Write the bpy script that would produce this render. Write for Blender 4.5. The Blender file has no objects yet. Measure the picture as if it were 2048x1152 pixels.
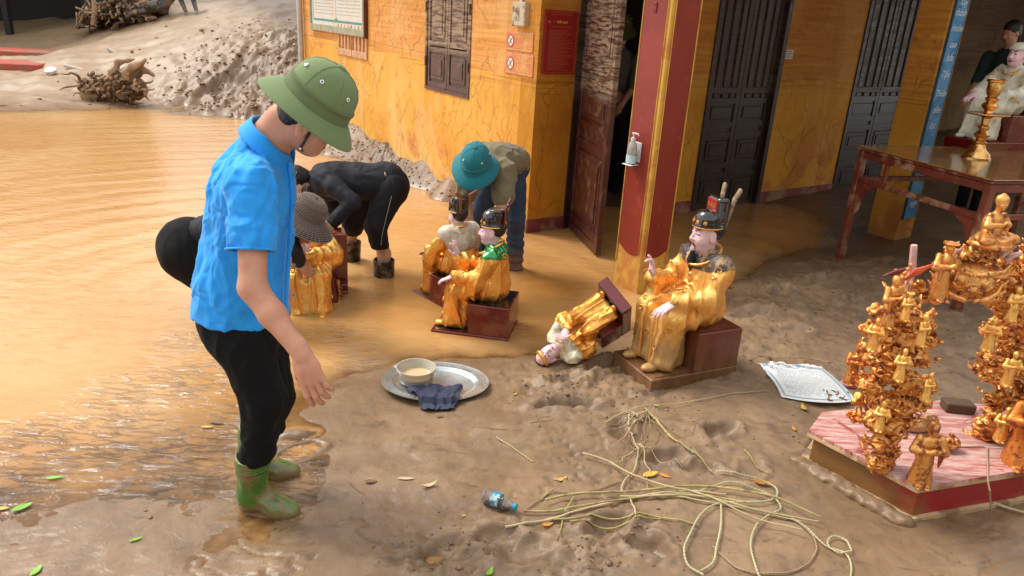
import bpy, math, random
import numpy as np
from mathutils import Vector, Matrix
random.seed(7); RNG = np.random.default_rng(7)
SC = bpy.context.scene
COL = SC.collection
# ------------------------------------------------------------------ camera, light, exposure
CAMH = 1.9
FOC = 1479.0
_D = np.array([-247.0, 3994.0, FOC]); _D /= np.linalg.norm(_D)
_Z = -_D
_Y = np.array([0, 0, 1.0]) - _Z * _Z[2]; _Y /= np.linalg.norm(_Y)
_X = np.cross(_Y, _Z)
if _X[0] < 0: _X = -_X
cam_d = bpy.data.cameras.new('camera'); cam = bpy.data.objects.new('camera', cam_d); COL.objects.link(cam)
cam_d.sensor_width = 36.0; cam_d.lens = FOC / 2048 * 36.0
cam_d.clip_start = 0.05; cam_d.clip_end = 500
def _w(v): return Vector((float(v @ _X), float(v @ _Y), float(v @ _Z)))
_r = _w(np.array([1.0, 0, 0])); _u = _w(np.array([0, -1.0, 0])); _b = _w(np.array([0, 0, -1.0]))
m = Matrix((( _r.x, _u.x, _b.x, 0), (_r.y, _u.y, _b.y, 0), (_r.z, _u.z, _b.z, CAMH), (0, 0, 0, 1)))
cam.matrix_world = m
SC.camera = cam
world = bpy.data.worlds.new('World'); SC.world = world; world.use_nodes = True
SUN_EL, SUN_AZ = math.radians(50), math.radians(-64)   # azimuth clockwise from +Y
wn = world.node_tree; wn.nodes.clear()
sky = wn.nodes.new('ShaderNodeTexSky'); sky.sky_type = 'NISHITA'; sky.sun_disc = False
sky.sun_elevation = SUN_EL; sky.sun_rotation = SUN_AZ; sky.air_density = 1.6; sky.dust_density = 5.0; sky.ozone_density = 1.0
# overcast: thin cloud whitens the blue
mixw = wn.nodes.new('ShaderNodeMix'); mixw.data_type = 'RGBA'; mixw.inputs['Factor'].default_value = 0.62
mixw.inputs['B'].default_value = (13.2, 13.4, 13.6, 1)
bgn = wn.nodes.new('ShaderNodeBackground'); bgn.inputs['Strength'].default_value = 0.062
wo = wn.nodes.new('ShaderNodeOutputWorld')
wn.links.new(sky.outputs['Color'], mixw.inputs['A']); wn.links.new(mixw.outputs['Result'], bgn.inputs['Color']); wn.links.new(bgn.outputs['Background'], wo.inputs['Surface'])
sl = bpy.data.lights.new('sun', 'SUN'); sl.energy = 1.5; sl.angle = math.radians(20); sl.color = (1.0, 0.96, 0.90)
so = bpy.data.objects.new('sun', sl); COL.objects.link(so)
sdir = Vector((math.sin(SUN_AZ) * math.cos(SUN_EL), math.cos(SUN_AZ) * math.cos(SUN_EL), math.sin(SUN_EL)))
so.rotation_euler = sdir.to_track_quat('Z', 'Y').to_euler(); so.location = (0, 0, 12)
SC.view_settings.view_transform = 'Standard'; SC.view_settings.look = 'None'
SC.view_settings.exposure = 1.12; SC.view_settings.gamma = 1.0
SC.view_settings.use_curve_mapping = False
SC.render.engine = 'CYCLES'
SC.cycles.use_denoising = True
SC.cycles.max_bounces = 7; SC.cycles.diffuse_bounces = 4; SC.cycles.glossy_bounces = 4; SC.cycles.transmission_bounces = 6
SC.cycles.transparent_max_bounces = 8
SC.cycles.sample_clamp_indirect = 4.0
SC.cycles.caustics_reflective = False; SC.cycles.caustics_refractive = False

# ------------------------------------------------------------------ survey helpers (photo pixel, 2048 wide -> world)
def ray(px, py):
    v = np.array([px - 1024.0, py - 576.0, FOC]); return np.array([v @ _X, v @ _Y, v @ _Z])
def G(px, py, z=0.0):
    r = ray(px, py); t = (z - CAMH) / r[2]; return np.array([r[0] * t, r[1] * t, z])
def W(px, py, Yd):
    r = ray(px, py); t = Yd / r[1]; return np.array([r[0] * t, Yd, CAMH + r[2] * t])
def PL(px, py, C, d):            # on the vertical plane through C along d -> (s, z)
    r = ray(px, py); n = np.array([-d[1], d[0]])
    t = (n @ np.array([C[0], C[1]])) / (n @ r[:2]); p = r * t
    return (p[0] - C[0]) * d[0] + (p[1] - C[1]) * d[1], CAMH + p[2]

# ------------------------------------------------------------------ noise
_P = np.random.RandomState(3).permutation(512)
def _hash(ix, iy, iz):
    return _P[(_P[(_P[ix & 511] + iy) & 511] + iz) & 511]
_GR = np.random.RandomState(5).normal(size=(512, 3)); _GR /= np.linalg.norm(_GR, axis=1)[:, None]
def perlin(x, y, z=None):
    if z is None: z = np.zeros_like(x)
    xi = np.floor(x).astype(np.int64); yi = np.floor(y).astype(np.int64); zi = np.floor(z).astype(np.int64)
    xf = x - xi; yf = y - yi; zf = z - zi
    f = lambda t: t * t * t * (t * (t * 6 - 15) + 10)
    u, v, w = f(xf), f(yf), f(zf)
    def g(a, b, c):
        q = _GR[_hash(xi + a, yi + b, zi + c)]
        return q[..., 0] * (xf - a) + q[..., 1] * (yf - b) + q[..., 2] * (zf - c)
    L = lambda a, b, t: a + (b - a) * t
    return L(L(L(g(0,0,0), g(1,0,0), u), L(g(0,1,0), g(1,1,0), u), v), L(L(g(0,0,1), g(1,0,1), u), L(g(0,1,1), g(1,1,1), u), v), w) * 1.6
def perlin2(x, y, seed=0.0):
    xi = np.floor(x).astype(np.int64); yi = np.floor(y).astype(np.int64); s = int(seed)
    xf = x - xi; yf = y - yi
    f = lambda t: t * t * t * (t * (t * 6 - 15) + 10)
    u, v = f(xf), f(yf)
    def g(a, b):
        q = _GR[_hash(xi + a, yi + b, np.full_like(xi, s))]
        return q[..., 0] * (xf - a) + q[..., 1] * (yf - b)
    L = lambda a, b, t: a + (b - a) * t
    return L(L(g(0,0), g(1,0), u), L(g(0,1), g(1,1), u), v) * 1.9
def fbm2(x, y, o=4, seed=0, gain=0.5):
    s = 0; a = 1.0
    for i in range(o):
        s = s + a * perlin2(x * 2**i + 17.3 * i, y * 2**i - 9.1 * i, seed + i); a *= gain
    return s

# ------------------------------------------------------------------ object helpers
def tag(o, label=None, cat=None, group=None, kind=None):
    if label: o['label'] = label
    if cat: o['category'] = cat
    if group: o['group'] = group
    if kind: o['kind'] = kind
    return o
def empty(name, loc, label=None, cat=None, group=None, kind=None):
    o = bpy.data.objects.new(name, None); COL.objects.link(o); o.location = Vector([float(c) for c in loc]); o.empty_display_size = 0.1
    return tag(o, label, cat, group, kind)
def wloc(o):
    v = Vector((0, 0, 0))
    while o is not None: v = v + o.location; o = o.parent
    return v
def MO(name, V, Fc, mats, parent=None, smooth=False, mi=None, sharp=None, uv=None):
    """verts in world coordinates -> mesh object; origin at parent's origin (or at base centre)"""
    V = np.asarray(V, dtype=np.float64).reshape(-1, 3)
    if parent is not None: off = np.array(wloc(parent))
    else:
        off = np.array([(V[:, 0].min() + V[:, 0].max()) / 2, (V[:, 1].min() + V[:, 1].max()) / 2, V[:, 2].min()])
    me = bpy.data.meshes.new(name); L = V - off
    if isinstance(Fc, np.ndarray) and Fc.ndim == 2:
        n = Fc.shape[1]; me.vertices.add(len(L)); me.vertices.foreach_set('co', L.astype(np.float32).ravel())
        me.loops.add(Fc.size); me.loops.foreach_set('vertex_index', Fc.astype(np.int32).ravel())
        me.polygons.add(len(Fc)); me.polygons.foreach_set('loop_start', np.arange(0, Fc.size, n, dtype=np.int32))
        me.polygons.foreach_set('loop_total', np.full(len(Fc), n, dtype=np.int32)); me.update(calc_edges=True)
    else:
        me.from_pydata([tuple(v) for v in L], [], [tuple(f) for f in Fc]); me.update()
    if not isinstance(mats, (list, tuple)): mats = [mats]
    for mt in mats: me.materials.append(mt)
    if mi is not None: me.polygons.foreach_set('material_index', np.asarray(mi, dtype=np.int32))
    if smooth: me.polygons.foreach_set('use_smooth', np.ones(len(me.polygons), dtype=bool))
    me.validate()
    if sharp is not None and smooth:
        try: me.set_sharp_from_angle(angle=math.radians(sharp))
        except Exception: pass
    o = bpy.data.objects.new(name, me); COL.objects.link(o)
    if parent is not None: o.parent = parent
    else: o.location = Vector(off.tolist())
    return o
def kids(o): return [c for c in bpy.data.objects if c.parent == o]
def copy_tree(o, parent=None):
    c = o.copy(); COL.objects.link(c); c.parent = parent
    for ch in kids(o): copy_tree(ch, c)
    return c
class MB:
    def __init__(s): s.V = []; s.F = []; s.M = []; s.n = 0
    def add(s, V, F, mi=0):
        V = np.asarray(V, float).reshape(-1, 3); s.V.append(V)
        for f in F: s.F.append(tuple(int(i) + s.n for i in f)); s.M.append(mi)
        s.n += len(V); return s
    def box(s, c, h, R=None, bev=0.0, mi=0):
        c = np.asarray(c, float); h = np.asarray(h, float); R = np.eye(3) if R is None else np.asarray(R)
        if bev <= 0:
            P = np.array([[x, y, z] for z in (-1, 1) for y in (-1, 1) for x in (-1, 1)], float) * h
            F = [(0,2,3,1), (4,5,7,6), (0,1,5,4), (2,6,7,3), (0,4,6,2), (1,3,7,5)]
        else:
            b = min(bev, *(h * 0.9)); P = []; idx = {}
            for sx in (-1, 1):
                for sy in (-1, 1):
                    for sz in (-1, 1):
                        for a in range(3):
                            q = np.array([sx, sy, sz], float) * (h - b); q[a] += b * (sx, sy, sz)[a]
                            idx[(sx, sy, sz, a)] = len(P); P.append(q)
            F = []
            for a in range(3):
                o1, o2 = (a + 1) % 3, (a + 2) % 3
                for sg in (-1, 1):
                    q = []
                    for (u, v) in ((-1, -1), (1, -1), (1, 1), (-1, 1)):
                        t = [0, 0, 0]; t[a] = sg; t[o1] = u; t[o2] = v; q.append(idx[(*t, a)])
                    F.append(q if sg > 0 else q[::-1])
            for a in range(3):
                o1, o2 = (a + 1) % 3, (a + 2) % 3
                for u in (-1, 1):
                    for v in (-1, 1):
                        t0 = [0, 0, 0]; t0[a] = -1; t0[o1] = u; t0[o2] = v; t1 = list(t0); t1[a] = 1
                        q = [idx[(*t0, o1)], idx[(*t1, o1)], idx[(*t1, o2)], idx[(*t0, o2)]]
                        F.append(q if u * v < 0 else q[::-1])
            for sx in (-1, 1):
                for sy in (-1, 1):
                    for sz in (-1, 1):
                        q = [idx[(sx, sy, sz, 0)], idx[(sx, sy, sz, 1)], idx[(sx, sy, sz, 2)]]
                        F.append(q if sx * sy * sz > 0 else q[::-1])
            P = np.array(P)
        return s.add(P @ R.T + c, F, mi)
    def tube(s, pts, rad, n=8, mi=0, cap=True):
        pts = np.asarray(pts, float); rad = np.broadcast_to(np.asarray(rad, float), (len(pts),))
        T = np.gradient(pts, axis=0); T /= np.linalg.norm(T, axis=1)[:, None] + 1e-9
        up = np.array([0, 0, 1.0]) if abs(T[0][2]) < 0.9 else np.array([1.0, 0, 0])
        V = []; a0 = np.cross(T[0], up); a0 /= np.linalg.norm(a0)
        for i, p in enumerate(pts):
            a0 = a0 - T[i] * (a0 @ T[i]); a0 /= np.linalg.norm(a0) + 1e-9; b0 = np.cross(T[i], a0)
            for k in range(n):
                t = 2 * math.pi * k / n; V.append(p + rad[i] * (math.cos(t) * a0 + math.sin(t) * b0))
        F = []
        for i in range(len(pts) - 1):
            for k in range(n):
                k2 = (k + 1) % n; F.append((i*n+k, i*n+k2, (i+1)*n+k2, (i+1)*n+k))
        if cap: F.append(tuple(range(n))[::-1]); F.append(tuple((len(pts)-1)*n + k for k in range(n)))
        return s.add(V, F, mi)
    def lathe(s, prof, c, R=None, n=24, mi=0, sx=1.0, sy=1.0, cap=True):
        R = np.eye(3) if R is None else np.asarray(R); V = []; F = []
        for (r, z) in prof:
            for k in range(n):
                t = 2 * math.pi * k / n; V.append((r * math.cos(t) * sx, r * math.sin(t) * sy, z))
        for i in range(len(prof) - 1):
            for k in range(n):
                k2 = (k + 1) % n; F.append((i*n+k, i*n+k2, (i+1)*n+k2, (i+1)*n+k))
        if cap:
            if prof[0][0] > 1e-5: F.append(tuple(range(n))[::-1])
            if prof[-1][0] > 1e-5: F.append(tuple((len(prof)-1)*n + k for k in range(n)))
        return s.add(np.array(V) @ R.T + np.asarray(c, float), F, mi)
    def prism(s, poly, z0, z1, mi=0):
        n = len(poly); V = [(p[0], p[1], z0) for p in poly] + [(p[0], p[1], z1) for p in poly]
        A = sum(poly[i][0]*poly[(i+1)%n][1] - poly[(i+1)%n][0]*poly[i][1] for i in range(n))
        F = [tuple(range(n))[::-1], tuple(range(n, 2*n))] + [(i, (i+1)%n, n+(i+1)%n, n+i) for i in range(n)]
        if A < 0: F = [f[::-1] for f in F]
        return s.add(V, F, mi)
    def build(s, name, mats, parent=None, smooth=False, sharp=35):
        return MO(name, np.concatenate(s.V), s.F, mats, parent, smooth, s.M, sharp if smooth else None)
def frameR(f, u=(0, 0, 1)):      # columns: x (right), y (forward f), z (up)
    f = np.asarray(f, float); f = f / np.linalg.norm(f); u = np.asarray(u, float)
    x = np.cross(f, u); x /= np.linalg.norm(x); z = np.cross(x, f)
    return np.array([x, f, z]).T
def rotz(a): c, s = math.cos(a), math.sin(a); return np.array([[c, -s, 0], [s, c, 0], [0, 0, 1.0]])
def rotx(a): c, s = math.cos(a), math.sin(a); return np.array([[1.0, 0, 0], [0, c, -s], [0, s, c]])
def roty(a): c, s = math.cos(a), math.sin(a); return np.array([[c, 0, s], [0, 1.0, 0], [-s, 0, c]])

# ------------------------------------------------------------------ distance-field modelling (smooth unions -> one skin)
class Fr:                        # local frame: origin, rotation, scale
    def __init__(s, o=(0, 0, 0), R=None, k=1.0): s.o = np.asarray(o, float); s.R = np.eye(3) if R is None else np.asarray(R, float); s.k = k
    def p(s, x, y, z): return s.o + s.R @ (np.array([x, y, z], float) * s.k)
    def v(s, q): return s.o + s.R @ (np.asarray(q, float) * s.k)
    def sub(s, o, R=None, k=1.0): return Fr(s.v(o), s.R @ (np.eye(3) if R is None else R), s.k * k)
class SDF:
    def __init__(s): s.P = []
    def cap(s, a, b, r0, r1=None, k=0.02, lab=0, op='u', flat=None, ff=1.0):
        a = np.asarray(a, float); b = np.asarray(b, float); r1 = r0 if r1 is None else r1; R = max(r0, r1) * max(1.0, 1.0)
        s.P.append(dict(t='c', a=a, b=b, r0=r0, r1=r1, k=k, lab=lab, op=op, flat=None if flat is None else np.asarray(flat, float) / np.linalg.norm(flat), ff=ff, lo=np.minimum(a, b) - R, hi=np.maximum(a, b) + R)); return s
    def path(s, pts, rad, k=0.01, lab=0, op='u', flat=None, ff=1.0):
        rad = np.broadcast_to(np.asarray(rad, float), (len(pts),))
        for i in range(len(pts) - 1): s.cap(pts[i], pts[i+1], rad[i], rad[i+1], k, lab, op, flat, ff)
        return s
    def ell(s, c, r, R=None, k=0.02, lab=0, op='u'):
        c = np.asarray(c, float); r = np.asarray(r, float); m = r.max() if R is not None else r
        s.P.append(dict(t='e', c=c, r=r, R=R, k=k, lab=lab, op=op, lo=c - m, hi=c + m)); return s
    def box(s, c, h, R=None, rd=0.005, k=0.005, lab=0, op='u'):
        c = np.asarray(c, float); h = np.asarray(h, float); m = np.linalg.norm(h) if R is not None else h
        s.P.append(dict(t='b', c=c, h=h, R=R, rd=rd, k=k, lab=lab, op=op, lo=c - m, hi=c + m)); return s
    def halfcut(s, p, n, lab=None):      # removes everything on the side n points to
        s.P.append(dict(t='h', p=np.asarray(p, float), n=np.asarray(n, float) / np.linalg.norm(n), k=0, lab=lab)); return s
    def torus(s, c, R, a, r, k=0.005, lab=0, op='u'):
        c = np.asarray(c, float); m = a + r
        s.P.append(dict(t='t', c=c, R=R, A=a, r=r, k=k, lab=lab, op=op, lo=c - m, hi=c + m)); return s
    def mesh(s, h, disp=None):
        lo = np.min([p['lo'] for p in s.P if 'lo' in p and p['op'] == 'u'], axis=0) - 3 * h
        hi = np.max([p['hi'] for p in s.P if 'hi' in p and p['op'] == 'u'], axis=0) + 3 * h
        n = np.ceil((hi - lo) / h).astype(int) + 1
        ax = [lo[i] + np.arange(n[i]) * h for i in range(3)]
        D = np.full(n, 1.0, np.float32); Lb = np.zeros(n, np.int16)
        for p in s.P:
            if p['t'] == 'h':
                g = (ax[0][:, None, None] - p['p'][0]) * p['n'][0] + (ax[1][None, :, None] - p['p'][1]) * p['n'][1] + (ax[2][None, None, :] - p['p'][2]) * p['n'][2]
                D = np.maximum(D, g.astype(np.float32)); continue
            mg = p['k'] + 2.5 * h
            i0 = np.maximum(np.floor((p['lo'] - mg - lo) / h).astype(int), 0); i1 = np.minimum(np.ceil((p['hi'] + mg - lo) / h).astype(int) + 1, n)
            if (i1 <= i0).any(): continue
            sl_ = tuple(slice(a, b) for a, b in zip(i0, i1))
            X, Y_, Z_ = ax[0][sl_[0]][:, None, None], ax[1][sl_[1]][None, :, None], ax[2][sl_[2]][None, None, :]
            if p['t'] == 'c':
                a, b = p['a'], p['b']; ba = b - a
                dx, dy, dz = X - a[0], Y_ - a[1], Z_ - a[2]
                t = np.clip((dx * ba[0] + dy * ba[1] + dz * ba[2]) / max(ba @ ba, 1e-9), 0, 1)
                ex, ey, ez = dx - t * ba[0], dy - t * ba[1], dz - t * ba[2]
                q = ex * ex + ey * ey + ez * ez
                if p['flat'] is not None:
                    f = p['flat']; w = ex * f[0] + ey * f[1] + ez * f[2]; q = q + w * w * (p['ff'] ** 2 - 1)
                    d = (np.sqrt(q) - (p['r0'] + (p['r1'] - p['r0']) * t)); d = d / (1 + (p['ff'] - 1) * 0.5)
                else: d = np.sqrt(q) - (p['r0'] + (p['r1'] - p['r0']) * t)
            elif p['t'] == 'e':
                c, r = p['c'], p['r']; dx, dy, dz = X - c[0], Y_ - c[1], Z_ - c[2]
                if p['R'] is not None:
                    R = p['R']; dx, dy, dz = (dx * R[0, j] + dy * R[1, j] + dz * R[2, j] for j in range(3))
                k0 = np.sqrt((dx / r[0])**2 + (dy / r[1])**2 + (dz / r[2])**2); k1 = np.sqrt((dx / r[0]**2)**2 + (dy / r[1]**2)**2 + (dz / r[2]**2)**2)
                d = k0 * (k0 - 1) / (k1 + 1e-9)
            elif p['t'] == 't':
                c = p['c']; R = p['R']; dx, dy, dz = X - c[0], Y_ - c[1], Z_ - c[2]
                dx, dy, dz = (dx * R[0, j] + dy * R[1, j] + dz * R[2, j] for j in range(3))
                d = np.sqrt((np.sqrt(dx * dx + dy * dy) - p['A'])**2 + dz * dz) - p['r']
            else:
                c, hh = p['c'], p['h'] - p['rd']; dx, dy, dz = X - c[0], Y_ - c[1], Z_ - c[2]
                if p['R'] is not None:
                    R = p['R']; dx, dy, dz = (dx * R[0, j] + dy * R[1, j] + dz * R[2, j] for j in range(3))
                qx, qy, qz = np.abs(dx) - hh[0], np.abs(dy) - hh[1], np.abs(dz) - hh[2]
                d = np.sqrt(np.maximum(qx, 0)**2 + np.maximum(qy, 0)**2 + np.maximum(qz, 0)**2) + np.minimum(np.maximum(np.maximum(qx, qy), qz), 0) - p['rd']
            d = d.astype(np.float32) + np.zeros_like(D[sl_]); cur = D[sl_]; k = max(p['k'], 1e-4)
            if p['op'] == 'u':
                Lb[sl_] = np.where(d < cur, p['lab'], Lb[sl_])
                hq = np.maximum(k - np.abs(d - cur), 0) / k; D[sl_] = np.minimum(d, cur) - hq * hq * k * 0.25
            elif p['op'] == 's':
                hq = np.maximum(k - np.abs(-d - cur), 0) / k; D[sl_] = np.maximum(-d, cur) + hq * hq * k * 0.25
            elif p['op'] == 'paint':
                Lb[sl_] = np.where(d < 0, p['lab'], Lb[sl_])
        if disp is not None:
            I = np.argwhere(np.abs(D) < 4 * h); P = lo + I * h
            D[I[:, 0], I[:, 1], I[:, 2]] += disp(P).astype(np.float32)
        return surfnet(D, Lb, lo, h)
def surfnet(D, Lb, lo, h):
    S = D < 0; nx, ny, nz = D.shape
    c = [(i, j, k) for i in (0, 1) for j in (0, 1) for k in (0, 1)]
    cnt = np.zeros((nx-1, ny-1, nz-1), np.int8)
    for (i, j, k) in c: cnt += S[i:nx-1+i, j:ny-1+j, k:nz-1+k]
    act = (cnt > 0) & (cnt < 8); A = np.argwhere(act)
    idx = np.full(act.shape, -1, np.int64); idx[A[:, 0], A[:, 1], A[:, 2]] = np.arange(len(A))
    cv = {q: D[A[:, 0]+q[0], A[:, 1]+q[1], A[:, 2]+q[2]] for q in c}
    pos = np.zeros((len(A), 3)); w = np.zeros(len(A))
    for ax_ in range(3):
        for q in c:
            if q[ax_] == 0:
                q2 = list(q); q2[ax_] = 1; a, b = cv[q], cv[tuple(q2)]
                cr = (a < 0) != (b < 0); t = np.where(cr, a / np.where(cr, a - b, 1), 0)
                P = np.array(q, float) + np.outer(t, np.eye(3)[ax_]); pos += P * cr[:, None]; w += cr
    pos /= w[:, None]; V = lo + (A + pos) * h
    F = []
    for ax_ in range(3):
        o1, o2 = (ax_ + 1) % 3, (ax_ + 2) % 3
        sl0 = [slice(None)] * 3; sl1 = [slice(None)] * 3; sl0[ax_] = slice(0, -1); sl1[ax_] = slice(1, None)
        E = S[tuple(sl0)] != S[tuple(sl1)]; I = np.argwhere(E)
        I = I[(I[:, o1] > 0) & (I[:, o2] > 0) & (I[:, o1] < D.shape[o1]-1) & (I[:, o2] < D.shape[o2]-1)]
        ins = S[I[:, 0], I[:, 1], I[:, 2]]
        def cell(a, b):
            J = I.copy(); J[:, o1] -= a; J[:, o2] -= b; return idx[J[:, 0], J[:, 1], J[:, 2]]
        q = np.stack([cell(1, 1), cell(0, 1), cell(0, 0), cell(1, 0)], 1)
        q[~ins] = q[~ins][:, ::-1]; F.append(q)
    F = np.concatenate(F); F = F[(F >= 0).all(1)]
    N = np.clip(np.round((V - lo) / h).astype(int), 0, np.array(D.shape) - 1)
    lab = Lb[N[:, 0], N[:, 1], N[:, 2]]
    fl = lab[F]; fl = np.sort(fl, 1)[:, 1] if len(F) else np.zeros(0)
    return V, F, fl
def relax(V, F, it=1, lam=0.5):
    for _ in range(it):
        acc = np.zeros_like(V); cn = np.zeros(len(V))
        for a in range(4):
            b = (a + 1) % 4; np.add.at(acc, F[:, a], V[F[:, b]]); np.add.at(cn, F[:, a], 1); np.add.at(acc, F[:, b], V[F[:, a]]); np.add.at(cn, F[:, b], 1)
        V = V + lam * (acc / np.maximum(cn, 1)[:, None] - V)
    return V
def vnorm(V, F):
    n = np.cross(V[F[:, 2]] - V[F[:, 0]], V[F[:, 3]] - V[F[:, 1]]); N = np.zeros_like(V)
    for a in range(4): np.add.at(N, F[:, a], n)
    return N / (np.linalg.norm(N, axis=1)[:, None] + 1e-12)
def skin(name, sdf, h, mats, parent=None, disp=None, rl=1, post=None):
    V, F, fl = sdf.mesh(h, disp); V = relax(V, F, rl)
    if post is not None: V = V + vnorm(V, F) * post(V)[:, None]
    return MO(name, V, F, mats, parent, True, fl if isinstance(mats, (list, tuple)) else None)

# ------------------------------------------------------------------ materials
def rgb(*c): return (c[0], c[1], c[2], 1.0)
class NT:
    def __init__(s, name):
        s.m = bpy.data.materials.new(name); s.m.use_nodes = True; s.t = s.m.node_tree; s.t.nodes.clear()
        s.out = s.n('ShaderNodeOutputMaterial'); s.b = s.n('ShaderNodeBsdfPrincipled'); s.l(s.b.outputs['BSDF'], s.out.inputs['Surface'])
        s.tc = s.n('ShaderNodeTexCoord'); s.geo = s.n('ShaderNodeNewGeometry')
        s.co = s.geo.outputs['Position']
    def n(s, k): return s.t.nodes.new(k)
    def l(s, a, b): s.t.links.new(a, b)
    def map(s, scale=(1, 1, 1), rot=(0, 0, 0), src=None):
        q = s.n('ShaderNodeMapping'); q.inputs['Scale'].default_value = scale; q.inputs['Rotation'].default_value = rot
        s.l(src or s.co, q.inputs['Vector']); return q.outputs['Vector']
    def noise(s, sc, det=4, rough=0.55, vec=None, dist=0.0):
        q = s.n('ShaderNodeTexNoise'); q.inputs['Scale'].default_value = sc; q.inputs['Detail'].default_value = det; q.inputs['Roughness'].default_value = rough; q.inputs['Distortion'].default_value = dist
        s.l(vec or s.co, q.inputs['Vector']); return q.outputs['Fac']
    def vor(s, sc, feat='F1', vec=None, out='Distance', rnd=1.0):
        q = s.n('ShaderNodeTexVoronoi'); q.feature = feat; q.inputs['Scale'].default_value = sc; q.inputs['Randomness'].default_value = rnd
        s.l(vec or s.co, q.inputs['Vector']); return q.outputs[out]
    def ramp(s, fac, stops, interp='LINEAR'):
        q = s.n('ShaderNodeValToRGB'); q.color_ramp.interpolation = interp; e = q.color_ramp.elements
        while len(e) > len(stops): e.remove(e[-1])
        while len(e) < len(stops): e.new(0.5)
        for i, (p, c) in enumerate(stops): e[i].position = p; e[i].color = c if not isinstance(c, (int, float)) else (c, c, c, 1)
        s.l(fac, q.inputs['Fac']); return q.outputs['Color']
    def mix(s, f, a, b, mode='MIX'):
        q = s.n('ShaderNodeMix'); q.data_type = 'RGBA'; q.blend_type = mode
        for nm, v in (('Factor', f), ('A', a), ('B', b)):
            i = q.inputs[nm] if nm == 'Factor' else [z for z in q.inputs if z.name == nm and z.type == 'RGBA'][0]
            if isinstance(v, (int, float)) and nm == 'Factor': i.default_value = v
            elif isinstance(v, tuple): i.default_value = v
            else: s.l(v, i)
        return [z for z in q.outputs if z.type == 'RGBA'][0]
    def math(s, op, a, b=0.0, c=None, clamp=False):
        q = s.n('ShaderNodeMath'); q.operation = op; q.use_clamp = clamp
        for i, v in enumerate((a, b) if c is None else (a, b, c)):
            if isinstance(v, (int, float)): q.inputs[i].default_value = v
            else: s.l(v, q.inputs[i])
        return q.outputs[0]
    def xyz(s, src=None):
        q = s.n('ShaderNodeSeparateXYZ'); s.l(src or s.co, q.inputs[0]); return q.outputs
    def attr(s, name):
        q = s.n('ShaderNodeAttribute'); q.attribute_name = name; return q.outputs['Fac']
    def bump(s, h, st=0.3, dist=0.01, nrm=None):
        q = s.n('ShaderNodeBump'); q.inputs['Strength'].default_value = st; q.inputs['Distance'].default_value = dist; s.l(h, q.inputs['Height'])
        if nrm is not None: s.l(nrm, q.inputs['Normal'])
        s.l(q.outputs['Normal'], s.b.inputs['Normal']); return q.outputs['Normal']
    def set(s, **k):
        for a, v in k.items():
            nm = {'col': 'Base Color', 'rough': 'Roughness', 'metal': 'Metallic', 'spec': 'Specular IOR Level', 'alpha': 'Alpha', 'trans': 'Transmission Weight', 'ior': 'IOR', 'coat': 'Coat Weight', 'coatr': 'Coat Roughness', 'sss': 'Subsurface Weight', 'sheen': 'Sheen Weight'}[a]
            i = s.b.inputs[nm]
            if isinstance(v, (int, float, tuple)): i.default_value = v
            else: s.l(v, i)
        return s
def simple(name, c, rough=0.5, metal=0.0, var=0.18, sc=9.0, bump=0.15, bsc=60.0, bd=0.002, dirt=None, dirtc=(0.20, 0.13, 0.08), coat=0.0, spec=0.5, trans=0.0, alpha=None):
    t = NT(name); n1 = t.noise(sc, 5)
    a = tuple(max(0, x * (1 - var)) for x in c) + (1,); b = tuple(min(1, x * (1 + var)) for x in c) + (1,)
    col = t.ramp(n1, [(0.3, a), (0.7, b)])
    rg = t.ramp(t.noise(sc * 2.3, 4), [(0.3, max(0.02, rough * 0.8)), (0.7, min(1, rough * 1.2))])
    if dirt:
        mk = t.ramp(t.noise(dirt, 6, 0.65), [(0.50, 0.0), (0.60, 1.0)])
        col = t.mix(mk, col, rgb(*dirtc)); rg = t.mix(mk, rg, rgb(0.75, 0.75, 0.75))
        if metal: t.set(metal=t.mix(mk, rgb(metal, metal, metal), rgb(0, 0, 0)))
    elif metal: t.set(metal=metal)
    t.set(col=col, rough=rg, coat=coat, spec=spec)
    if trans: t.set(trans=trans)
    if alpha is not None: t.set(alpha=alpha)
    if bump: t.bump(t.noise(bsc, 4), bump, bd)
    return t.m
def flat(name, c, rough=0.5, metal=0.0):
    t = NT(name); t.set(col=rgb(*c), rough=rough, metal=metal); return t.m
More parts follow.
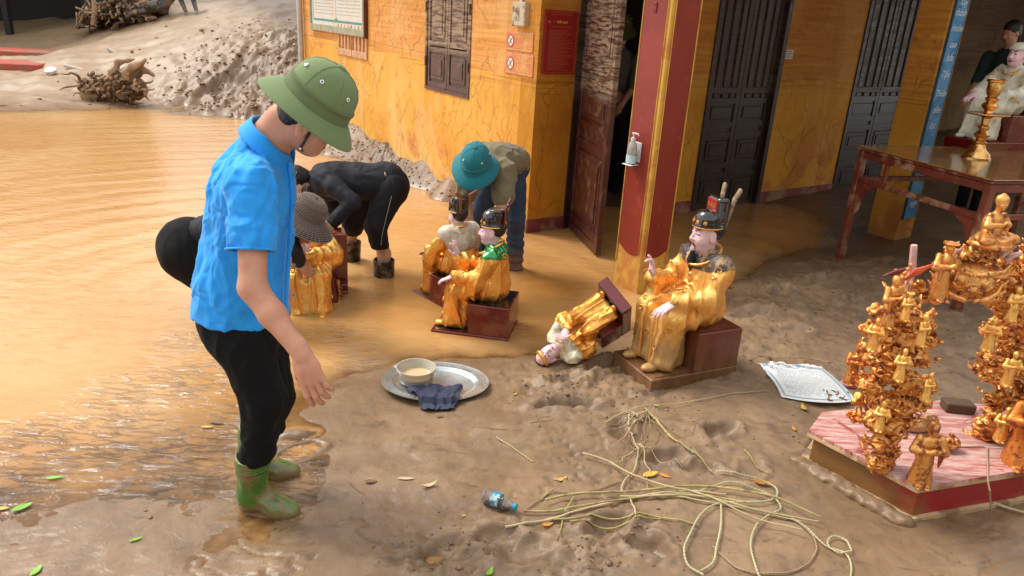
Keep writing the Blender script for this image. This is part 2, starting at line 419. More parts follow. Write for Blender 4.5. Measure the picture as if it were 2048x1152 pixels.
# ================================================================== GROUND (mud sheet) AND FLOOD WATER
CA = np.array([0.10, 6.64]); DL = np.array([-0.545, 0.838]); DF = np.array([0.82, 0.572])   # corner, side wall and facade directions
DL = DL / np.linalg.norm(DL); DF = DF / np.linalg.norm(DF)
NL = np.array([-DL[1], DL[0]]); NL = NL if NL[0] < 0 else -NL       # outward normal of side wall
NF = np.array([DF[1], -DF[0]])                                       # outward normal of facade
ctl = []
for (px, py, h) in [
    (900,1130,.035),(1200,1130,.05),(1200,1000,.045),(1200,880,.04),(1500,930,.055),(1500,1130,.055),(1900,1130,.02),(1650,1050,.02),(1740,900,.0),(800,900,.022),(720,860,.016),
    (750,1050,.02),(600,1110,.02),(950,870,.03),(870,780,.012),(770,775,.004),(980,790,.02),(1060,760,.03),(1150,770,.05),(1120,730,.025),(1250,810,.06),(1360,790,.05),(1500,780,.06),(1520,690,.06),(1620,600,.075),
    (1700,550,.075),(1800,520,.07),(1950,560,.05),(1500,600,.045),(1900,700,.05),(1620,740,.05),(2040,650,.05),(1300,950,.05),(1400,1060,.055),(1000,960,.03),
    (300,1120,.012),(100,1110,.008),(450,1080,.012),(0,1060,.004),(620,1040,.008),(700,950,.010),(650,880,.006),
    (0,1015,0),(150,1012,0),(300,1030,0),(430,1022,0),(640,790,.0),(700,772,0),(770,738,0),(900,722,.0),(1010,716,0),(1075,706,0),(1190,700,0),(1240,660,-.005),
    (1450,600,.0),(1480,565,0),(1550,520,0),(1640,498,0),(1710,485,0),(1790,495,.02),(1900,470,.02),
    (0,900,-.05),(120,880,-.045),(250,850,-.04),(400,800,-.03),(480,775,-.026),(590,762,-.03),
    (100,950,-.014),(250,930,-.013),(380,900,-.013),(430,960,-.010),(200,980,-.008),(350,975,-.008),(60,985,-.008),(480,870,-.012),(600,930,-.004),(640,960,-.003),(560,900,-.005),
    (0,700,-.2),(200,600,-.3),(400,500,-.3),(700,600,-.22),(700,700,-.08),(900,500,-.25),(900,640,-.12),(1000,650,-.10),(1150,550,-.2),(1150,640,-.08),(1300,600,-.06),(1350,640,.0),
    (0,400,-.3),(300,300,-.2),(500,400,-.3),(-300,500,-.3),(-300,800,-.1),(-400,1000,0),(0,222,0),(200,218,0),(350,226,0),(450,236,0),(555,248,0),(620,285,0),(690,320,0),(760,345,0),(808,367,0),(870,385,0),(925,402,0),
    (400,270,-.06),(1060,480,-.2),(1000,430,-.15),(1400,450,-.05),(1300,480,-.08),(1500,420,-.03),(1200,480,-.15),(1600,430,-.01),(1700,440,.02),(1900,400,.05),(2040,450,.04),
    (230,205,.03),(0,180,.08),(300,190,.10),(450,200,.10),(2300,700,.05),(2300,1100,.03),(1200,1400,.03),(400,1400,.01),(-300,1300,.0),(2400,500,.05)]:
    g = G(px, py, h); ctl.append(g)
for (px, py, Yd) in [(100,150,14.5),(300,140,14.8),(430,130,14.6),(540,130,14.2),(560,60,16.0),(300,60,17.2),(480,40,17.2),(120,92,18.0),(20,85,18.5),(300,12,20),(500,5,19.5),(20,60,21)]:
    ctl.append(W(px, py, Yd))
for (px, py) in [(607,128),(650,190),(706,246),(770,282),(850,320),(900,345)]:
    s_, z_ = PL(px, py, CA, DL); p = CA + DL * s_; ctl.append(np.array([p[0], p[1], z_])); q = p - NL * 1.2; ctl.append(np.array([q[0], q[1], z_]))
for (x, y, z) in [(-20,30,1.7),(0,30,1.6),(20,30,1.2),(-25,48,7),(25,48,7),(0,48,7),(-25,38,3.4),(25,38,3.4),(0,38,3.4),(-30,15,.4),(-14,12,.0),(14,12,.1),(8,8,.06),(-9,3,-.1),(6,12,.1)]: ctl.append(np.array([x, y, z], float))
ctl = np.array(ctl)
_c2 = 0.18 ** 2
_K = np.sqrt(((ctl[:, None, :2] - ctl[None, :, :2]) ** 2).sum(-1) + _c2) + np.eye(len(ctl)) * (-0.02)
_wt = np.linalg.solve(np.block([[_K, np.ones((len(ctl), 1))], [np.ones((1, len(ctl))), np.zeros((1, 1))]]), np.append(ctl[:, 2], 0))
def base_h(x, y):
    h = np.full(x.shape, _wt[-1])
    for c, w in zip(ctl, _wt[:-1]): h = h + w * np.sqrt((x - c[0])**2 + (y - c[1])**2 + _c2)
    return h
_TT = np.concatenate([np.linspace(.8, 6, 90), np.linspace(6.1, 60, 420)])
def gz(px, py):                      # ground point seen at a photo pixel (first crossing along the sight line)
    r = ray(px, py); T_ = _TT / r[1]; X_ = r[0] * T_; Y_ = _TT; Z_ = CAMH + r[2] * T_
    g0_ = G(px, py, 0.0) if r[2] < 0 else None
    if g0_ is not None and g0_[1] < 7:
        z = 0.0
        for _ in range(5):
            p = G(px, py, z); z = float(base_h(np.array([p[0]]), np.array([p[1]]))[0])
        return np.array([p[0], p[1], z])
    d = Z_ - base_h(X_, Y_); i = int(np.argmax(d < 0)) if (d < 0).any() else len(d) - 1; i = max(i, 1)
    f = d[i-1] / (d[i-1] - d[i]) if d[i-1] > d[i] else 0; t_ = T_[i-1] + f * (T_[i] - T_[i-1])
    return np.array([r[0] * t_, r[1] * t_, CAMH + r[2] * t_])
def gauss(x, y, spots):
    s = np.zeros_like(x)
    for (px, py, r, a) in spots:
        g = G(px, py); s = np.maximum(s, a * np.exp(-((x - g[0])**2 + (y - g[1])**2) / (2 * r * r)))
    return s
ROUGH = [(1150,770,.25,1.0),(1250,790,.2,.9),(1500,720,.35,.85),(1600,620,.6,.9),(1750,560,.6,.9),(1800,640,.5,.6),(1500,600,.4,.9),(1150,1120,.12,.9),(950,1110,.12,.8),(1300,1090,.10,.8),(1420,890,.12,.7),(1100,820,.1,.8),(1250,720,.2,.8),(1300,840,.12,.7),(850,1130,.09,.9),(1650,900,.1,.8),(560,860,.05,.5),(330,940,.07,.55),(240,985,.06,.5),(420,945,.05,.5),(120,930,.08,.45),(330,1000,.06,.5),(60,1010,.08,.4)]
STEPS = [(1215,1075,.10,.05,.5,.03),(1290,1110,.09,.05,-.6,.03),(1130,830,.15,.035,.1,.035),(1440,880,.10,.055,.6,.028),(1330,935,.10,.05,.2,.03),(1240,880,.09,.05,1.2,.02),(1650,905,.09,.06,.4,.03),(880,1120,.10,.05,.9,.02),(1050,1120,.1,.06,.2,.02),(600,905,.09,.05,.8,.025),(590,870,.07,.04,.3,-.02),(1400,960,.09,.04,-.2,.02),
         (1500,640,.14,.07,.4,.035),(1560,600,.14,.07,1.1,.035),(1640,570,.14,.07,.2,.035),(1700,620,.14,.07,.7,.035),(1580,680,.12,.06,.1,.03),(1760,540,.14,.07,.5,.035),(1200,745,.12,.06,.8,.03),(1130,775,.10,.05,.2,.025),(1500,960,.09,.05,1.0,.015),(1000,1090,.08,.05,.4,.02)]
def detail_h(x, y, h):
    dist = np.sqrt(x * x + y * y)
    land = np.clip((h + 0.004) / 0.03, 0, 1)
    r = gauss(x, y, ROUGH)
    far = np.clip((y - 9.5) / 4, 0, 1)
    clod = np.exp(-(((x + 5.0) / 1.9)**2 + ((y - 14.0) / 2.4)**2)) + np.exp(-(((x + 1.6) / 1.4)**2 + ((y - 9.3) / 1.0)**2)) * 0.3
    clod = np.clip(clod, 0, 1.2)
    d = 0.014 * fbm2(x * 1.7, y * 1.7, 4, 11) * (0.55 + .7 * land)
    d += 0.0036 * fbm2(x * 9, y * 9, 4, 21, .6) * (0.3 + 0.7 * land)
    wx = x + 0.12 * perlin2(x * 2.1, y * 2.1, 51); wy = y + 0.12 * perlin2(x * 2.1, y * 2.1, 52)
    st = fbm2((wx * 0.93 + wy * 0.37) * 3.0, (-wx * 0.37 + wy * 0.93) * 16, 3, 31)       # settled flow ridges
    d += 0.0050 * (1 - np.abs(st) * 1.9) * land * np.clip(perlin2(x * 1.3, y * 1.3, 33) + 0.55, 0, 1)
    rg = fbm2(wx * 9, wy * 14, 4, 41); rid = 1 - np.abs(rg) * 1.7
    d += r * (0.018 * rid + 0.024 * fbm2(x * 5, y * 7, 4, 43, .6))* np.clip(land + .2, 0, 1)
    cl = fbm2(x * 4.0, y * 4.0, 5, 61, 0.62); d += clod * 0.14 * np.maximum(cl, -0.35) * land
    d += far * land * (0.05 * fbm2(x * 0.9, y * 0.9, 4, 71) + 0.03 * np.maximum(fbm2(x * 3.2, y * 3.2, 3, 75), 0))
    ck = np.abs(fbm2(wx * 2.3 + 9, wy * 3.6, 4, 101, .55)); ckm = np.clip(perlin2(x * 1.1 + 4, y * 1.1, 103) * 2 + .2, 0, 1)
    d -= 0.016 * np.exp(-(ck / .035)**2) * land * ckm * np.clip((8 - y) / 2, 0, 1)
    for (px, py, a, b, ang, dp) in STEPS:
        g = G(px, py); c, s = math.cos(ang), math.sin(ang)
        u = ((x - g[0]) * c + (y - g[1]) * s) / a; v = (-(x - g[0]) * s + (y - g[1]) * c) / b
        rr = np.sqrt(u * u + v * v) + 0.22 * perlin2(x * 14, y * 14, 81)
        d += -dp * 1.4 * np.exp(-rr**4) + dp * 0.7 * np.exp(-((rr - 1.35) / 0.3)**2)
    pits = perlin2(x * 26, y * 26, 91); d -= 0.006 * np.clip(pits - 0.62, 0, 1) * land * 6 * (0.15 + r)
    return d
def hgt(x, y):
    b = base_h(x, y); return b + detail_h(x, y, b)
def hpt(p):
    return float(hgt(np.array([float(p[0])]), np.array([float(p[1])]))[0])
_ys = [0.6]
while _ys[-1] < 60: _ys.append(_ys[-1] + max(0.0085, _ys[-1] * 0.0042))
ys = np.array(_ys)
_xs = [0.0]
while _xs[-1] < 40: _xs.append(_xs[-1] + max(0.011, (_xs[-1] - 1.2) * 0.011))
xs = np.array([-a for a in _xs[::-1]] + _xs[1:])
GX, GY = np.meshgrid(xs, ys); GB = base_h(GX, GY); GH = GB + detail_h(GX, GY, GB)
ny, nx = GX.shape
ii = np.arange(ny - 1)[:, None] * nx + np.arange(nx - 1)[None, :]
Q = np.stack([ii, ii + 1, ii + 1 + nx, ii + nx], -1).reshape(-1, 4)
fr = np.abs(GX / (GY + 1.5)) < 1.15
Q = Q[fr.ravel()[Q].any(1)]
used = np.zeros(nx * ny, bool); used[Q] = True; rem = np.cumsum(used) - 1
t = NT('mud')
n1 = t.noise(1.3, 5, 0.6); n2 = t.noise(11, 6, 0.65); n3 = t.noise(90, 3)
wetn = t.noise(0.9, 4, 0.5)
c1 = t.ramp(n1, [(0.30, rgb(.185, .108, .056)), (0.48, rgb(.25, .158, .088)), (0.66, rgb(.33, .218, .125))])
c2 = t.mix(t.ramp(n2, [(0.38, 0.0), (0.62, 1.0)]), c1, rgb(.20, .128, .075))
c2 = t.mix(t.math('MULTIPLY', t.ramp(t.noise(3.1, 5, .6, dist=0.6), [(0.52, 0.0), (0.60, 1.0)]), 0.55), c2, rgb(.32, .205, .115))
hz_ = t.xyz()[2]
wet = t.ramp(t.math('ADD', hz_, t.math('MULTIPLY', wetn, 0.03)), [(0.012, 1.0), (0.065, 0.0)])
c3 = t.mix(t.math('MULTIPLY', wet, 0.5), c2, rgb(.19, .115, .06))
cl_ = t.attr('clod'); c4 = t.mix(t.math('MULTIPLY', cl_, 0.55), c3, rgb(.13, .075, .042))
ry = t.ramp(t.math('MULTIPLY', t.xyz()[1], 0.05), [(0.45, 0.0), (0.68, 1.0)])
c5 = t.mix(t.math('MULTIPLY', ry, t.math('SUBTRACT', 0.85, cl_, clamp=True)), c4, rgb(.31, .205, .115))
dk = t.ramp(t.noise(4.5, 7, .72, vec=t.map((1, 2.4, 1), (0, 0, .35)), dist=.8), [(.33, 1.0), (.43, 0.0)]); c5 = t.mix(t.math('MULTIPLY', dk, .6), c5, rgb(.085, .048, .026))
spk = t.ramp(t.vor(55), [(0.10, 1.0), (0.16, 0.0)]); spk = t.math('MULTIPLY', spk, t.ramp(t.noise(7, 3), [(0.52, 0), (0.62, 1)]))
c6 = t.mix(t.math('MULTIPLY', spk, 0.6), c5, rgb(.12, .075, .045))
c6 = t.mix(t.math('MULTIPLY', t.attr('wet_shade'), .8), c6, rgb(.075, .042, .022))  # wet mud under the veranda, with veranda shade painted into its colour
rr_ = t.mix(wet, rgb(.46, .46, .46), rgb(.17, .17, .17)); rr_ = t.mix(t.math('MULTIPLY', n2, 0.5), rr_, rgb(.60, .60, .60))
t.set(col=c6, rough=rr_, spec=0.4)
bh = t.math('ADD', t.math('MULTIPLY', t.noise(17, 7, 0.62, dist=.6), 0.9), t.math('MULTIPLY', t.noise(120, 3, 0.5), 0.08))
t.bump(bh, 0.6, 0.010)
M_mud = t.m
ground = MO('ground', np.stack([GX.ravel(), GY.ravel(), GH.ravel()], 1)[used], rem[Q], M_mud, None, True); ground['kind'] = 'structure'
_cl = np.clip(np.exp(-(((GX + 5.0) / 1.9)**2 + ((GY - 14.0) / 2.4)**2)) + 0.9 * np.exp(-(((GX + 1.6) / 1.4)**2 + ((GY - 9.3) / 1.0)**2)), 0, 1)
a_ = ground.data.attributes.new('clod', 'FLOAT', 'POINT'); a_.data.foreach_set('value', _cl.ravel()[used].astype(np.float32))
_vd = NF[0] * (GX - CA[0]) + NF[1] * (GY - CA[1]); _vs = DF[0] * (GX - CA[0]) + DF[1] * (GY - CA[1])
_sh = np.clip((2.3 - _vd) / .9, 0, 1) * np.clip((_vs - .7) / 1.0, 0, 1)  # mask for the painted veranda shade
a_ = ground.data.attributes.new('wet_shade', 'FLOAT', 'POINT'); a_.data.foreach_set('value', _sh.ravel()[used].astype(np.float32))
# ---- water sheet
wx_ = xs[::3]; wy_ = ys[::3]; WX, WY = np.meshgrid(wx_, wy_); WB = GH[::3, ::3]
ny2, nx2 = WX.shape; ii = np.arange(ny2 - 1)[:, None] * nx2 + np.arange(nx2 - 1)[None, :]
Qw = np.stack([ii, ii + 1, ii + 1 + nx2, ii + nx2], -1).reshape(-1, 4)
ok = ((WB < 0.03) & (np.abs(WX / (WY + 1.5)) < 1.15) & (WY < 17)).ravel()[Qw].any(1); Qw = Qw[ok]
usw = np.zeros(nx2 * ny2, bool); usw[Qw] = True; rem = np.cumsum(usw) - 1
WZ = 0.0015 * fbm2(WX * 3, WY * 5, 2, 95)
t = NT('flood_water'); t.t.nodes.remove(t.b)
dep = t.attr('depth')
dn = t.math('ADD', dep, t.math('MULTIPLY', t.math('SUBTRACT', t.noise(6, 4), 0.5), 0.02))
al = t.ramp(dn, [(0.0, 0.15), (0.009, 0.58), (0.03, 0.93), (0.06, 1.0)])
nA = t.noise(0.55, 4, 0.55, dist=0.8); nB = t.noise(5, 5, 0.6, vec=t.map((1, 2.2, 1)), dist=1.0)
dc = t.ramp(nA, [(0.3, rgb(.54, .29, .10)), (0.5, rgb(.60, .345, .14)), (0.7, rgb(.66, .41, .19))])
dc = t.mix(t.math('MULTIPLY', t.ramp(nB, [(0.45, 0), (0.65, 1)]), 0.35), dc, rgb(.44, .21, .06))
dc = t.mix(t.math('MULTIPLY', t.attr('stirred'), t.ramp(t.noise(1.6, 4, dist=.8), [(.3, .45), (.65, 1.0)])), dc, rgb(.37, .165, .035))
dif = t.n('ShaderNodeBsdfDiffuse'); t.l(dc, dif.inputs['Color'])
tr = t.n('ShaderNodeBsdfTransparent'); tr.inputs['Color'].default_value = (.80, .62, .42, 1)
mx = t.n('ShaderNodeMixShader'); t.l(al, mx.inputs['Fac']); t.l(tr.outputs[0], mx.inputs[1]); t.l(dif.outputs[0], mx.inputs[2])
gl = t.n('ShaderNodeBsdfGlossy'); t.l(t.math('ADD', .045, t.math('MULTIPLY', t.attr('trickle'), .05)), gl.inputs['Roughness'])
# ripples: rings spreading from where the people work, plus wind chop and trickle wavelets
px_ = t.xyz(); rc = G(560, 600)
ddx = t.math('SUBTRACT', px_[0], float(rc[0])); ddy = t.math('SUBTRACT', px_[1], float(rc[1]))
rad = t.math('SQRT', t.math('ADD', t.math('MULTIPLY', ddx, ddx), t.math('MULTIPLY', ddy, ddy)))
rad = t.math('ADD', rad, t.math('MULTIPLY', t.noise(0.8, 3), 0.35))
ring = t.math('SINE', t.math('MULTIPLY', rad, 15.0)); ring2 = t.math('SINE', t.math('MULTIPLY', rad, 27.0))
ramt = t.ramp(t.math('MULTIPLY', rad, 0.1), [(0.06, 0.15), (0.16, 0.9), (0.5, 0.8), (1.0, 0.35)])
ringh = t.math('MULTIPLY', t.math('ADD', ring, t.math('MULTIPLY', ring2, t.math('MULTIPLY', t.noise(1.2, 2), 0.7))), ramt)
chop = t.math('ADD', t.noise(7, 4, 0.5, vec=t.map((1, 1.7, 1)), dist=0.7), t.math('MULTIPLY', t.noise(23, 3, 0.5, vec=t.map((1, 1.8, 1)), dist=0.5), 0.35))
trk = t.math('MULTIPLY', t.attr('trickle'), t.ramp(t.noise(8.5, 5, .62, vec=t.map((1, 3.2, 1), (0, 0, -.4)), dist=.9), [(.47, .04), (.66, 1.0)])); tk = t.noise(13, 5, 0.6, vec=t.map((1, 3.0, 1), (0, 0, -0.45)), dist=1.0)
hh = t.math('ADD', t.math('MULTIPLY', t.math('MULTIPLY', ringh, t.ramp(t.noise(.5, 2), [(.35, .3), (.65, 1.3)])), 0.0030), t.math('ADD', t.math('MULTIPLY', chop, 0.0065), t.math('MULTIPLY', t.math('MULTIPLY', tk, trk), 0.034)))
bp = t.n('ShaderNodeBump'); bp.inputs['Strength'].default_value = 1.0; bp.inputs['Distance'].default_value = 1.0; t.l(hh, bp.inputs['Height'])
for q in (gl, dif): t.l(bp.outputs[0], q.inputs['Normal'])
fz = t.n('ShaderNodeFresnel'); t.l(t.math('ADD', 1.36, t.math('MULTIPLY', trk, 4.2)), fz.inputs['IOR']); t.l(bp.outputs[0], fz.inputs['Normal'])
m2 = t.n('ShaderNodeMixShader'); t.l(fz.outputs[0], m2.inputs['Fac']); t.l(mx.outputs[0], m2.inputs[1]); t.l(gl.outputs[0], m2.inputs[2]); t.l(m2.outputs[0], t.out.inputs['Surface'])
water = MO('flood_water', np.stack([WX.ravel(), WY.ravel(), WZ.ravel()], 1)[usw], rem[Qw], t.m, None, True); water['kind'] = 'structure'
a_ = water.data.attributes.new('depth', 'FLOAT', 'POINT'); a_.data.foreach_set('value', np.clip(-WB, -0.05, 1).ravel()[usw].astype(np.float32))
TRK = [(380,760,.16,.8),(250,790,.14,.6),(120,890,.15,.8),(250,850,.12,.7),(30,960,.12,1),(60,880,.12,.8),(220,900,.12,1),(330,900,.12,1),(350,950,.10,1),(300,990,.10,1),(420,900,.10,1),(440,960,.08,1),(560,900,.08,1),(630,930,.08,1),(600,980,.06,.9),(720,720,.10,.5),(660,660,.15,.3),(380,690,.15,.45),(1000,650,.15,.25),(480,830,.08,.7)]
a_ = water.data.attributes.new('trickle', 'FLOAT', 'POINT'); a_.data.foreach_set('value', gauss(WX, WY, TRK).ravel()[usw].astype(np.float32))

a_ = water.data.attributes.new('stirred', 'FLOAT', 'POINT'); a_.data.foreach_set('value', gauss(WX, WY, [(950,620,.45,1.0),(1100,560,.6,.95),(800,620,.6,.8),(1150,650,.4,.9),(650,640,.45,.7),(1150,450,.8,.8),(1500,450,1.2,1.0),(560,790,.30,.8),(420,880,.26,1.0),(250,920,.25,1.0),(80,950,.25,1.0),(600,900,.2,1.0),(-60,940,.3,.9)]).ravel()[usw].astype(np.float32))
# loose clods of mud
rc = random.Random(41); Vc = []; Fc = []; _n = 0
_ico = [(0, 0, 1), (.894, 0, .447), (.276, .851, .447), (-.724, .526, .447), (-.724, -.526, .447), (.276, -.851, .447), (.724, .526, -.447), (-.276, .851, -.447), (-.894, 0, -.447), (-.276, -.851, -.447), (.724, -.526, -.447), (0, 0, -1)]
_icf = [(0,1,2),(0,2,3),(0,3,4),(0,4,5),(0,5,1),(1,6,2),(2,6,7),(2,7,3),(3,7,8),(3,8,4),(4,8,9),(4,9,5),(5,9,10),(5,10,1),(1,10,6),(11,7,6),(11,8,7),(11,9,8),(11,10,9),(11,6,10)]
_sp = []
for (px, py, r_, a_w) in ROUGH:
    g = G(px, py); _sp += [(g[0] + rc.gauss(0, r_), g[1] + rc.gauss(0, r_), rc.uniform(.002, .009) * (1.4 if rc.random() < .1 else 1)) for _ in range(int(80 * a_w * (r_ / .2)))]
_sp += [(-4.6 + rc.gauss(0, 1.3), 14.0 + rc.gauss(0, 1.6), rc.uniform(.010, .038) * (1.7 if rc.random() < .06 else 1)) for _ in range(1100)]
_sp += [(CA[0] + DL[0] * s + NL[0] * o_, CA[1] + DL[1] * s + NL[1] * o_, rc.uniform(.005, .020)) for s, o_ in [(rc.uniform(1.2, 6.2), abs(rc.gauss(.1, .5))) for _ in range(700)]]
_sp += [(rc.uniform(-1, 3.2), rc.uniform(2.0, 5.5), rc.uniform(.0015, .004)) for _ in range(900)]
_A = np.array(_sp); _hz = hgt(_A[:, 0], _A[:, 1])
for (x, y, r_), z in zip(_sp, _hz):
    if z < .004: continue
    sx, sy, sz = rc.uniform(.7, 1.4), rc.uniform(.7, 1.4), rc.uniform(.5, .9)
    for v in _ico: j = rc.uniform(.75, 1.25); Vc.append((x + v[0] * r_ * sx * j, y + v[1] * r_ * sy * j, z + r_ * .08 + v[2] * r_ * sz * j))
    Fc += [(a + _n, b + _n, c + _n) for a, b, c in _icf]; _n += 12
o = MO('mud_clods', np.array(Vc), np.array(Fc), M_mud, None, True); o['kind'] = 'stuff'
# ================================================================== TEMPLE BUILDING
def plaster(name, base, dark, pale, crack=1.0, streak_z=1.38, dull=0.0):
    t = NT(name); x = t.xyz()
    n1 = t.noise(1.1, 5, 0.6); n2 = t.noise(6, 5, 0.65)
    col = t.ramp(n1, [(0.32, rgb(*dark)), (0.52, rgb(*base)), (0.72, rgb(*pale))])
    # washed, streaky top above the flood line
    st = t.noise(1.0, 5, 0.7, vec=t.map((1.2, 1.2, 26)))
    above = t.math('ADD', x[2], t.math('MULTIPLY', t.math('SUBTRACT', n1, 0.5), 0.12))
    am = t.ramp(t.math('MULTIPLY', above, 0.4), [(streak_z * 0.4 - 0.004, 0.0), (streak_z * 0.4 + 0.004, 1.0)])
    col = t.mix(t.math('MULTIPLY', am, 0.75), col, t.ramp(st, [(0.35, rgb(dark[0] * .85, dark[1] * .78, dark[2] * 1.0)), (0.55, rgb(base[0], base[1] * .86, base[2] * 1.5)), (0.68, rgb(*pale))]))
    # silt lines just at the flood line
    ln = t.ramp(t.noise(1.0, 3, 0.5, vec=t.map((0.8, 0.8, 55))), [(0.54, 0.0), (0.60, 1.0)])
    zb = t.ramp(t.math('ABSOLUTE', t.math('SUBTRACT', x[2], streak_z)), [(0.05, 1.0), (0.17, 0.0)])
    col = t.mix(t.math('MULTIPLY', t.math('MULTIPLY', ln, zb), 0.55), col, rgb(dark[0] * .55, dark[1] * .5, dark[2] * .7))
    pf = t.ramp(t.noise(.9, 6, .68, vec=t.map((1, 1, .7), (2, 0, 1)), dist=.6), [(.50, 0.0), (.58, 1.0)]); col = t.mix(t.math('MULTIPLY', pf, .35), col, rgb(min(1, pale[0] * 1.02), pale[1] * 1.12, pale[2] * 1.9))
    dr = t.ramp(t.noise(1.0, 5, .65, vec=t.map((9, 9, .35))), [(.56, 0.0), (.66, 1.0)]); col = t.mix(t.math('MULTIPLY', dr, .22), col, rgb(dark[0] * .6, dark[1] * .6, dark[2] * .9))
    # bare salmon patches low down
    pt = t.math('MULTIPLY', t.ramp(t.noise(1.7, 5, 0.62, dist=0.5), [(0.56, 0.0), (0.62, 1.0)]), t.ramp(x[2], [(0.45, 1.0), (0.95, 0.0)]))
    col = t.mix(t.math('MULTIPLY', pt, 0.75), col, rgb(dark[0] * .92, dark[1] * .78, dark[2] * 1.9))
    # craquelure
    wv = t.n('ShaderNodeVectorMath'); wv.operation = 'ADD'
    nz = t.n('ShaderNodeTexNoise'); nz.inputs['Scale'].default_value = 4.0; nz.inputs['Detail'].default_value = 5; t.l(t.co, nz.inputs['Vector'])
    sc_ = t.n('ShaderNodeVectorMath'); sc_.operation = 'SCALE'; sc_.inputs['Scale'].default_value = 0.30; t.l(nz.outputs['Color'], sc_.inputs[0])
    t.l(t.co, wv.inputs[0]); t.l(sc_.outputs[0], wv.inputs[1])
    v1 = t.vor(7.5, 'DISTANCE_TO_EDGE', vec=t.map((1, 1, 0.42), src=wv.outputs[0])); v2 = t.vor(2.2, 'DISTANCE_TO_EDGE', vec=t.map((1, 1, 0.5), src=wv.outputs[0]))
    k1 = t.ramp(v1, [(0.0, 1.0), (0.030, 0.5), (0.05, 0.0)]); k1 = t.math('MULTIPLY', k1, t.ramp(t.noise(1.4, 3), [(0.40, 0.0), (0.52, 1.0)]))
    k2 = t.ramp(v2, [(0.0, 1.0), (0.012, 0.4), (0.018, 0.0)]); k2 = t.math('MULTIPLY', k2, t.ramp(t.noise(1.1, 3, vec=t.map((1, 1, 1), (1, 0, 0))), [(0.45, 0.0), (0.55, 1.0)]))
    below = t.ramp(x[2], [(streak_z - 0.35, 1.0), (streak_z - 0.05, 0.15)])
    kk = t.math('MULTIPLY', t.math('MAXIMUM', t.math('MULTIPLY', k1, crack), k2), below)
    col = t.mix(t.math('MULTIPLY', kk, 0.58), col, rgb(dark[0] * .42, dark[1] * .34, dark[2] * .5))
    # mud splash near the ground
    md = t.ramp(t.math('ADD', x[2], t.math('MULTIPLY', t.math('SUBTRACT', n2, 0.5), -0.35)), [(0.02, 1.0), (0.14, 0.0)])
    col = t.mix(t.math('MULTIPLY', md, 0.5), col, rgb(.42, .24, .10))
    t.set(col=col, rough=0.72, spec=0.25)
    t.bump(t.math('ADD', t.math('MULTIPLY', kk, -1.0), t.math('MULTIPLY', t.noise(30, 4), 0.25)), 0.6, 0.004)
    return t.m
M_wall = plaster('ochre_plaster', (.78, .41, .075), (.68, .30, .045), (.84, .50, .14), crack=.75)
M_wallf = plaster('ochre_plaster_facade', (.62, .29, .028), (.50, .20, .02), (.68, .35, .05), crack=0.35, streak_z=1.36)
M_walli = plaster('dimmed_stained_plaster', (.16, .09, .03), (.08, .045, .018), (.20, .12, .045), crack=0.3, streak_z=1.5)  # stained plaster, with the dimness of the room put into its colour
M_plinth = simple('dark_red_plinth', (.20, .045, .04), 0.7, dirt=3.5, dirtc=(.30, .17, .09))
def darkwood(name, c, mudz=1.32, mudamt=0.85, mudc=(.34, .24, .15)):
    t = NT(name); x = t.xyz()
    gr = t.noise(3.0, 5, 0.6, vec=t.map((14, 14, 1.1)))
    col = t.ramp(gr, [(0.3, rgb(c[0] * .6, c[1] * .6, c[2] * .6)), (0.7, rgb(c[0] * 1.35, c[1] * 1.3, c[2] * 1.3))])
    st = t.ramp(t.noise(1.0, 6, 0.72, vec=t.map((5, 5, 42))), [(0.42, 0.0), (0.56, 1.0)])
    up = t.ramp(t.math('MULTIPLY', x[2], 0.4), [(mudz * .4 - .03, 0.0), (mudz * .4 + 0.02, 1.0)])
    low = t.math('MULTIPLY', t.ramp(t.noise(9, 6, 0.7), [(0.52, 0.0), (0.64, 1.0)]), 0.18)
    f = t.math('MAXIMUM', t.math('MULTIPLY', t.math('MULTIPLY', st, up), mudamt), low)
    col = t.mix(f, col, rgb(*mudc)); t.set(col=col, rough=t.mix(f, rgb(.32, .32, .32), rgb(.8, .8, .8)), spec=0.5)
    t.bump(t.math('ADD', gr, f), 0.3, 0.002); return t.m
M_door = darkwood('red_brown_door_wood', (.060, .014, .010))
M_doorb = darkwood('black_brown_door_wood', (.032, .018, .012), 1.25, 0.6, (.14, .10, .065))
M_shut = darkwood('brown_shutter_wood', (.105, .055, .045), 1.52, 0.95, (.40, .29, .18))
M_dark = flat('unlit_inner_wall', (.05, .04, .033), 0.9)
M_tile = simple('clay_roof_tile', (.30, .10, .06), 0.8)
M_ceil = simple('veranda_ceiling', (.30, .22, .14), 0.9)
H_W = 3.6
temple = empty('temple_building', (CA[0], CA[1], 0), 'ochre plaster temple with cracked walls, dark wooden doors and red pillars', 'building')
def wpt(C, d, n, s, o, z): p = C + d * s + n * o; return (p[0], p[1], z)
def wbox(mb, C, d, n, s0, s1, o0, o1, z0, z1, mi=0, bev=0.0):
    c = C + d * (s0 + s1) / 2 + n * (o0 + o1) / 2; R = np.array([[d[0], -n[0], 0], [d[1], -n[1], 0], [0, 0, 1.0]])
    if np.linalg.det(R) < 0: R[:, 1] *= -1
    mb.box((c[0], c[1], (z0 + z1) / 2), (abs(s1 - s0) / 2, abs(o1 - o0) / 2, abs(z1 - z0) / 2), R, bev, mi)
def L_(px, py): return PL(px, py, CA, DL)
def F_(px, py): return PL(px, py, CA, DF)
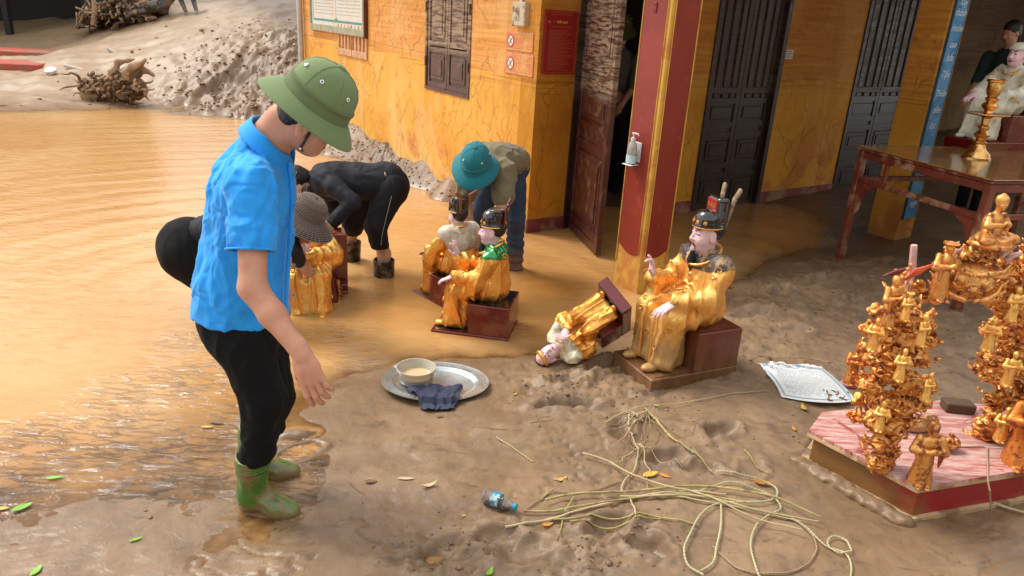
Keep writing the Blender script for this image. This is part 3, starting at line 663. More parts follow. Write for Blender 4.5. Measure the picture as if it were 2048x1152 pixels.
# side wall with window opening
sE = L_(607, 60)[0]
sw1, zw0 = L_(938, 202); sw0 = L_(851, 172)[0]
zsill = (L_(938, 203)[1] + L_(851, 172)[1]) / 2; wt = zsill + 1.15
sa, sb = min(sw0, sw1), max(sw0, sw1)
mb = MB(); TH = 0.24
for (a, b, z0, z1) in ((TH + .001, sa, -0.6, H_W), (sb, sE, -0.6, H_W), (sa, sb, -0.6, zsill), (sa, sb, wt, H_W)): wbox(mb, CA, DL, NL, a, b, 0, -TH, z0, z1)
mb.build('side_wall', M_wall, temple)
mb = MB(); wbox(mb, CA, DL, NL, sE, sE + 0.2, 0, -6, -0.6, H_W); mb.build('end_wall', M_wall, temple)
# shutters: two leaves each with rails and recessed panel
def leaf_panels(parent_name, C, d, n, s0, s1, o, z0, z1, mat, layout, st=0.055, th=0.035, bars=0, barz=None, parent=None):
    """door / shutter leaf: stiles and rails with recessed raised panels as children"""
    mb = MB(); wbox(mb, C, d, n, s0, s0 + st, o, o - th, z0, z1, bev=.004); wbox(mb, C, d, n, s1 - st, s1, o, o - th, z0, z1, bev=.004)
    zz = [z0] + [z0 + (z1 - z0) * f for f in layout] + [z1]
    rails = [z0 + st / 2] + zz[1:-1] + [z1 - st / 2]
    for zc in rails: wbox(mb, C, d, n, s0 + st - .001, s1 - st + .001, o - .0015, o - th + .0015, zc - st / 2, zc + st / 2)
    leaf = mb.build(parent_name, mat, parent)
    for i in range(len(rails) - 1):
        a, b = rails[i] + st / 2, rails[i + 1] - st / 2
        if b - a < 0.02: continue
        m2 = MB()
        wbox(m2, C, d, n, s0 + st - .002, s1 - st + .002, o - .016, o - th + .003, a - .002, b + .002)
        if barz is not None and a >= barz - 0.15:
            pn = m2.build('panel', mat, leaf); k = bars; w = (s1 - s0 - 2 * st)
            for j in range(k):
                m3 = MB(); sc = s0 + st + w * (j + 0.5) / k; wbox(m3, C, d, n, sc - w / k * .27, sc + w / k * .27, o + .002, o - .015, a, b, bev=.006); m3.build('bar', mat, leaf)
        else:
            g = 0.028
            if b - a > 0.09: wbox(m2, C, d, n, s0 + st + g, s1 - st - g, o - .003, o - .0155, a + g, b - g, bev=.009)
            if b - a > 0.22: wbox(m2, C, d, n, s0 + st + 2.6 * g, s1 - st - 2.6 * g, o + .006, o - .0025, a + 2.6 * g, b - 2.6 * g, bev=.005)
            m2.build('panel', mat, leaf)
    return leaf
smid = (sa + sb) / 2
mb = MB()
for (a, b, z0, z1) in ((sa, sa + .035, zsill, wt), (sb - .035, sb, zsill, wt), (sa + .035, sb - .035, zsill, zsill + .035), (sa + .035, sb - .035, wt - .035, wt)): wbox(mb, CA, DL, NL, a, b, .012, -.10, z0, z1)
win = mb.build('window', M_shut, temple)
for (a, b) in ((sa + .037, smid - .003), (smid + .003, sb - .037)):
    leaf_panels('shutter', CA, DL, NL, a, b, .0, zsill + .037, wt - .037, M_shut, [0.36, 0.42], st=.05, parent=win)
M_hinge = simple('iron_hinge', (.12, .09, .07), .6, .6)
for a in (sa + .02, sb - .02):
    for z in (zsill + .3, zsill + .85): mb = MB(); wbox(mb, CA, DL, NL, a - .012, a + .012, .012, .024, z - .05, z + .05, bev=.004); mb.build('hinge', M_hinge, win)
# small pink louvre under the notice board
M_pink = simple('faded_pink_wood', (.62, .36, .22), .8, dirt=6, dirtc=(.5, .3, .12))
va, vz = L_(735, 120); vb, _z = L_(680, 100); vz0 = min(vz, _z) - .0; vt = vz0 + .40
sv0, sv1 = min(va, vb), max(va, vb)
mb = MB()
nS = 8
for i in range(nS + 1):
    s = sv0 + (sv1 - sv0) * i / nS; wbox(mb, CA, DL, NL, s - .022, s + .022, .0, .022, vz0 + .09, vt, bev=.003)
wbox(mb, CA, DL, NL, sv0 - .022, sv1 + .022, .001, .024, vz0, vz0 + .088, bev=.004); wbox(mb, CA, DL, NL, (sv0 + sv1) / 2 - .004, (sv0 + sv1) / 2 + .004, .024, .03, vz0, vt)
ve = mb.build('wall_vent', M_pink, temple)
# facade pieces
s1, _ = F_(1140, 300); zF = -0.6
s_d1L = F_(1128, 440)[0] + .03
s_d1R = s_d1L + 1.35
s_d2L, s_d2R = F_(1388, 400)[0], F_(1512, 395)[0]
s_d3L = F_(1662, 375)[0] + .05; s_d3R = s_d3L + 1.25
ztop = 2.75
mb = MB()
def fw(a, b, z0=-0.6, z1=H_W, o0=0, o1=-TH, m=mb): wbox(m, CA, DF, NF, a, b, o0, o1, z0, z1)
fw(0.0, s_d1L)
fw(s_d1L, s_d1R, ztop, H_W)
fw(s_d1R, s_d2L); fw(s_d2L, s_d2R, ztop, H_W)
fw(s_d2R, s_d3L); fw(s_d3L, s_d3R, ztop, H_W); fw(s_d3R, s_d3R + .12); fw(s_d3R + .12, s_d3R + 8, ztop, H_W)
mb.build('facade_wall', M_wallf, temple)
mb = MB()
for (a, b) in ((-.012, s_d1L - .002), (s_d1R + .01, s_d2L - .01), (s_d2R + .002, s_d3L - .01)): mb = MB(); wbox(mb, CA, DF, NF, a, b, .012, -.02, -.3, .125, bev=.004); mb.build('plinth', M_plinth, temple)
mb = MB()
for (a, b) in ((s_d1L - .0, s_d1R), (s_d2L, s_d2R), (s_d3L, s_d3R)):
    wbox(mb, CA, DF, NF, a - .045, a + .02, .02, -.16, -.2, ztop); wbox(mb, CA, DF, NF, b - .02, b + .045, .02, -.16, -.2, ztop)
mb.build('door_frame', M_doorb, temple)
# inner rooms (unlit)
mb = MB()
wbox(mb, CA, DF, NF, .25, s_d3R + 8, -4.2, -4.4, -.6, H_W); wbox(mb, CA, DF, NF, s_d1R + .1, s_d1R + .2, -TH - .01, -4.19, -.6, H_W); 
wbox(mb, CA, DF, NF, s_d3R + 7.7, s_d3R + 7.9, -TH - .01, -4.19, -.6, H_W)
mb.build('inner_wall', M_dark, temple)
mb = MB(); wbox(mb, CA, DF, NF, -.4, s_d3R + 8.2, .0, -4.6, H_W + .002, H_W + .14); mb.build('ceiling', M_ceil, temple)
# back-room wall seen through the right doorway
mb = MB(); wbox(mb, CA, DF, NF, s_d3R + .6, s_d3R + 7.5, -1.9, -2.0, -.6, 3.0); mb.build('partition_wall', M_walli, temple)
# doors
d1 = np.array([G(1186, 513)[0] - (CA + DF * s_d1L)[0], G(1186, 513)[1] - (CA + DF * s_d1L)[1]]); C1 = CA + DF * s_d1L + NF * .03; d1L = np.linalg.norm(d1); d1 /= d1L; n1_ = np.array([d1[1], -d1[0]])
n1_ = n1_ if n1_ @ np.array([1, 0]) > 0 else -n1_
n1v = -n1_      # visible side faces the camera / left
leaf_panels('open_door', C1, d1, n1v, 0.0, min(d1L, 1.1), 0.0, 0.02, ztop - .02, M_door, [.045, .31, .37, .50, .545], st=.075, th=.045, parent=temple)
def dbl(a, b, mat, lay, barz):
    mdl = (a + b) / 2
    for (p, q) in ((a + .022, mdl - .003), (mdl + .003, b - .022)): leaf_panels('door_leaf', CA, DF, NF, p, q, -.03, -.02, ztop - .01, mat, lay, st=.06, bars=3, barz=barz, parent=temple)
dbl(s_d2L, s_d2R, M_doorb, [.14, .18, .30, .34, .43, .47], 1.20)
dbl(s_d3L, s_d3R, M_doorb, [.14, .18, .30, .34, .43, .47], 1.20)
# pillars
PA = np.array([0.93, 5.17]); PB = np.array([3.77, 7.15])
M_pyel = simple('worn_yellow_paint', (.72, .40, .07), .6, dirt=5, dirtc=(.62, .25, .05))
t = NT('red_pillar_paint'); x = t.xyz()
c = t.ramp(t.noise(2.5, 5), [(.3, rgb(.22, .018, .010)), (.7, rgb(.32, .036, .018))])
f1 = t.math('MULTIPLY', t.ramp(t.noise(1, 6, .7, vec=t.map((4, 4, 60))), [(.50, 0), (.60, 1)]), t.ramp(x[2], [(1.05, 0), (1.25, 1)]))
f2 = t.ramp(t.noise(14, 6, .7), [(.58, 0), (.68, 1)])
c = t.mix(t.math('MULTIPLY', f1, .6), c, rgb(.58, .28, .16)); c = t.mix(t.math('MULTIPLY', f2, .3), c, rgb(.45, .14, .07))
t.set(col=c, rough=.38, spec=.5); t.bump(t.noise(40, 4), .2, .003); M_pred = t.m
def pillar(P, w, red, nm='pillar'):
    # front corner at P; sides run along DF (right face) and -NF... (left face)
    b1 = DF; b2 = -NF; c = P + b1 * w / 2 + b2 * w / 2
    mb = MB(); mb.box((c[0], c[1], 1.4), (w / 2, w / 2, 2.0), np.array([[b1[0], b2[0], 0], [b1[1], b2[1], 0], [0, 0, 1.0]]), .006)
    p = mb.build(nm, M_pyel if red else M_wallf, temple)
    if red:
        for (o, d, n) in ((P, DF, NF), (P, -NF, -DF)):
            m2 = MB(); k = 9; V = []
            # red inlay panel with a curved foot, 4 mm proud
            a, b = .042, w - .016
            top = 3.3; pts = []
            for i in range(k + 1):
                u = i / k; s = a + (b - a) * u; z = .26 + .035 * (2 * u - 1)**2 + (0.02 if d is DF else .05) * (u) ; pts.append((s, z))
            pts += [(b, top), (a, top)]
            V = [wpt(o, d, n, s, .004, z) for s, z in pts] + [wpt(o, d, n, s, -.004, z) for s, z in pts]; N = len(pts)
            Fs = [tuple(range(N)), tuple(range(2 * N - 1, N - 1, -1))] + [(i, N + i, N + (i + 1) % N, (i + 1) % N) for i in range(N)]
            # orientation
            v0 = np.array(V[0]); nn = np.cross(np.array(V[N-2]) - v0, np.array(V[N-1]) - v0)
            if nn @ np.array([n[0], n[1], 0]) < 0: Fs = [f[::-1] for f in Fs]
            m2.add(V, Fs); m2.build('red_panel', M_pred, p)
            m3 = MB(); wbox(m3, o, d, n, .028, .036, .0, .010, .3, 3.3, bev=.003); m3.build('moulding', M_pyel, p)
            m3 = MB(); wbox(m3, o, d, n, w - .012, w - .002, .0, .009, .2, 3.3, bev=.003); m3.build('moulding', M_pyel, p)
    return p
def pw(P): return .27
pillarA = pillar(PA, .27, True)
pillarB = pillar(PB, .30, False)
for k in (-1, 2, 3): pass
# roof over veranda and eaves
mb = MB()
def slab(P4, th, mi=0):
    P4 = np.array(P4, float); mb.add(np.concatenate([P4, P4 + [0, 0, th]]), [(3,2,1,0), (4,5,6,7), (0,1,5,4), (1,2,6,5), (2,3,7,6), (3,0,4,7)], mi)
q0 = wpt(CA, DF, NF, -.75, 2.55, 2.95); q1 = wpt(CA, DF, NF, s_d3R + 9, 2.55, 2.95); q2 = wpt(CA, DF, NF, s_d3R + 9, -2.2, 4.6); q3 = wpt(CA, DF, NF, -.75, -2.2, 4.6)
slab([q0, q1, q2, q3], .12)
r0 = wpt(CA, DL, NL, -1.2, .7, 3.35); r1 = wpt(CA, DL, NL, sE + .7, .7, 3.35); r2 = wpt(CA, DL, NL, sE + .7, -3, 4.8); r3 = wpt(CA, DL, NL, -1.2, -3, 4.8)
slab([r0, r1, r2, r3], .12); mb.build('roof', M_tile, temple)
mb = MB(); wbox(mb, PA, DF, NF, -1.2, 9, -.04, -.24, 2.78, 2.98); mb.build('veranda_beam', M_pyel, temple)
# ---- drain pipe at the far end
M_pvc = simple('grey_pvc', (.50, .48, .45), .5)
mb = MB(); p = CA + DL * (sE - .03) + NL * .06; mb.tube([(p[0], p[1], .3), (p[0], p[1], 1.8), (p[0], p[1], 3.3)], .045, 12)
o = mb.build('drain_pipe', M_pvc, temple, True)
# ================================================================== THINGS ON THE WALLS
M_frame = simple('weathered_grey_green_frame', (.36, .38, .27), .7, dirt=8, dirtc=(.35, .24, .14))
M_sheet = None
t = NT('printed_board_sheet'); uv = t.n('ShaderNodeTexCoord').outputs['Generated']; u = t.xyz(uv)
c = t.mix(t.ramp(t.noise(3, 4), [(.4, 0), (.65, 1)]), rgb(.80, .82, .78), rgb(.82, .72, .55)); t.set(col=c, rough=.35, coat=.3); M_sheet = t.m
M_teal = flat('teal_print', (.10, .30, .28), .5); M_line = flat('grey_print', (.50, .46, .38), .6); M_edge = simple('dark_wood_edge', (.10, .03, .02), .5)
sb0 = L_(735, 88)[0]; sb1 = L_(625, 48)[0]; zb = (L_(735, 88)[1] + L_(625, 48)[1]) / 2
bs0, bs1 = min(sb0, sb1), max(sb0, sb1); bt = zb + 1.1
nb = empty('notice_board', wpt(CA, DL, NL, (bs0 + bs1) / 2, .0, zb), 'framed notice board with teal bordered printed sheets high on the side wall', 'notice board')
mb = MB(); wbox(mb, CA, DL, NL, bs0, bs1, .002, .045, zb, zb + .09, bev=.004); wbox(mb, CA, DL, NL, bs0, bs1, .002, .045, bt - .09, bt, bev=.004)
wbox(mb, CA, DL, NL, bs0, bs0 + .05, .003, .044, zb + .09, bt - .09); wbox(mb, CA, DL, NL, bs1 - .05, bs1, .003, .044, zb + .09, bt - .09); mb.build('frame', M_frame, nb)
mb = MB(); wbox(mb, CA, DL, NL, bs0 - .03, bs0 - .001, .0, .055, zb - .01, bt, bev=.004); mb.build('side_batten', M_edge, nb)
mb = MB(); wbox(mb, CA, DL, NL, bs0 + .05, bs1 - .05, .004, .018, zb + .09, bt - .09); sh = mb.build('sheet', M_sheet, nb)
mb = MB(); a, b = bs0 + .13, bs1 - .13; z0 = zb + .17
for (p, q, u0, u1) in ((a, b, z0 - .03, z0), (a - .02, a, z0 - .01, bt - .15), (b, b + .02, z0 - .01, bt - .15), ((a + b) / 2 - .006, (a + b) / 2 + .006, z0, bt - .15), ((a + b) / 2 - .05, (a + b) / 2 + .05, z0, z0 + .02)): wbox(mb, CA, DL, NL, p, q, .018, .0195, u0, u1)
mb.build('border_print', M_teal, sh)
mb = MB(); rr = random.Random(2)
for i in range(16):
    z = z0 + .07 + i * .045
    for (p, q) in ((a + .05, (a + b) / 2 - .05), ((a + b) / 2 + .05, b - .05)):
        s = p + rr.uniform(0, .05)
        while s < q - .05:
            e = min(q, s + rr.uniform(.04, .16)); wbox(mb, CA, DL, NL, s, e, .018, .0192, z, z + .012); s = e + .02
ln = mb.build('text_lines', M_line, sh); ln['kind'] = 'stuff'
FONT = None
def text_mesh(name, body, size, mat, C, d, n, s, o, z, parent, align='LEFT', shear=0.0, ext=.0012, xscale=1.0, spacing=1.0):
    cu = bpy.data.curves.new(name, 'FONT'); cu.body = body; cu.size = size; cu.extrude = ext; cu.align_x = align; cu.shear = shear; cu.space_character = spacing; cu.resolution_u = 2
    o_ = bpy.data.objects.new(name, cu); COL.objects.link(o_); dg = bpy.context.evaluated_depsgraph_get(); me = bpy.data.meshes.new_from_object(o_.evaluated_get(dg))
    bpy.data.objects.remove(o_); bpy.data.curves.remove(cu)
    V = np.zeros(len(me.vertices) * 3); me.vertices.foreach_get('co', V); V = V.reshape(-1, 3)
    if len(d) == 2: d3 = np.array([d[0], d[1], 0]); n3 = np.array([n[0], n[1], 0]); u3 = np.array([0, 0, 1.0]); base = np.array([*(C + d * s + n * o), z])
    else: d3, n3 = d, n; u3 = np.cross(n3, d3); base = np.asarray(C, float)
    Wd = base + np.outer(V[:, 0] * xscale, d3) + np.outer(V[:, 1], u3) + np.outer(V[:, 2] + ext, n3)
    Fc = [tuple(p.vertices) for p in me.polygons]; bpy.data.meshes.remove(me)
    return MO(name, Wd, Fc, mat, parent)
DLr = -DL    # reading direction on the side wall (towards the corner)
M_signr = simple('faded_red_sign', (.66, .21, .08), .6, dirt=4, dirtc=(.72, .36, .14)); M_signb = flat('sign_pale_line', (.78, .48, .28), .6); M_white = simple('white_paint', (.75, .73, .68), .5)
M_yelp = flat('yellow_print', (.80, .52, .12), .6); M_blk = flat('black_print', (.03, .03, .04), .5); M_redp = flat('red_print', (.55, .05, .03), .5)
def wsign(px0, py0, px1, py1, ztop_, lines, lab, nm):
    s0, z0 = L_(px0, py0); s1_, z1 = L_(px1, py1); zc = z0
    Cs = CA + DL * s0; wd = abs(s0 - s1_); h = ztop_ - zc
    e = empty(nm, (Cs[0], Cs[1], zc), lab, 'sign')
    mb = MB(); wbox(mb, Cs, DLr, NL, 0, wd, .002, .010, zc, zc + h, bev=.002); mb.build('sign_plate', M_signr, e)
    mb = MB()
    for (a, b, u, v) in ((.008, wd - .008, .008, .012), (.008, wd - .008, h - .012, h - .008), (.008, .012, .012, h - .012), (wd - .012, wd - .008, .012, h - .012)): wbox(mb, Cs, DLr, NL, a, b, .010, .0112, zc + u, zc + v)
    mb.build('border_line', M_signb, e)
    r = h * .33; cs = Cs + DLr * (wd * .19); R = np.array([[DLr[0], 0, NL[0]], [DLr[1], 0, NL[1]], [0, 1, 0]]).astype(float)
    if np.linalg.det(R) < 0: R[:, 0] *= -1
    mb = MB(); mb.lathe([(r * .8, .010), (r * .8, .0125)], (cs[0], cs[1], zc + h * .5), R, 24); di = mb.build('pictogram_disc', M_white, e)
    mb = MB()
    for k in range(24):
        a0, a1 = 2 * math.pi * k / 24, 2 * math.pi * (k + 1) / 24; q = [np.array([cs[0], cs[1], zc + h * .5]) + R @ np.array([rr_ * math.cos(a), rr_ * math.sin(a), .0135]) for rr_, a in ((r * .8, a0), (r, a0), (r, a1), (r * .8, a1))]
        mb.add(q, [(0, 1, 2, 3)])
    mb.build('ring', M_redp, e)
    mb = MB(); c3 = np.array([cs[0], cs[1], zc + h * .5])
    for sg in (-1, 1): mb.tube([c3 + R @ np.array([-.5 * r, -.5 * r * sg, .014]), c3 + R @ np.array([.5 * r, .5 * r * sg, .014])], .0028, 5)
    mb.build('cross_mark', M_blk, e)
    for i, (tx, f) in enumerate(lines): text_mesh('lettering', tx, h * f, M_yelp, Cs, DLr, NL, wd * .38, .010, zc + h * (.58 - i * .44), e, xscale=min(1.0, wd * .60 / (h * f * .62 * len(tx))))
    return e
zS = L_(1012, 145)[1]; zT = L_(1016, 61)[1]; zM = L_(1013, 101)[1]
wsign(1013, 99, 1066, 114, zT, [('CẤM HÚT THUỐC', .30), ('NO SMOKING', .30)], 'faded red no smoking sign with crossed cigarette roundel, upper of the pair', 'warning_sign')
wsign(1012, 145, 1066, 157, zM - .012, [('CẤM LỬA', .34), ('NO FIRE', .34)], 'faded red no fire sign CẤM LỬA NO FIRE, lower of the pair', 'warning_sign')
# meter box with conduit
M_box = simple('cream_plastic', (.62, .52, .36), .5, dirt=9)
s0, zq = L_(1033, 52); s1_, _ = L_(1058, 56); Cs = CA + DL * s0; wd = abs(s0 - s1_); e = empty('electrical_box', (Cs[0], Cs[1], zq), 'cream plastic electrical box with white conduit above the red warning signs', 'electrical box')
mb = MB(); wbox(mb, Cs, DLr, NL, 0, wd, .0, .055, zq, zq + .20, bev=.008); mb.build('housing', M_box, e)
mb = MB(); wbox(mb, Cs, DLr, NL, wd * .35, wd * .35 + .035, .001, .026, zq + .2, H_W - .2); mb.build('conduit', simple('conduit_plastic', (.66, .60, .50), .5), e)
for i, tx in enumerate(('BẬT', 'TẮT')): text_mesh('lettering', tx, .045, flat('grey_mark', (.3, .26, .2)), Cs, DLr, NL, wd * .2, .055, zq + .12 - i * .075, e)
# poster
M_post = simple('deep_red_poster', (.36, .012, .014), .45, var=.1, dirt=2.0, dirtc=(.30, .02, .018)); M_gold_p = flat('dull_gold_print', (.52, .17, .06), .6)
p0, pz0 = F_(1078, 147); p1, _ = F_(1147, 146); pz1 = F_(1081, 18)[1]; p0 = max(p0, .03)
pw_ = min(p1 - p0, s_d1L - .07 - p0); Cs = CA + DF * p0
e = empty('rules_poster', (Cs[0], Cs[1], pz0), 'deep red temple rules poster with gold lettering beside the open door', 'poster')
mb = MB(); wbox(mb, Cs, DF, NF, 0, pw_, .0125, .018, pz0, pz1); mb.build('poster_sheet', M_post, e)
text_mesh('heading', 'NỘI QUY', (pz1 - pz0) * .055, M_yelp, Cs, DF, NF, pw_ * .36, .018, pz0 + (pz1 - pz0) * .80, e)
mb = MB(); hh_ = pz1 - pz0
wbox(mb, Cs, DF, NF, pw_ * .10, pw_ * .18, .018, .0195, pz0 + hh_ * .80, pz0 + hh_ * .835); wbox(mb, Cs, DF, NF, pw_ * .24, pw_ * .31, .018, .0195, pz0 + hh_ * .815, pz0 + hh_ * .825)
for z in (.93, .955, .745): wbox(mb, Cs, DF, NF, pw_ * .2, pw_ * .8, .018, .0192, pz0 + hh_ * z, pz0 + hh_ * (z + .007))
for i in range(30): wbox(mb, Cs, DF, NF, pw_ * .16, pw_ * rr.uniform(.55, .92), .018, .0192, pz0 + hh_ * (.06 + i * .0215), pz0 + hh_ * (.0655 + i * .0215))
for (a, b, u, v) in ((.03, .97, .02, .025), (.03, .97, .98, .985), (.03, .038, .025, .98), (.962, .97, .025, .98)): wbox(mb, Cs, DF, NF, pw_ * a, pw_ * b, .018, .0191, pz0 + hh_ * u, pz0 + hh_ * v)
tl = mb.build('text_lines', M_gold_p, e)
# small label plate on yellow wall
s0, z0 = F_(1566, 118); s1_, z1 = F_(1586, 102); Cs = CA + DF * s0
e = empty('label_plate', (Cs[0], Cs[1], z0), 'small white label plate on the ochre wall beside the closed double door', 'label')
mb = MB(); wbox(mb, Cs, DF, NF, 0, s1_ - s0, .001, .008, z0, z0 + .10, bev=.002); mb.build('plate', M_white, e)
mb = MB()
for i in range(4): wbox(mb, Cs, DF, NF, .015, (s1_ - s0) * (.9 - .1 * (i % 2)), .008, .0092, z0 + .02 + i * .02, z0 + .027 + i * .02)
mb.build('lettering', M_blk, e)
# metal tag high on red pillar left face
q = PL(1312, 14, PA, -NF)
e = empty('metal_tag', wpt(PA, -NF, -DF, q[0], .004, q[1]), 'small red metal plate screwed high on the red pillar', 'metal plate')
mb = MB(); wbox(mb, PA, -NF, -DF, q[0] - .016, q[0] + .016, .0045, .012, q[1] - .035, q[1] + .03, bev=.003); mb.build('plate', M_pred, e)
for dz in (-.02, .016): mb = MB(); mb.lathe([(.004, 0), (.004, .004), (.001, .006)], wpt(PA, -NF, -DF, q[0], .012, q[1] + dz), np.array([[-NF[0], 0, -DF[0]], [-NF[1], 0, -DF[1]], [0, 1, 0]]), 8); mb.build('screw', M_hinge, e)
# sanitiser bottle in holder on left face
q = PL(1272, 326, PA, -NF); q[0]
M_clr = NT('clear_gel_plastic'); M_clr.set(col=rgb(.80, .88, .84), rough=.12, trans=.65, ior=1.35); M_clr = M_clr.m
M_pump = simple('white_pump_plastic', (.72, .74, .70), .4); M_labl = flat('pale_blue_label', (.50, .66, .68), .5)
bs = q[0]; bz = q[1] - .0
e = empty('sanitiser_bottle', wpt(PA, -NF, -DF, bs, .05, bz), 'clear hand sanitiser pump bottle with pale label hung on the red pillar', 'bottle')
cb = wpt(PA, -NF, -DF, bs + .0, .052, bz)
Rb = np.array([[NF[0], DF[0], 0], [NF[1], DF[1], 0], [0, 0, 1.0]])
mb = MB(); mb.lathe([(.036, 0), (.040, .006), (.041, .085), (.040, .115), (.030, .145), (.015, .158), (.014, .165)], cb, Rb, 20, sx=1.0, sy=.72); mb.build('bottle_body', M_clr, e, True)
mb = MB(); mb.lathe([(.0425, .006), (.0425, .062)], cb, Rb, 20, sx=1.0, sy=.73, cap=False); mb.build('bottle_label', M_labl, e, True)
mb = MB(); mb.lathe([(.017, .160), (.017, .182), (.006, .184), (.005, .205), (.012, .207), (.013, .218), (.002, .221)], cb, Rb, 14)
cbn = np.array(cb); mb.tube([cbn + [0, 0, .212], cbn + np.array([*(NF * .045), .215]), cbn + np.array([*(NF * .052), .203])], [.007, .005, .004], 8); mb.build('pump', M_pump, e, True)
mb = MB(); wbox(mb, PA, -NF, -DF, bs - .045, bs + .03, .0045, .010, bz + .01, bz + .15, bev=.003); wbox(mb, PA, -NF, -DF, bs - .045, bs + .045, .012, .094, bz - .010, bz - .004, bev=.002); mb.build('holder', M_pump, e)
# blue couplet banner on right pillar (right face)
M_blue = simple('blue_couplet_board', (.012, .22, .46), .42, dirt=5, dirtc=(.03, .20, .38), var=.12); M_blued = simple('dark_blue_edge', (.01, .07, .13), .5); M_wp = flat('white_lettering', (.72, .76, .76), .5)
e = empty('couplet_board', wpt(PB, DF, NF, .05, 0, .3), 'long blue board with white verse lettering down the ochre pillar', 'banner')
b0, b1 = .035, .235
zlow = PL(1808, 437, PB, DF)[1]
mb = MB(); wbox(mb, PB, DF, NF, b0, b1, .002, .02, zlow, 3.1, bev=.003); bd = mb.build('board', M_blue, e)
mb = MB(); wbox(mb, PB, DF, NF, b0 - .012, b0 - .0005, .002, .024, zlow, 3.1); wbox(mb, PB, DF, NF, b1 + .0005, b1 + .006, .002, .022, zlow, 3.1); mb.build('edge_strip', M_blued, e)
for (py, tx) in ((8, 'Xây'), (30, 'thành'), (62, 'muôn'), (95, 'cao'), (122, 'bất'), (155, 'Tận'), (192, 'Thiên'), (224, 'tiên'), (254, 'lạc'), (398, 'ngộ')):
    zz = PL(1900, py, PB, DF)[1]; text_mesh('lettering', tx, .088, M_wp, PB, DF, NF, (b0 + b1) / 2, .02, zz, e, 'CENTER', shear=.35, xscale=.95)
# ================================================================== STATUES
def goldm(name, c=(1.0, .60, .16), red=(.40, .11, .03), rough=.27, amt=.45, sc=5.0, metal=.8, mud=None, rt=(.60, .68)):
    t = NT(name); n1 = t.noise(sc, 5, .6); n2 = t.noise(sc * 6, 5, .65)
    f = t.ramp(n1, [(.5 - amt * .35, 0.0), (.75, 1.0)]); col = t.mix(f, rgb(*c), rgb(c[0] * .86, c[1] * .58, c[2] * .45))
    w = t.ramp(n2, [(rt[0], 0.0), (rt[1], 1.0)]); w = t.math('MULTIPLY', w, amt)
    col = t.mix(w, col, rgb(*red)); me = t.math('MULTIPLY', t.math('SUBTRACT', 1.0, t.math('MULTIPLY', w, .8)), metal)
    ro = t.ramp(n2, [(.3, rough * .9), (.7, rough * 1.8)])
    if mud:
        x = t.xyz(t.tc.outputs['Object']); mk = t.ramp(t.math('ADD', x[2], t.math('MULTIPLY', t.math('SUBTRACT', n2, .5), -.25)), [(mud - .03, 1.0), (mud + .10, 0.0)])
        mk = t.math('MULTIPLY', mk, .75); col = t.mix(mk, col, rgb(.34, .20, .09)); me = t.math('MULTIPLY', me, t.math('SUBTRACT', 1.0, mk)); ro = t.mix(mk, ro, rgb(.6, .6, .6))
    t.set(col=col, metal=me, rough=ro, coat=.12, coatr=.25); t.bump(t.math('ADD', t.math('MULTIPLY', t.noise(55, 4), .6), t.noise(19, 4, .6, vec=t.map((1, 1, .55)), dist=2.2)), .6, .007); return t.m
M_gold = goldm('gilded_lacquer'); M_goldo = goldm('orange_gilded_lacquer', (.98, .55, .12), (.45, .11, .02), .26, .55)
M_gold5 = goldm('muddy_gilded_lacquer', (1.0, .62, .17), (.42, .17, .05), .30, .5, 5.0, .74, mud=.24)
M_blackl = simple('black_lacquer', (.012, .009, .008), .14, coat=.8, bump=.05); M_redl = simple('dark_red_lacquer', (.13, .006, .005), .22, coat=.6, bump=.05, dirt=3, dirtc=(.20, .05, .02))
M_pinkf = simple('painted_pink_face', (.80, .52, .53), .38, var=.05, bump=.05); M_green = simple('green_foil_lacquer', (.02, .26, .06), .18, metal=.6, coat=.6)
M_cloth = simple('muddy_white_cloth', (.66, .57, .44), .75, dirt=8, dirtc=(.42, .31, .19), bump=.4, bsc=40)
M_whiter = simple('cream_white_robe_paint', (.72, .68, .52), .42, dirt=4, dirtc=(.60, .52, .36)); M_hairb = flat('black_hair_paint', (.012, .01, .01), .35); M_lip = flat('red_lip_paint', (.35, .03, .03), .4)
M_eyew = flat('eye_white', (.7, .68, .66), .3); M_bronze = goldm('dull_gold_trim', (.75, .42, .12), (.2, .08, .03), .35, .6)
M_mudred = None
t = NT('mud_coated_red_base'); x = t.xyz(t.tc.outputs['Object']); n = t.noise(6, 6, .65)
f = t.ramp(t.math('ADD', x[2], t.math('MULTIPLY', t.math('SUBTRACT', n, .5), .35)), [(-.04, 1.0), (.26, .25)])
c = t.mix(f, rgb(.16, .02, .012), t.ramp(t.noise(14, 5, .6, vec=t.map((1, 1, .25))), [(.35, rgb(.13, .06, .022)), (.65, rgb(.24, .13, .055))]))
t.set(col=c, rough=t.mix(f, rgb(.25, .25, .25), rgb(.42, .42, .42)), spec=.5); t.bump(n, .5, .006); M_mudred = t.m
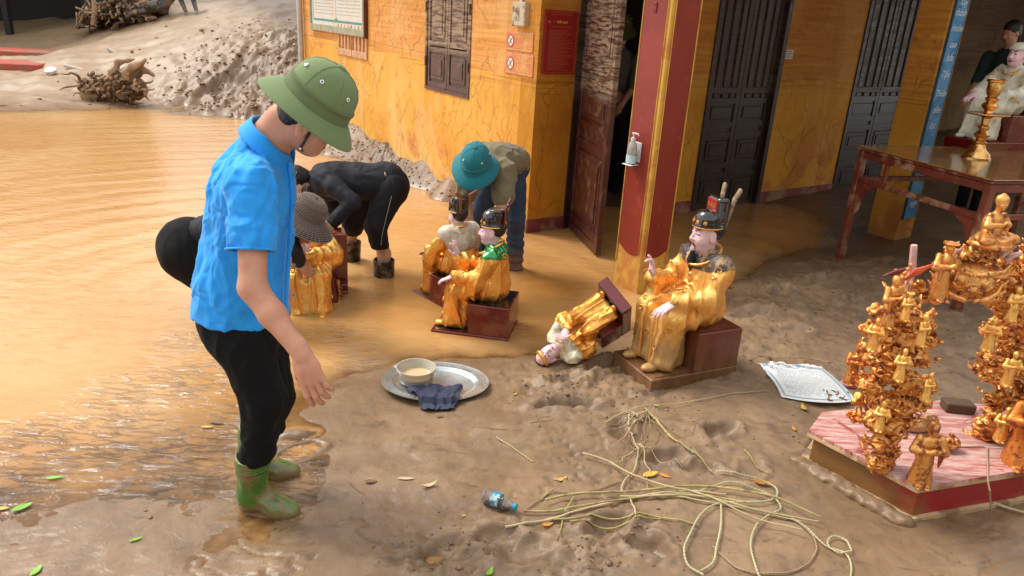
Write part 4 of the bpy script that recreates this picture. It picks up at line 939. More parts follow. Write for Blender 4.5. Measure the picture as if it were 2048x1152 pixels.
def hand_prims(S, fr, side=1, k=1.0, curl=.5, lab=0, spread=.10, thumb_out=.7, point=None):
    """fr: origin at wrist, y along the hand, z out of the back of the hand, x across. side=+1: thumb on +x"""
    S.ell(fr.p(0, .045 * k, 0), (.040 * k * fr.k, .050 * k * fr.k, .015 * k * fr.k), fr.R, .012 * fr.k, lab); S.cap(fr.p(0, -.03 * k, 0), fr.p(0, .03 * k, 0), .024 * k * fr.k, .024 * k * fr.k, .02 * fr.k, lab, flat=fr.R[:, 2], ff=1.35)
    L = [.072, .080, .074, .058]
    for i in range(4):
        x0 = side * (.031 - i * .0205) * k; ang = side * (1.5 - i) * spread * .6; cu = curl
        if point is not None: cu = point[i]
        p = np.array([x0, (.085 - .004 * abs(i - 1)) * k, 0.0]); dirv = np.array([math.sin(ang), math.cos(ang), 0.0]); pts = [fr.v(p - dirv * .02 * k)]; a = cu * .35
        for j, fl in enumerate((.46, .30, .24)):
            d = np.array([math.sin(ang), math.cos(a) * math.cos(ang), -math.sin(a)]); p = p + d * L[i] * fl * k; pts.append(fr.v(p)); a += cu * .9
        rr_ = np.array([.0105, .0098, .0088, .0075]) * k * fr.k * (1 if i < 3 else .88); S.path(pts, rr_, .0035 * fr.k, lab)
    p = np.array([side * .026, .012, -.004]) * k; d1 = np.array([side * math.sin(thumb_out), math.cos(thumb_out), -.35]); d1 /= np.linalg.norm(d1); d2 = np.array([side * math.sin(thumb_out * .45), math.cos(thumb_out * .45), -.45]); d2 /= np.linalg.norm(d2)
    p1 = p + d1 * .040 * k; p2 = p1 + d2 * .030 * k; p3 = p2 + d2 * .022 * k
    S.path([fr.v(p), fr.v(p1), fr.v(p2), fr.v(p3)], np.array([.0145, .012, .0105, .0085]) * k * fr.k, .008 * fr.k, lab)
def head_prims(S, fr, k=1.0, skin_l=0, dark=1, lip=2, brow=True, ears=True, neck=None, eye=None):
    q = k * fr.k
    S.ell(fr.p(0, -.015 * k, .035 * k), (.074 * q, .093 * q, .088 * q), fr.R, .02 * q, skin_l)
    S.ell(fr.p(0, .018 * k, -.025 * k), (.060 * q, .070 * q, .080 * q), fr.R, .02 * q, skin_l)
    S.ell(fr.p(0, .042 * k, -.082 * k), (.040 * q, .038 * q, .028 * q), fr.R, .03 * q, skin_l)
    S.cap(fr.p(0, .080 * k, .022 * k), fr.p(0, .100 * k, -.022 * k), .007 * q, .012 * q, .012 * q, skin_l)
    for s in (-1, 1):
        S.ell(fr.p(s * .012 * k, .090 * k, -.026 * k), (.009 * q, .010 * q, .007 * q), fr.R, .008 * q, skin_l)
        S.cap(fr.p(s * .012 * k, .080 * k, .034 * k), fr.p(s * .045 * k, .068 * k, .036 * k), .006 * q, .005 * q, .012 * q, skin_l)
        S.ell(fr.p(s * .036 * k, .050 * k, -.030 * k), (.020 * q, .024 * q, .024 * q), fr.R, .03 * q, skin_l)
        if ears:
            S.ell(fr.p(s * .073 * k, -.008 * k, -.008 * k), (.010 * q, .020 * q, .034 * q), fr.R, .006 * q, skin_l)
            S.ell(fr.p(s * .084 * k, -.004 * k, .000 * k), (.006 * q, .010 * q, .018 * q), fr.R, .004 * q, skin_l, op='s')
        S.ell(fr.p(s * .031 * k, .072 * k, .012 * k), (.015 * q, .010 * q, .007 * q), fr.R, .004 * q, skin_l if eye is None else eye)
        S.cap(fr.p(s * .018 * k, .081 * k, .013 * k), fr.p(s * .046 * k, .072 * k, .012 * k), .0035 * q, .003 * q, .001 * q, dark)
        if brow: S.cap(fr.p(s * .014 * k, .087 * k, .034 * k), fr.p(s * .050 * k, .070 * k, .042 * k), .0042 * q, .003 * q, .001 * q, dark)
    S.cap(fr.p(-.017 * k, .083 * k, -.054 * k), fr.p(.017 * k, .083 * k, -.054 * k), .0062 * q, .0062 * q, .004 * q, lip)
    S.cap(fr.p(-.012 * k, .081 * k, -.063 * k), fr.p(.012 * k, .081 * k, -.063 * k), .0060 * q, .0060 * q, .004 * q, lip)
    if neck is not None: S.cap(fr.p(0, -.018 * k, -.05 * k), neck, .048 * q, .052 * q, .03 * q, skin_l)
def foldf(fr, amp=.006, freq=60, seed=0, vert=True):
    Ri = fr.R.T
    def f(P):
        L = (P - fr.o) @ fr.R / fr.k; a = np.arctan2(L[:, 0], L[:, 1] + .02)
        n = perlin(L[:, 0] * 5 + seed, L[:, 1] * 5, L[:, 2] * 2.5)
        r = (1 - 2 * np.abs(np.sin((a * freq / 6.0 + 3.2 * n + L[:, 2] * 5) * .5)) ** .55) * amp + perlin(L[:, 0] * 26, L[:, 1] * 26, L[:, 2] * 14 + seed) * amp * .55
        return r * fr.k
    return f
def mandarin(name, label, fr, mats, group, hat='tall', h=.0055, shoulder=None, base='box', hands='pose', hatmud=False, beard=True, paddle=True, headturn=0.0, base_mats=None, robe_lab=None, sash=True, headscale=.88, yoke=(.23, .17, .100), legs='down', basedim=None):
    """seated robed figure; fr local: x right, y forward, z up; unit figure is 1 m tall"""
    M = mats; root = empty(name, fr.o, label, 'statue', group); k = fr.k
    # --- plinth and seat
    mb = MB(); P = lambda x, y, z: fr.p(x, y, z)
    bx = (lambda c, hh, mi=0, bev=.004: mb.box(fr.p(*c), np.array(hh) * k, fr.R, bev, mi))
    if base != 'none':
        bw = .195
        bx((0, -.01, .015), (bw, .29, .055)); mb.build('foot_board', M['base'], root)
        mb = MB(); bx = (lambda c, hh, mi=0, bev=.004: mb.box(fr.p(*c), np.array(hh) * k, fr.R, bev, mi))
        bx((0, -.145, .1855), (bw - .002, .150, .1155)); mb.build('seat_block', M['base'], root)
        for c_, in ((((0, .12, .0718)),), (((0, -.145, .3030)),)): mb = MB(); mb.box(fr.p(*c_), np.array((bw - .02, .135, .0018)) * k, fr.R); mb.build('black_top', M.get('top', M_blackl), root)
    # --- robe
    S = SDF(); z0 = 0.0
    S.ell(P(0, -.12, .40), np.array((.155, .135, .13)) * k, fr.R, .04 * k); S.ell(P(0, -.13, .54), np.array((.135, .105, .16)) * k, fr.R, .05 * k)
    S.cap(P(-.115, -.13, .655), P(.115, -.13, .655), .062 * k, None, .05 * k); S.cap(P(0, -.12, .66), P(0, -.11, .72), .055 * k, .04 * k, .03 * k)
    for s in (-1, 1):
        S.cap(P(s * .075, -.08, .385), P(s * .098, .125, .375), .085 * k, .072 * k, .04 * k)
        S.cap(P(s * .098, .125, .36), P(s * .092, .150, .13), .072 * k, .064 * k, .03 * k)
        S.ell(P(s * .092, .155, .115), np.array((.068, .060, .05)) * k, fr.R, .03 * k)
    S.box(P(0, .10, .21), np.array((.125, .085, .155)) * k, fr.R, .04 * k, .04 * k)
    sh = [P(-.150, -.13, .645), P(.150, -.13, .645)]
    if hands == 'pose': el = [P(-.172, -.04, .49), P(.185, -.04, .48)]; wr = [P(-.115, .125, .475), P(.085, .155, .545)]   # left hand on knee(-x) , right raised
    elif hands == 'front': el = [P(-.205, -.05, .49), P(.205, -.05, .49)]; wr = [P(-.05, .10, .52), P(.05, .10, .56)]
    else: el = [P(-.205, -.04, .49), P(.205, -.04, .49)]; wr = [P(-.115, .125, .46), P(.115, .125, .46)]
    for i in (0, 1):
        S.cap(sh[i], el[i], .056 * k, .058 * k, .035 * k); S.cap(el[i], wr[i], .056 * k, .046 * k, .03 * k)
        dn = fr.R @ np.array([0, -.02, -.13]) * k; S.cap(el[i] + dn * .4, el[i] * .5 + wr[i] * .5 + dn, .055 * k, .035 * k, .04 * k); S.cap(wr[i] * .8 + el[i] * .2, wr[i] + dn * .9, .042 * k, .026 * k, .03 * k)
    S.halfcut(P(0, 0, .072), -fr.R[:, 2])
    labf = None
    if shoulder is not None:      # painted yoke over the shoulders
        S.ell(P(0, -.12, .70), np.array(yoke) * k, fr.R, .001, 1, op='paint')
    fd = foldf(fr, .0085, 96, hash(name) % 7 if False else len(label) % 7)
    V, F, fl = S.mesh(h, None); V = relax(V, F, 1); N = vnorm(V, F); V = V + N * fd(V)[:, None]
    MO('robe', V, F, [M['robe'], shoulder if shoulder is not None else M['robe']], root, True, fl)
    # trims: collar ring, hems, sash, medallion scrolls
    mb = MB()
    cr = []
    for i in range(25):
        a = 2 * math.pi * i / 24; cr.append(P(.088 * math.sin(a), -.115 + .085 * math.cos(a) + .01, .700 - .050 * math.cos(a) - .012))
    mb.tube(cr, .0085 * k, 8); mb.build('collar_ring', M.get('trim', M_bronze), root, True)
    mb = MB(); r_ = random.Random(len(label))
    Vl = (V - fr.o) @ fr.R / k; N = vnorm(V, F); Nl = N @ fr.R
    cand = np.where(((Nl[:, 1] > .2) | (np.abs(Nl[:, 0]) > .5)) & (Vl[:, 2] > .14))[0]
    for i in r_.sample(list(cand), 34):           # carved scroll ornament laid on the robe
        nn = N[i]; u_ = np.cross(nn, fr.R[:, 2]); u_ /= np.linalg.norm(u_) + 1e-9; v_ = np.cross(nn, u_); sg = r_.choice((-1, 1)); ph = r_.uniform(0, 6.28); sc__ = r_.uniform(.7, 1.2)
        mb.tube([V[i] + nn * .002 * k + (u_ * math.cos(sg * a + ph) + v_ * math.sin(sg * a + ph)) * (.003 + a * .0024) * k * sc__ for a in np.linspace(0, 7, 13)], .0040 * k, 5)
    o = mb.build('scroll_ornament', M.get('trim', M_gold), root, True); o['kind'] = 'stuff'
    if sash:
        for s in (-1, 1):
            mb = MB(); mb.tube([P(s * .05, .10, .455), P(s * .052, .185, .425), P(s * .05, .212, .34), P(s * .05, .208, .22), P(s * .05, .205, .10)], .0075 * k, 6); mb.build('sash', M.get('trim2', M_gold), root, True)
    # --- shoes
    for s in (-1, 1):
        S = SDF(); S.ell(P(s * .09, .225, .092), np.array((.034, .055, .024)) * k, fr.R, .01); S.halfcut(P(0, 0, .0725), -fr.R[:, 2]); skin('shoe', S, h, M.get('shoe', M_goldo), root)
    # --- hands
    for i, s in ((0, -1), (1, 1)):
        S = SDF(); w = wr[i]; f = fr.R @ np.array([0, 1.0, 0]); up = fr.R[:, 2]
        if hands == 'pose' and s > 0: R = frameR(fr.R @ np.array([-.15, .25, .95]), fr.R @ np.array([-.3, -1, .2])); pt = [.25, .9, .3, .15]
        elif hands == 'front': R = frameR(fr.R @ np.array([-s * .55, .25, .75]), fr.R @ np.array([0, 1, .1])); pt = [.2, .2, .2, .2]
        else: R = frameR(fr.R @ np.array([0, .93, -.38]), fr.R @ np.array([0, .3, 1])); pt = [.35, .35, .35, .35]
        hand_prims(S, Fr(w + R[:, 1] * .02 * k, R, k), side=-s, k=.82, point=pt, thumb_out=.6); skin('hand', S, min(h, .0042) * .85, M['skin'], root)
    # --- head
    hp = P(0, -.10, .80); Rh = fr.R @ rotz(headturn); hf = Fr(hp, Rh, k)
    S = SDF(); head_prims(S, hf, headscale, 0, 1, 2, neck=P(0, -.11, .68)); q = headscale
    S.ell(hf.p(0, -.03 * q, .04 * q), np.array((.0765 * q, .090 * q, .090 * q)) * k, hf.R, .001, 3); S.P[-1]['lab'] = 1
    S.ell(hf.p(0, .055 * q, .0), np.array((.075 * q, .065 * q, .125 * q)) * k, hf.R, .001, 0, op='paint')
    # repaint features over the face region
    for s in (-1, 1):
        S.cap(hf.p(s * .014 * q, .090 * q, .034 * q), hf.p(s * .052 * q, .072 * q, .044 * q), .006 * k, .004 * k, .001, 1, op='paint'); S.cap(hf.p(s * .018 * q, .084 * q, .011 * q), hf.p(s * .047 * q, .075 * q, .012 * q), .0052 * k, .004 * k, .001, 1, op='paint')
        S.ell(hf.p(s * .078 * q, -.005 * q, -.005 * q), np.array((.018, .026, .040)) * k * q, hf.R, .001, 0, op='paint')
    S.cap(hf.p(-.017 * q, .086 * q, -.057 * q), hf.p(.017 * q, .086 * q, -.057 * q), .008 * k, None, .001, 2, op='paint')
    skin('head', S, h * .62, [M['skin'], M_hairb, M_lip], root, rl=1)
    if beard:
        mb = MB(); mb.tube([hf.p(0, .075 * q, -.105 * q), hf.p(0, .085 * q, -.16 * q), hf.p(0, .06 * q, -.25 * q)], np.array([.014, .022, .010]) * k, 8)
        for s in (-1, 1): mb.tube([hf.p(s * .008 * q, .088 * q, -.046 * q), hf.p(s * .03 * q, .085 * q, -.065 * q), hf.p(s * .036 * q, .08 * q, -.11 * q)], np.array([.003, .003, .001]) * k, 6)
        mb.build('beard', M_hairb, root, True)
    # --- hat
    hr = empty('hat', (0, 0, 0)); hr.parent = root
    def hatm(): return M.get('hat', M_blackl)
    zt = .060 * q
    S = SDF(); S.ell(hf.p(0, -.005, zt), np.array((.088, .100, .030)) * q * k, hf.R, .004); S.box(hf.p(0, -.005, zt + .018 * q), np.array((.0001, .0001, .0001)), hf.R, 0, .001)
    if hat == 'tall':
        S.cap(hf.p(0, .0, zt), hf.p(0, .004, zt + .018), .080 * k * q, .083 * k * q, .01 * k)
        S.box(hf.p(0, -.046, zt + .085), np.array((.066, .036, .075)) * k, hf.R, .026 * k, .004 * k)
    elif hat == 'step':
        S.cap(hf.p(0, .004, zt), hf.p(0, .006, zt + .040), .079 * k * q, .082 * k * q, .01 * k)
        S.cap(hf.p(0, -.030, zt + .02), hf.p(0, -.034, zt + .085), .064 * k, .066 * k, .008 * k)
    elif hat == 'turban':
        S.ell(hf.p(0, -.01, zt + .01), np.array((.080, .09, .050)) * q * k * 1.1, hf.R, .01)
    S.halfcut(hf.p(0, 0, zt - .012), -hf.R[:, 2])
    if hat in ('tall', 'step'):
        S.halfcut(hf.p(0, 0, zt + (.158 if hat == 'tall' else .118)), hf.R[:, 2])
    skin('crown', S, h * .7, hatm(), hr)
    if hat in ('tall', 'step'):
        mb = MB(); ring = [hf.p(.083 * q * math.sin(a), -.005 + .093 * q * math.cos(a), zt - .006) for a in np.linspace(0, 2 * math.pi, 25)]; mb.tube(ring, .0065 * k, 6); mb.build('hat_band', M.get('trim', M_bronze), hr, True)
        for j, a in enumerate((-.9, -.3, .3, .9)):
            mb = MB(); c = hf.p(.081 * q * math.sin(a), .001 + .088 * q * math.cos(a), zt + .022); mb.lathe([(.0001, -.006 * k), (.012 * k, -.003 * k), (.012 * k, .003 * k), (.0001, .008 * k)], c, frameR(hf.R @ np.array([0, 0, 1.0]), hf.R @ np.array([math.sin(a), math.cos(a), 0])), 10); mb.build('stud', M.get('trim', M_bronze), hr, True)
        if hat == 'tall':
            mb = MB(); mb.box(hf.p(0, -.0085, zt + .110), np.array((.048, .0018, .034)) * k, hf.R, .001); pl_ = mb.build('red_plaque', M_redp2, hr)
            for j in (-1, 0, 1):
                mb = MB(); c = hf.p(j * .026, -.0055, zt + .112)
                for (dx, dz, w, hh) in ((0, .008, .008, .002), (0, 0, .007, .002), (0, -.008, .009, .002), (0, 0, .002, .010), (-.006, -.004, .002, .005)): mb.box(c + hf.R @ np.array([dx, 0, dz]) * k, np.array((w, .0012, hh)) * k, hf.R)
                mb.build('character', M.get('trim', M_bronze), pl_)
        if paddle:
            for s in (-1, 1):
                S = SDF(); a0 = hf.p(s * .035, -.085, zt - .01); a1 = hf.p(s * (.06 if hat == 'tall' else .05), -.10, zt + (.15 if hat == 'tall' else .14)); a2 = hf.p(s * (.075 if hat == 'tall' else .10), -.115, zt + (.20 if hat == 'tall' else .17))
                S.path([a0, a1, a2], np.array([.010, .015, .017]) * k, .006, flat=hf.R[:, 1], ff=1.6); skin('hat_wing', S, h * .8, M.get('wing', M_bronze), hr)
    return root, hf
M_redp2 = simple('red_plaque_lacquer', (.38, .02, .015), .3); 
GRP = 'painted temple statues rescued from the flood'
def stfr(basepx, fdir, k, z=0.0, pivot=(0, 0, 0), tilt=None):
    R = frameR((fdir[0], fdir[1], 0));  R = R if tilt is None else tilt @ R
    g = G(basepx[0], basepx[1], z); f = Fr(g, R, k); f.o = g - R @ (np.array(pivot) * k); return f
# large seated mandarin on the mud at right of the pillar
f5 = stfr((1300, 790), (-.87, -.42), 1.0, .03, pivot=(-.195, .28, 0)); f5.o[2] = .045
mandarin('seated_statue', 'large gold statue with red plaque hat on a mud coated base', f5,
    dict(robe=M_gold5, base=M_mudred, top=M_mudred, skin=M_pinkf, trim=M_bronze, hat=M_blackl, wing=simple('muddy_wing', (.36, .25, .15), .7, dirt=20, dirtc=(.2, .12, .07)), trim2=M_gold, shoe=M_gold5), GRP, 'tall', .0052, shoulder=simple('grey_black_yoke', (.08, .06, .055), .35, dirt=12, dirtc=(.50, .30, .10)), hands='pose', headturn=-.15)
f3 = stfr((1016, 692), (-.97, .16), .86, -.02, pivot=(-.195, -.30, 0)); f3.o[2] = -.045
f3.o = f3.o + np.array([0.0, 0.02, 0])
mandarin('seated_statue', 'gold statue with glossy green shoulders on a red block in the water', f3,
    dict(robe=M_goldo, base=M_redl, skin=M_pinkf, trim=M_gold, hat=M_blackl, wing=M_redl, trim2=M_gold), GRP, 'step', .0052, shoulder=M_green, hands='pose', headturn=.1)
f2 = stfr((896, 592), (-.66, .75), .82, .0); f2.o = f2.o.copy(); f2.o[2] = -.05
r2, h2 = mandarin('seated_statue', 'gold statue seen from behind with a white cloth over its shoulders', f2,
    dict(robe=M_goldo, base=M_redl, skin=M_pinkf, trim=M_gold, hat=M_blackl, wing=simple('brown_hat_wing', (.25, .09, .03), .4), trim2=M_gold), GRP, 'step', .0055, hands='knees', sash=False)
S = SDF(); P = f2.p; kk = f2.k       # cloth over the shoulders
S.cap(P(-.13, -.13, .665), P(.13, -.13, .665), .078 * kk, None, .05 * kk); S.ell(P(0, -.165, .60), np.array((.150, .085, .105)) * kk, f2.R, .04 * kk); S.halfcut(P(0, -.09, 0), f2.R[:, 1]); S.halfcut(P(0, 0, .53), -f2.R[:, 2])
fdc = lambda Q: perlin(Q[:, 0] * 22, Q[:, 1] * 22, Q[:, 2] * 16) * .005 + perlin(Q[:, 0] * 60, Q[:, 1] * 60, Q[:, 2] * 50) * .002
V, F, fl = S.mesh(.005); V = relax(V, F, 1); V = V + vnorm(V, F) * fdc(V)[:, None]
tag(MO('draped_cloth', V, F, M_cloth, None, True), 'muddy white cloth draped over the shoulders of the statue seen from behind', 'cloth')
# statue lying on its back, head towards the camera
ax = G(1092, 722, .09) - G(1262, 640, .22); ax /= np.linalg.norm(ax)
Rl = frameR(np.array([-.15, -.72, .72]), ax); 
sR = np.linalg.det(Rl)
f4 = Fr(G(1262, 648, .16), Rl, .60); 
hd = f4.p(0, -.10, .82); tgt = W(1093, 712, G(1093, 735)[1] + .02); f4.o = f4.o + (tgt - hd)
mandarin('lying_statue', 'white and gold robed statue toppled on its back at the water edge', f4,
    dict(robe=M_goldo, base=M_redl, skin=M_pinkf, trim=M_gold, hat=M_gold, trim2=M_gold), GRP, 'cap', .0055, shoulder=M_whiter, hands='front', beard=False, headscale=1.08, yoke=(.30, .30, .235))
# statue held by the women, tilted back
R1 = rotz(.0) @ frameR((.22, -1.0, 0)) ; R1 = R1 @ rotx(.10) @ roty(.10)
f1 = Fr(np.array([0, 0, 0.0]), R1, .92); c1_ = W(612, 540, 4.62); f1.o = c1_ - R1 @ (np.array([0, .0, .42]) * .86)
mandarin('held_statue', 'gold statue with a dark throne held up by the woven hat woman', f1,
    dict(robe=M_gold, base=M_redl, skin=M_pinkf, trim=M_gold, hat=M_gold, trim2=M_gold), GRP, 'cap', .0055, hands='front', beard=False)
root1 = [o for o in bpy.data.objects if o.name == 'held_statue'][0]
Rt = frameR((1.0, .35, 0)); tb = W(655, 545, 4.85)
mb = MB(); mb.box(tb + [0, 0, 0], (.085, .13, .30), Rt, .006); mb.build('throne_back', M_redl, root1)
for i in range(3):
    mb = MB(); z = G(668, 600)[2]; c = W(668, 572 + i * 14, 4.72); mb.box(c, (.012, .09, .010), Rt, .003); mb.box(c + [.045, 0, 0], (.045, .010, .010), Rt, .003); mb.build('throne_rail', M_redl, root1)
mb = MB(); c = W(676, 585, 4.70); mb.tube([c + [0, 0, .09], c + [.01, 0, .0], c + [.0, 0, -.09]], [.014, .011, .018], 8); mb.build('throne_post', M_bronze, root1, True)
# ================================================================== PEOPLE
def skinm(name, c):
    t = NT(name); n = t.noise(9, 6, .65); col = t.ramp(n, [(.3, rgb(c[0] * .82, c[1] * .70, c[2] * .66)), (.7, rgb(min(1, c[0] * 1.1), c[1] * 1.1, c[2] * 1.1))])
    t.set(col=col, rough=.48, sss=.08, spec=.45); t.b.inputs['Subsurface Radius'].default_value = (.012, .005, .003); t.bump(t.noise(120, 4), .25, .0015); return t.m
M_skin = skinm('warm_skin', (.60, .30, .19)); M_skin2 = skinm('tanned_skin', (.50, .27, .17)); M_skinw = skinm('light_skin', (.66, .42, .30))
M_hair = simple('black_hair', (.010, .008, .008), .45, bump=.5, bsc=160, bd=.004)
def clothm(name, c, rough=.8, sc=3.0, weave=350, mud=None, var=.12):
    t = NT(name); n = t.noise(sc, 4); col = t.ramp(n, [(.3, rgb(c[0] * (1 - var), c[1] * (1 - var), c[2] * (1 - var))), (.7, rgb(*[min(1, q * (1 + var)) for q in c]))])
    if mud:
        x = t.xyz(); mk = t.ramp(t.math('ADD', x[2], t.math('MULTIPLY', t.noise(12, 5), .15)), [(mud - .02, 1.0), (mud + .10, 0.0)]); col = t.mix(t.math('MULTIPLY', mk, .6), col, rgb(.25, .15, .08))
    t.set(col=col, rough=rough, spec=.3, sheen=.15 if max(c) > .1 else 0.0); t.bump(t.math('ADD', t.math('MULTIPLY', t.noise(weave, 2), .5), t.noise(25, 5, .6)), .30, .003); return t.m
M_blue_s = clothm('bright_blue_shirt_cotton', (.020, .33, .86), .75); M_navy = clothm('navy_lining', (.02, .03, .10)); M_trous = clothm('black_trouser_cloth', (.004, .0035, .004), .9); M_olive = clothm('olive_tee', (.20, .165, .09), .85)
M_jean = clothm('wet_denim', (.03, .055, .10), .7, mud=.18); M_blacks = clothm('black_stretch', (.012, .012, .018), .75); M_blackc = clothm('black_capri', (.009, .007, .009), .8)
def bootm(name, c):
    t = NT(name); x = t.xyz(); n = t.noise(9, 5, .65); col = t.ramp(t.noise(5, 3), [(.3, rgb(c[0] * .8, c[1] * .8, c[2] * .8)), (.7, rgb(*[q * 1.25 for q in c]))])
    mk = t.math('MAXIMUM', t.math('MULTIPLY', t.ramp(n, [(.50, 0), (.60, 1)]), .75), t.ramp(t.math('ADD', x[2], t.math('MULTIPLY', n, .08)), [(.055, 1.0), (.10, 0.0)])); col = t.mix(mk, col, rgb(.27, .165, .08))
    t.set(col=col, rough=t.mix(mk, rgb(.22, .22, .22), rgb(.5, .5, .5)), spec=.5, coat=.2); t.bump(n, .3, .003); return t.m
M_boot = bootm('green_rubber', (.06, .17, .025)); M_bootk = simple('black_wet_rubber', (.02, .014, .012), .25, dirt=10); M_solem = simple('muddy_sole', (.22, .13, .06), .7, bump=.8, bsc=50, bd=.006); M_yel = simple('yellow_sole_rubber', (.70, .42, .03), .4, dirt=9)
def helmet(name, hp, R, s, mat, label, top_parent=None, strap=None):
    """cloth covered sun helmet: lathe with dome, band and drooping brim, longer at front and back"""
    e = empty(name, hp, None); 
    if top_parent is not None: e.parent = top_parent; e.location = e.location - wloc(top_parent)
    n = 56
    prof = [(.0, .158), (.03, .156), (.06, .146), (.085, .128), (.104, .100), (.113, .068), (.117, .040)]
    band = [(.1205, .038), (.1225, .030), (.1225, .008), (.121, .002)]
    brim = [(.118, .003), (.124, -.001), (.145, -.016), (.168, -.038), (.184, -.058), (.1855, -.061), (.182, -.062), (.165, -.043), (.14, -.022), (.11, -.006)]
    def lat(pr, nm, m, sxy=None):
        V = []; F = []
        for (r, z) in pr:
            for k in range(n):
                a = 2 * math.pi * k / n; rr_ = r
                ex = 1.0 + .10 * abs(math.cos(a))**2      # oval front to back (y)
                x = rr_ * math.sin(a) * .93; y = rr_ * math.cos(a) * ex; zz = z
                if r > .125: zz -= (r - .125) * .10 * (abs(math.cos(a)) ** 2) ; zz += (r - .125) * .22 * abs(math.sin(a))**2
                V.append((x, y, zz))
        for i in range(len(pr) - 1):
            for k in range(n):
                k2 = (k + 1) % n; F.append((i*n+k, (i+1)*n+k, (i+1)*n+k2, i*n+k2))
        return MO(nm, np.array(V) * s @ R.T + hp, F, m, e, True)
    lat(prof + band[:0], 'dome', mat); lat([(.114, .050), (.1235, .047), (.1235, .040), (.1215, .038), (.1225, .012), (.126, .009), (.126, -.004)], 'hat_band', M_bandc if mat is M_helm else mat); lat(brim, 'brim', mat)
    mb = MB(); mb.lathe([(.016, -.004), (.014, .006), (.001, .009)], hp + R @ np.array([0, 0, .158]) * s, R, 12); mb.build('top_button', mat, e, True)
    for a in (.75, 1.75, -.75, -1.75, 2.6, -2.6):
        rr_ = .103; d = np.array([math.sin(a) * .93 * rr_, math.cos(a) * 1.09 * rr_, .098]); nn = np.array([math.sin(a), math.cos(a), .55]); nn /= np.linalg.norm(nn)
        Re = R @ frameR(nn, (0, 0, 1)); mb = MB(); ring = [hp + R @ d * s + Re @ np.array([.0055 * math.cos(q), .0035, .0055 * math.sin(q)]) * s for q in np.linspace(0, 2 * math.pi, 13)]; mb.tube(ring, .0026 * s, 6); ey = mb.build('eyelet', M_eyel, e, True)
        mb = MB(); mb.lathe([(.0045 * s, 0), (.0001, .001)], hp + R @ d * s + Re @ np.array([0, .004, 0]) * s, Re @ rotx(-math.pi / 2), 8); mb.build('eyelet_hole', M_blk, ey)
    for a in np.linspace(0, math.pi * 2, 7)[:-1]:    # panel seams
        pts = [hp + R @ np.array([r * math.sin(a) * .93, r * math.cos(a) * (1 + .10 * math.cos(a)**2), z + .0005]) * s for (r, z) in [(.008, .1585), (.03, .1565), (.06, .1465), (.085, .1285), (.104, .1005), (.113, .0685), (.117, .044)]]
        mb = MB(); mb.tube(pts, .0013 * s, 4); mb.build('seam', mat, e)
    return e
M_eyel = flat('white_metal_eyelet', (.8, .8, .76), .35, .3); M_helm = clothm('sage_green_helmet_cloth', (.165, .225, .095), .85, 6, 500, var=.05); M_teal_h = clothm('teal_helmet_cloth', (.010, .17, .20), .8, 6, 400, var=.08); M_bandc = clothm('helmet_band_cloth', (.12, .155, .062), .85, 6, 500); M_strap = simple('dark_strap', (.03, .015, .03), .5)
def wr_fold(seed, amp=.006, f=9, dirv=(0, 0, 1)):
    dv = np.asarray(dirv, float); dv /= np.linalg.norm(dv)
    def g(P):
        w = P + .05 * np.stack([perlin(P[:, 0] * 6 + seed, P[:, 1] * 6, P[:, 2] * 6), perlin(P[:, 0] * 6, P[:, 1] * 6 + seed, P[:, 2] * 6), perlin(P[:, 0] * 6, P[:, 1] * 6, P[:, 2] * 6 + seed)], 1)
        a = w @ dv; pr = w - np.outer(a, dv)
        n = perlin(pr[:, 0] * f * 1.9 + seed, pr[:, 1] * f * 1.9, pr[:, 2] * f * 1.9 + a * f * .55)
        n2 = perlin(w[:, 0] * f * 3.3, w[:, 1] * f * 3.3 + seed, w[:, 2] * f * 2.6)
        return amp * ((1 - np.abs(n) * 2.2) * .8 + n2 * .45)
    return g
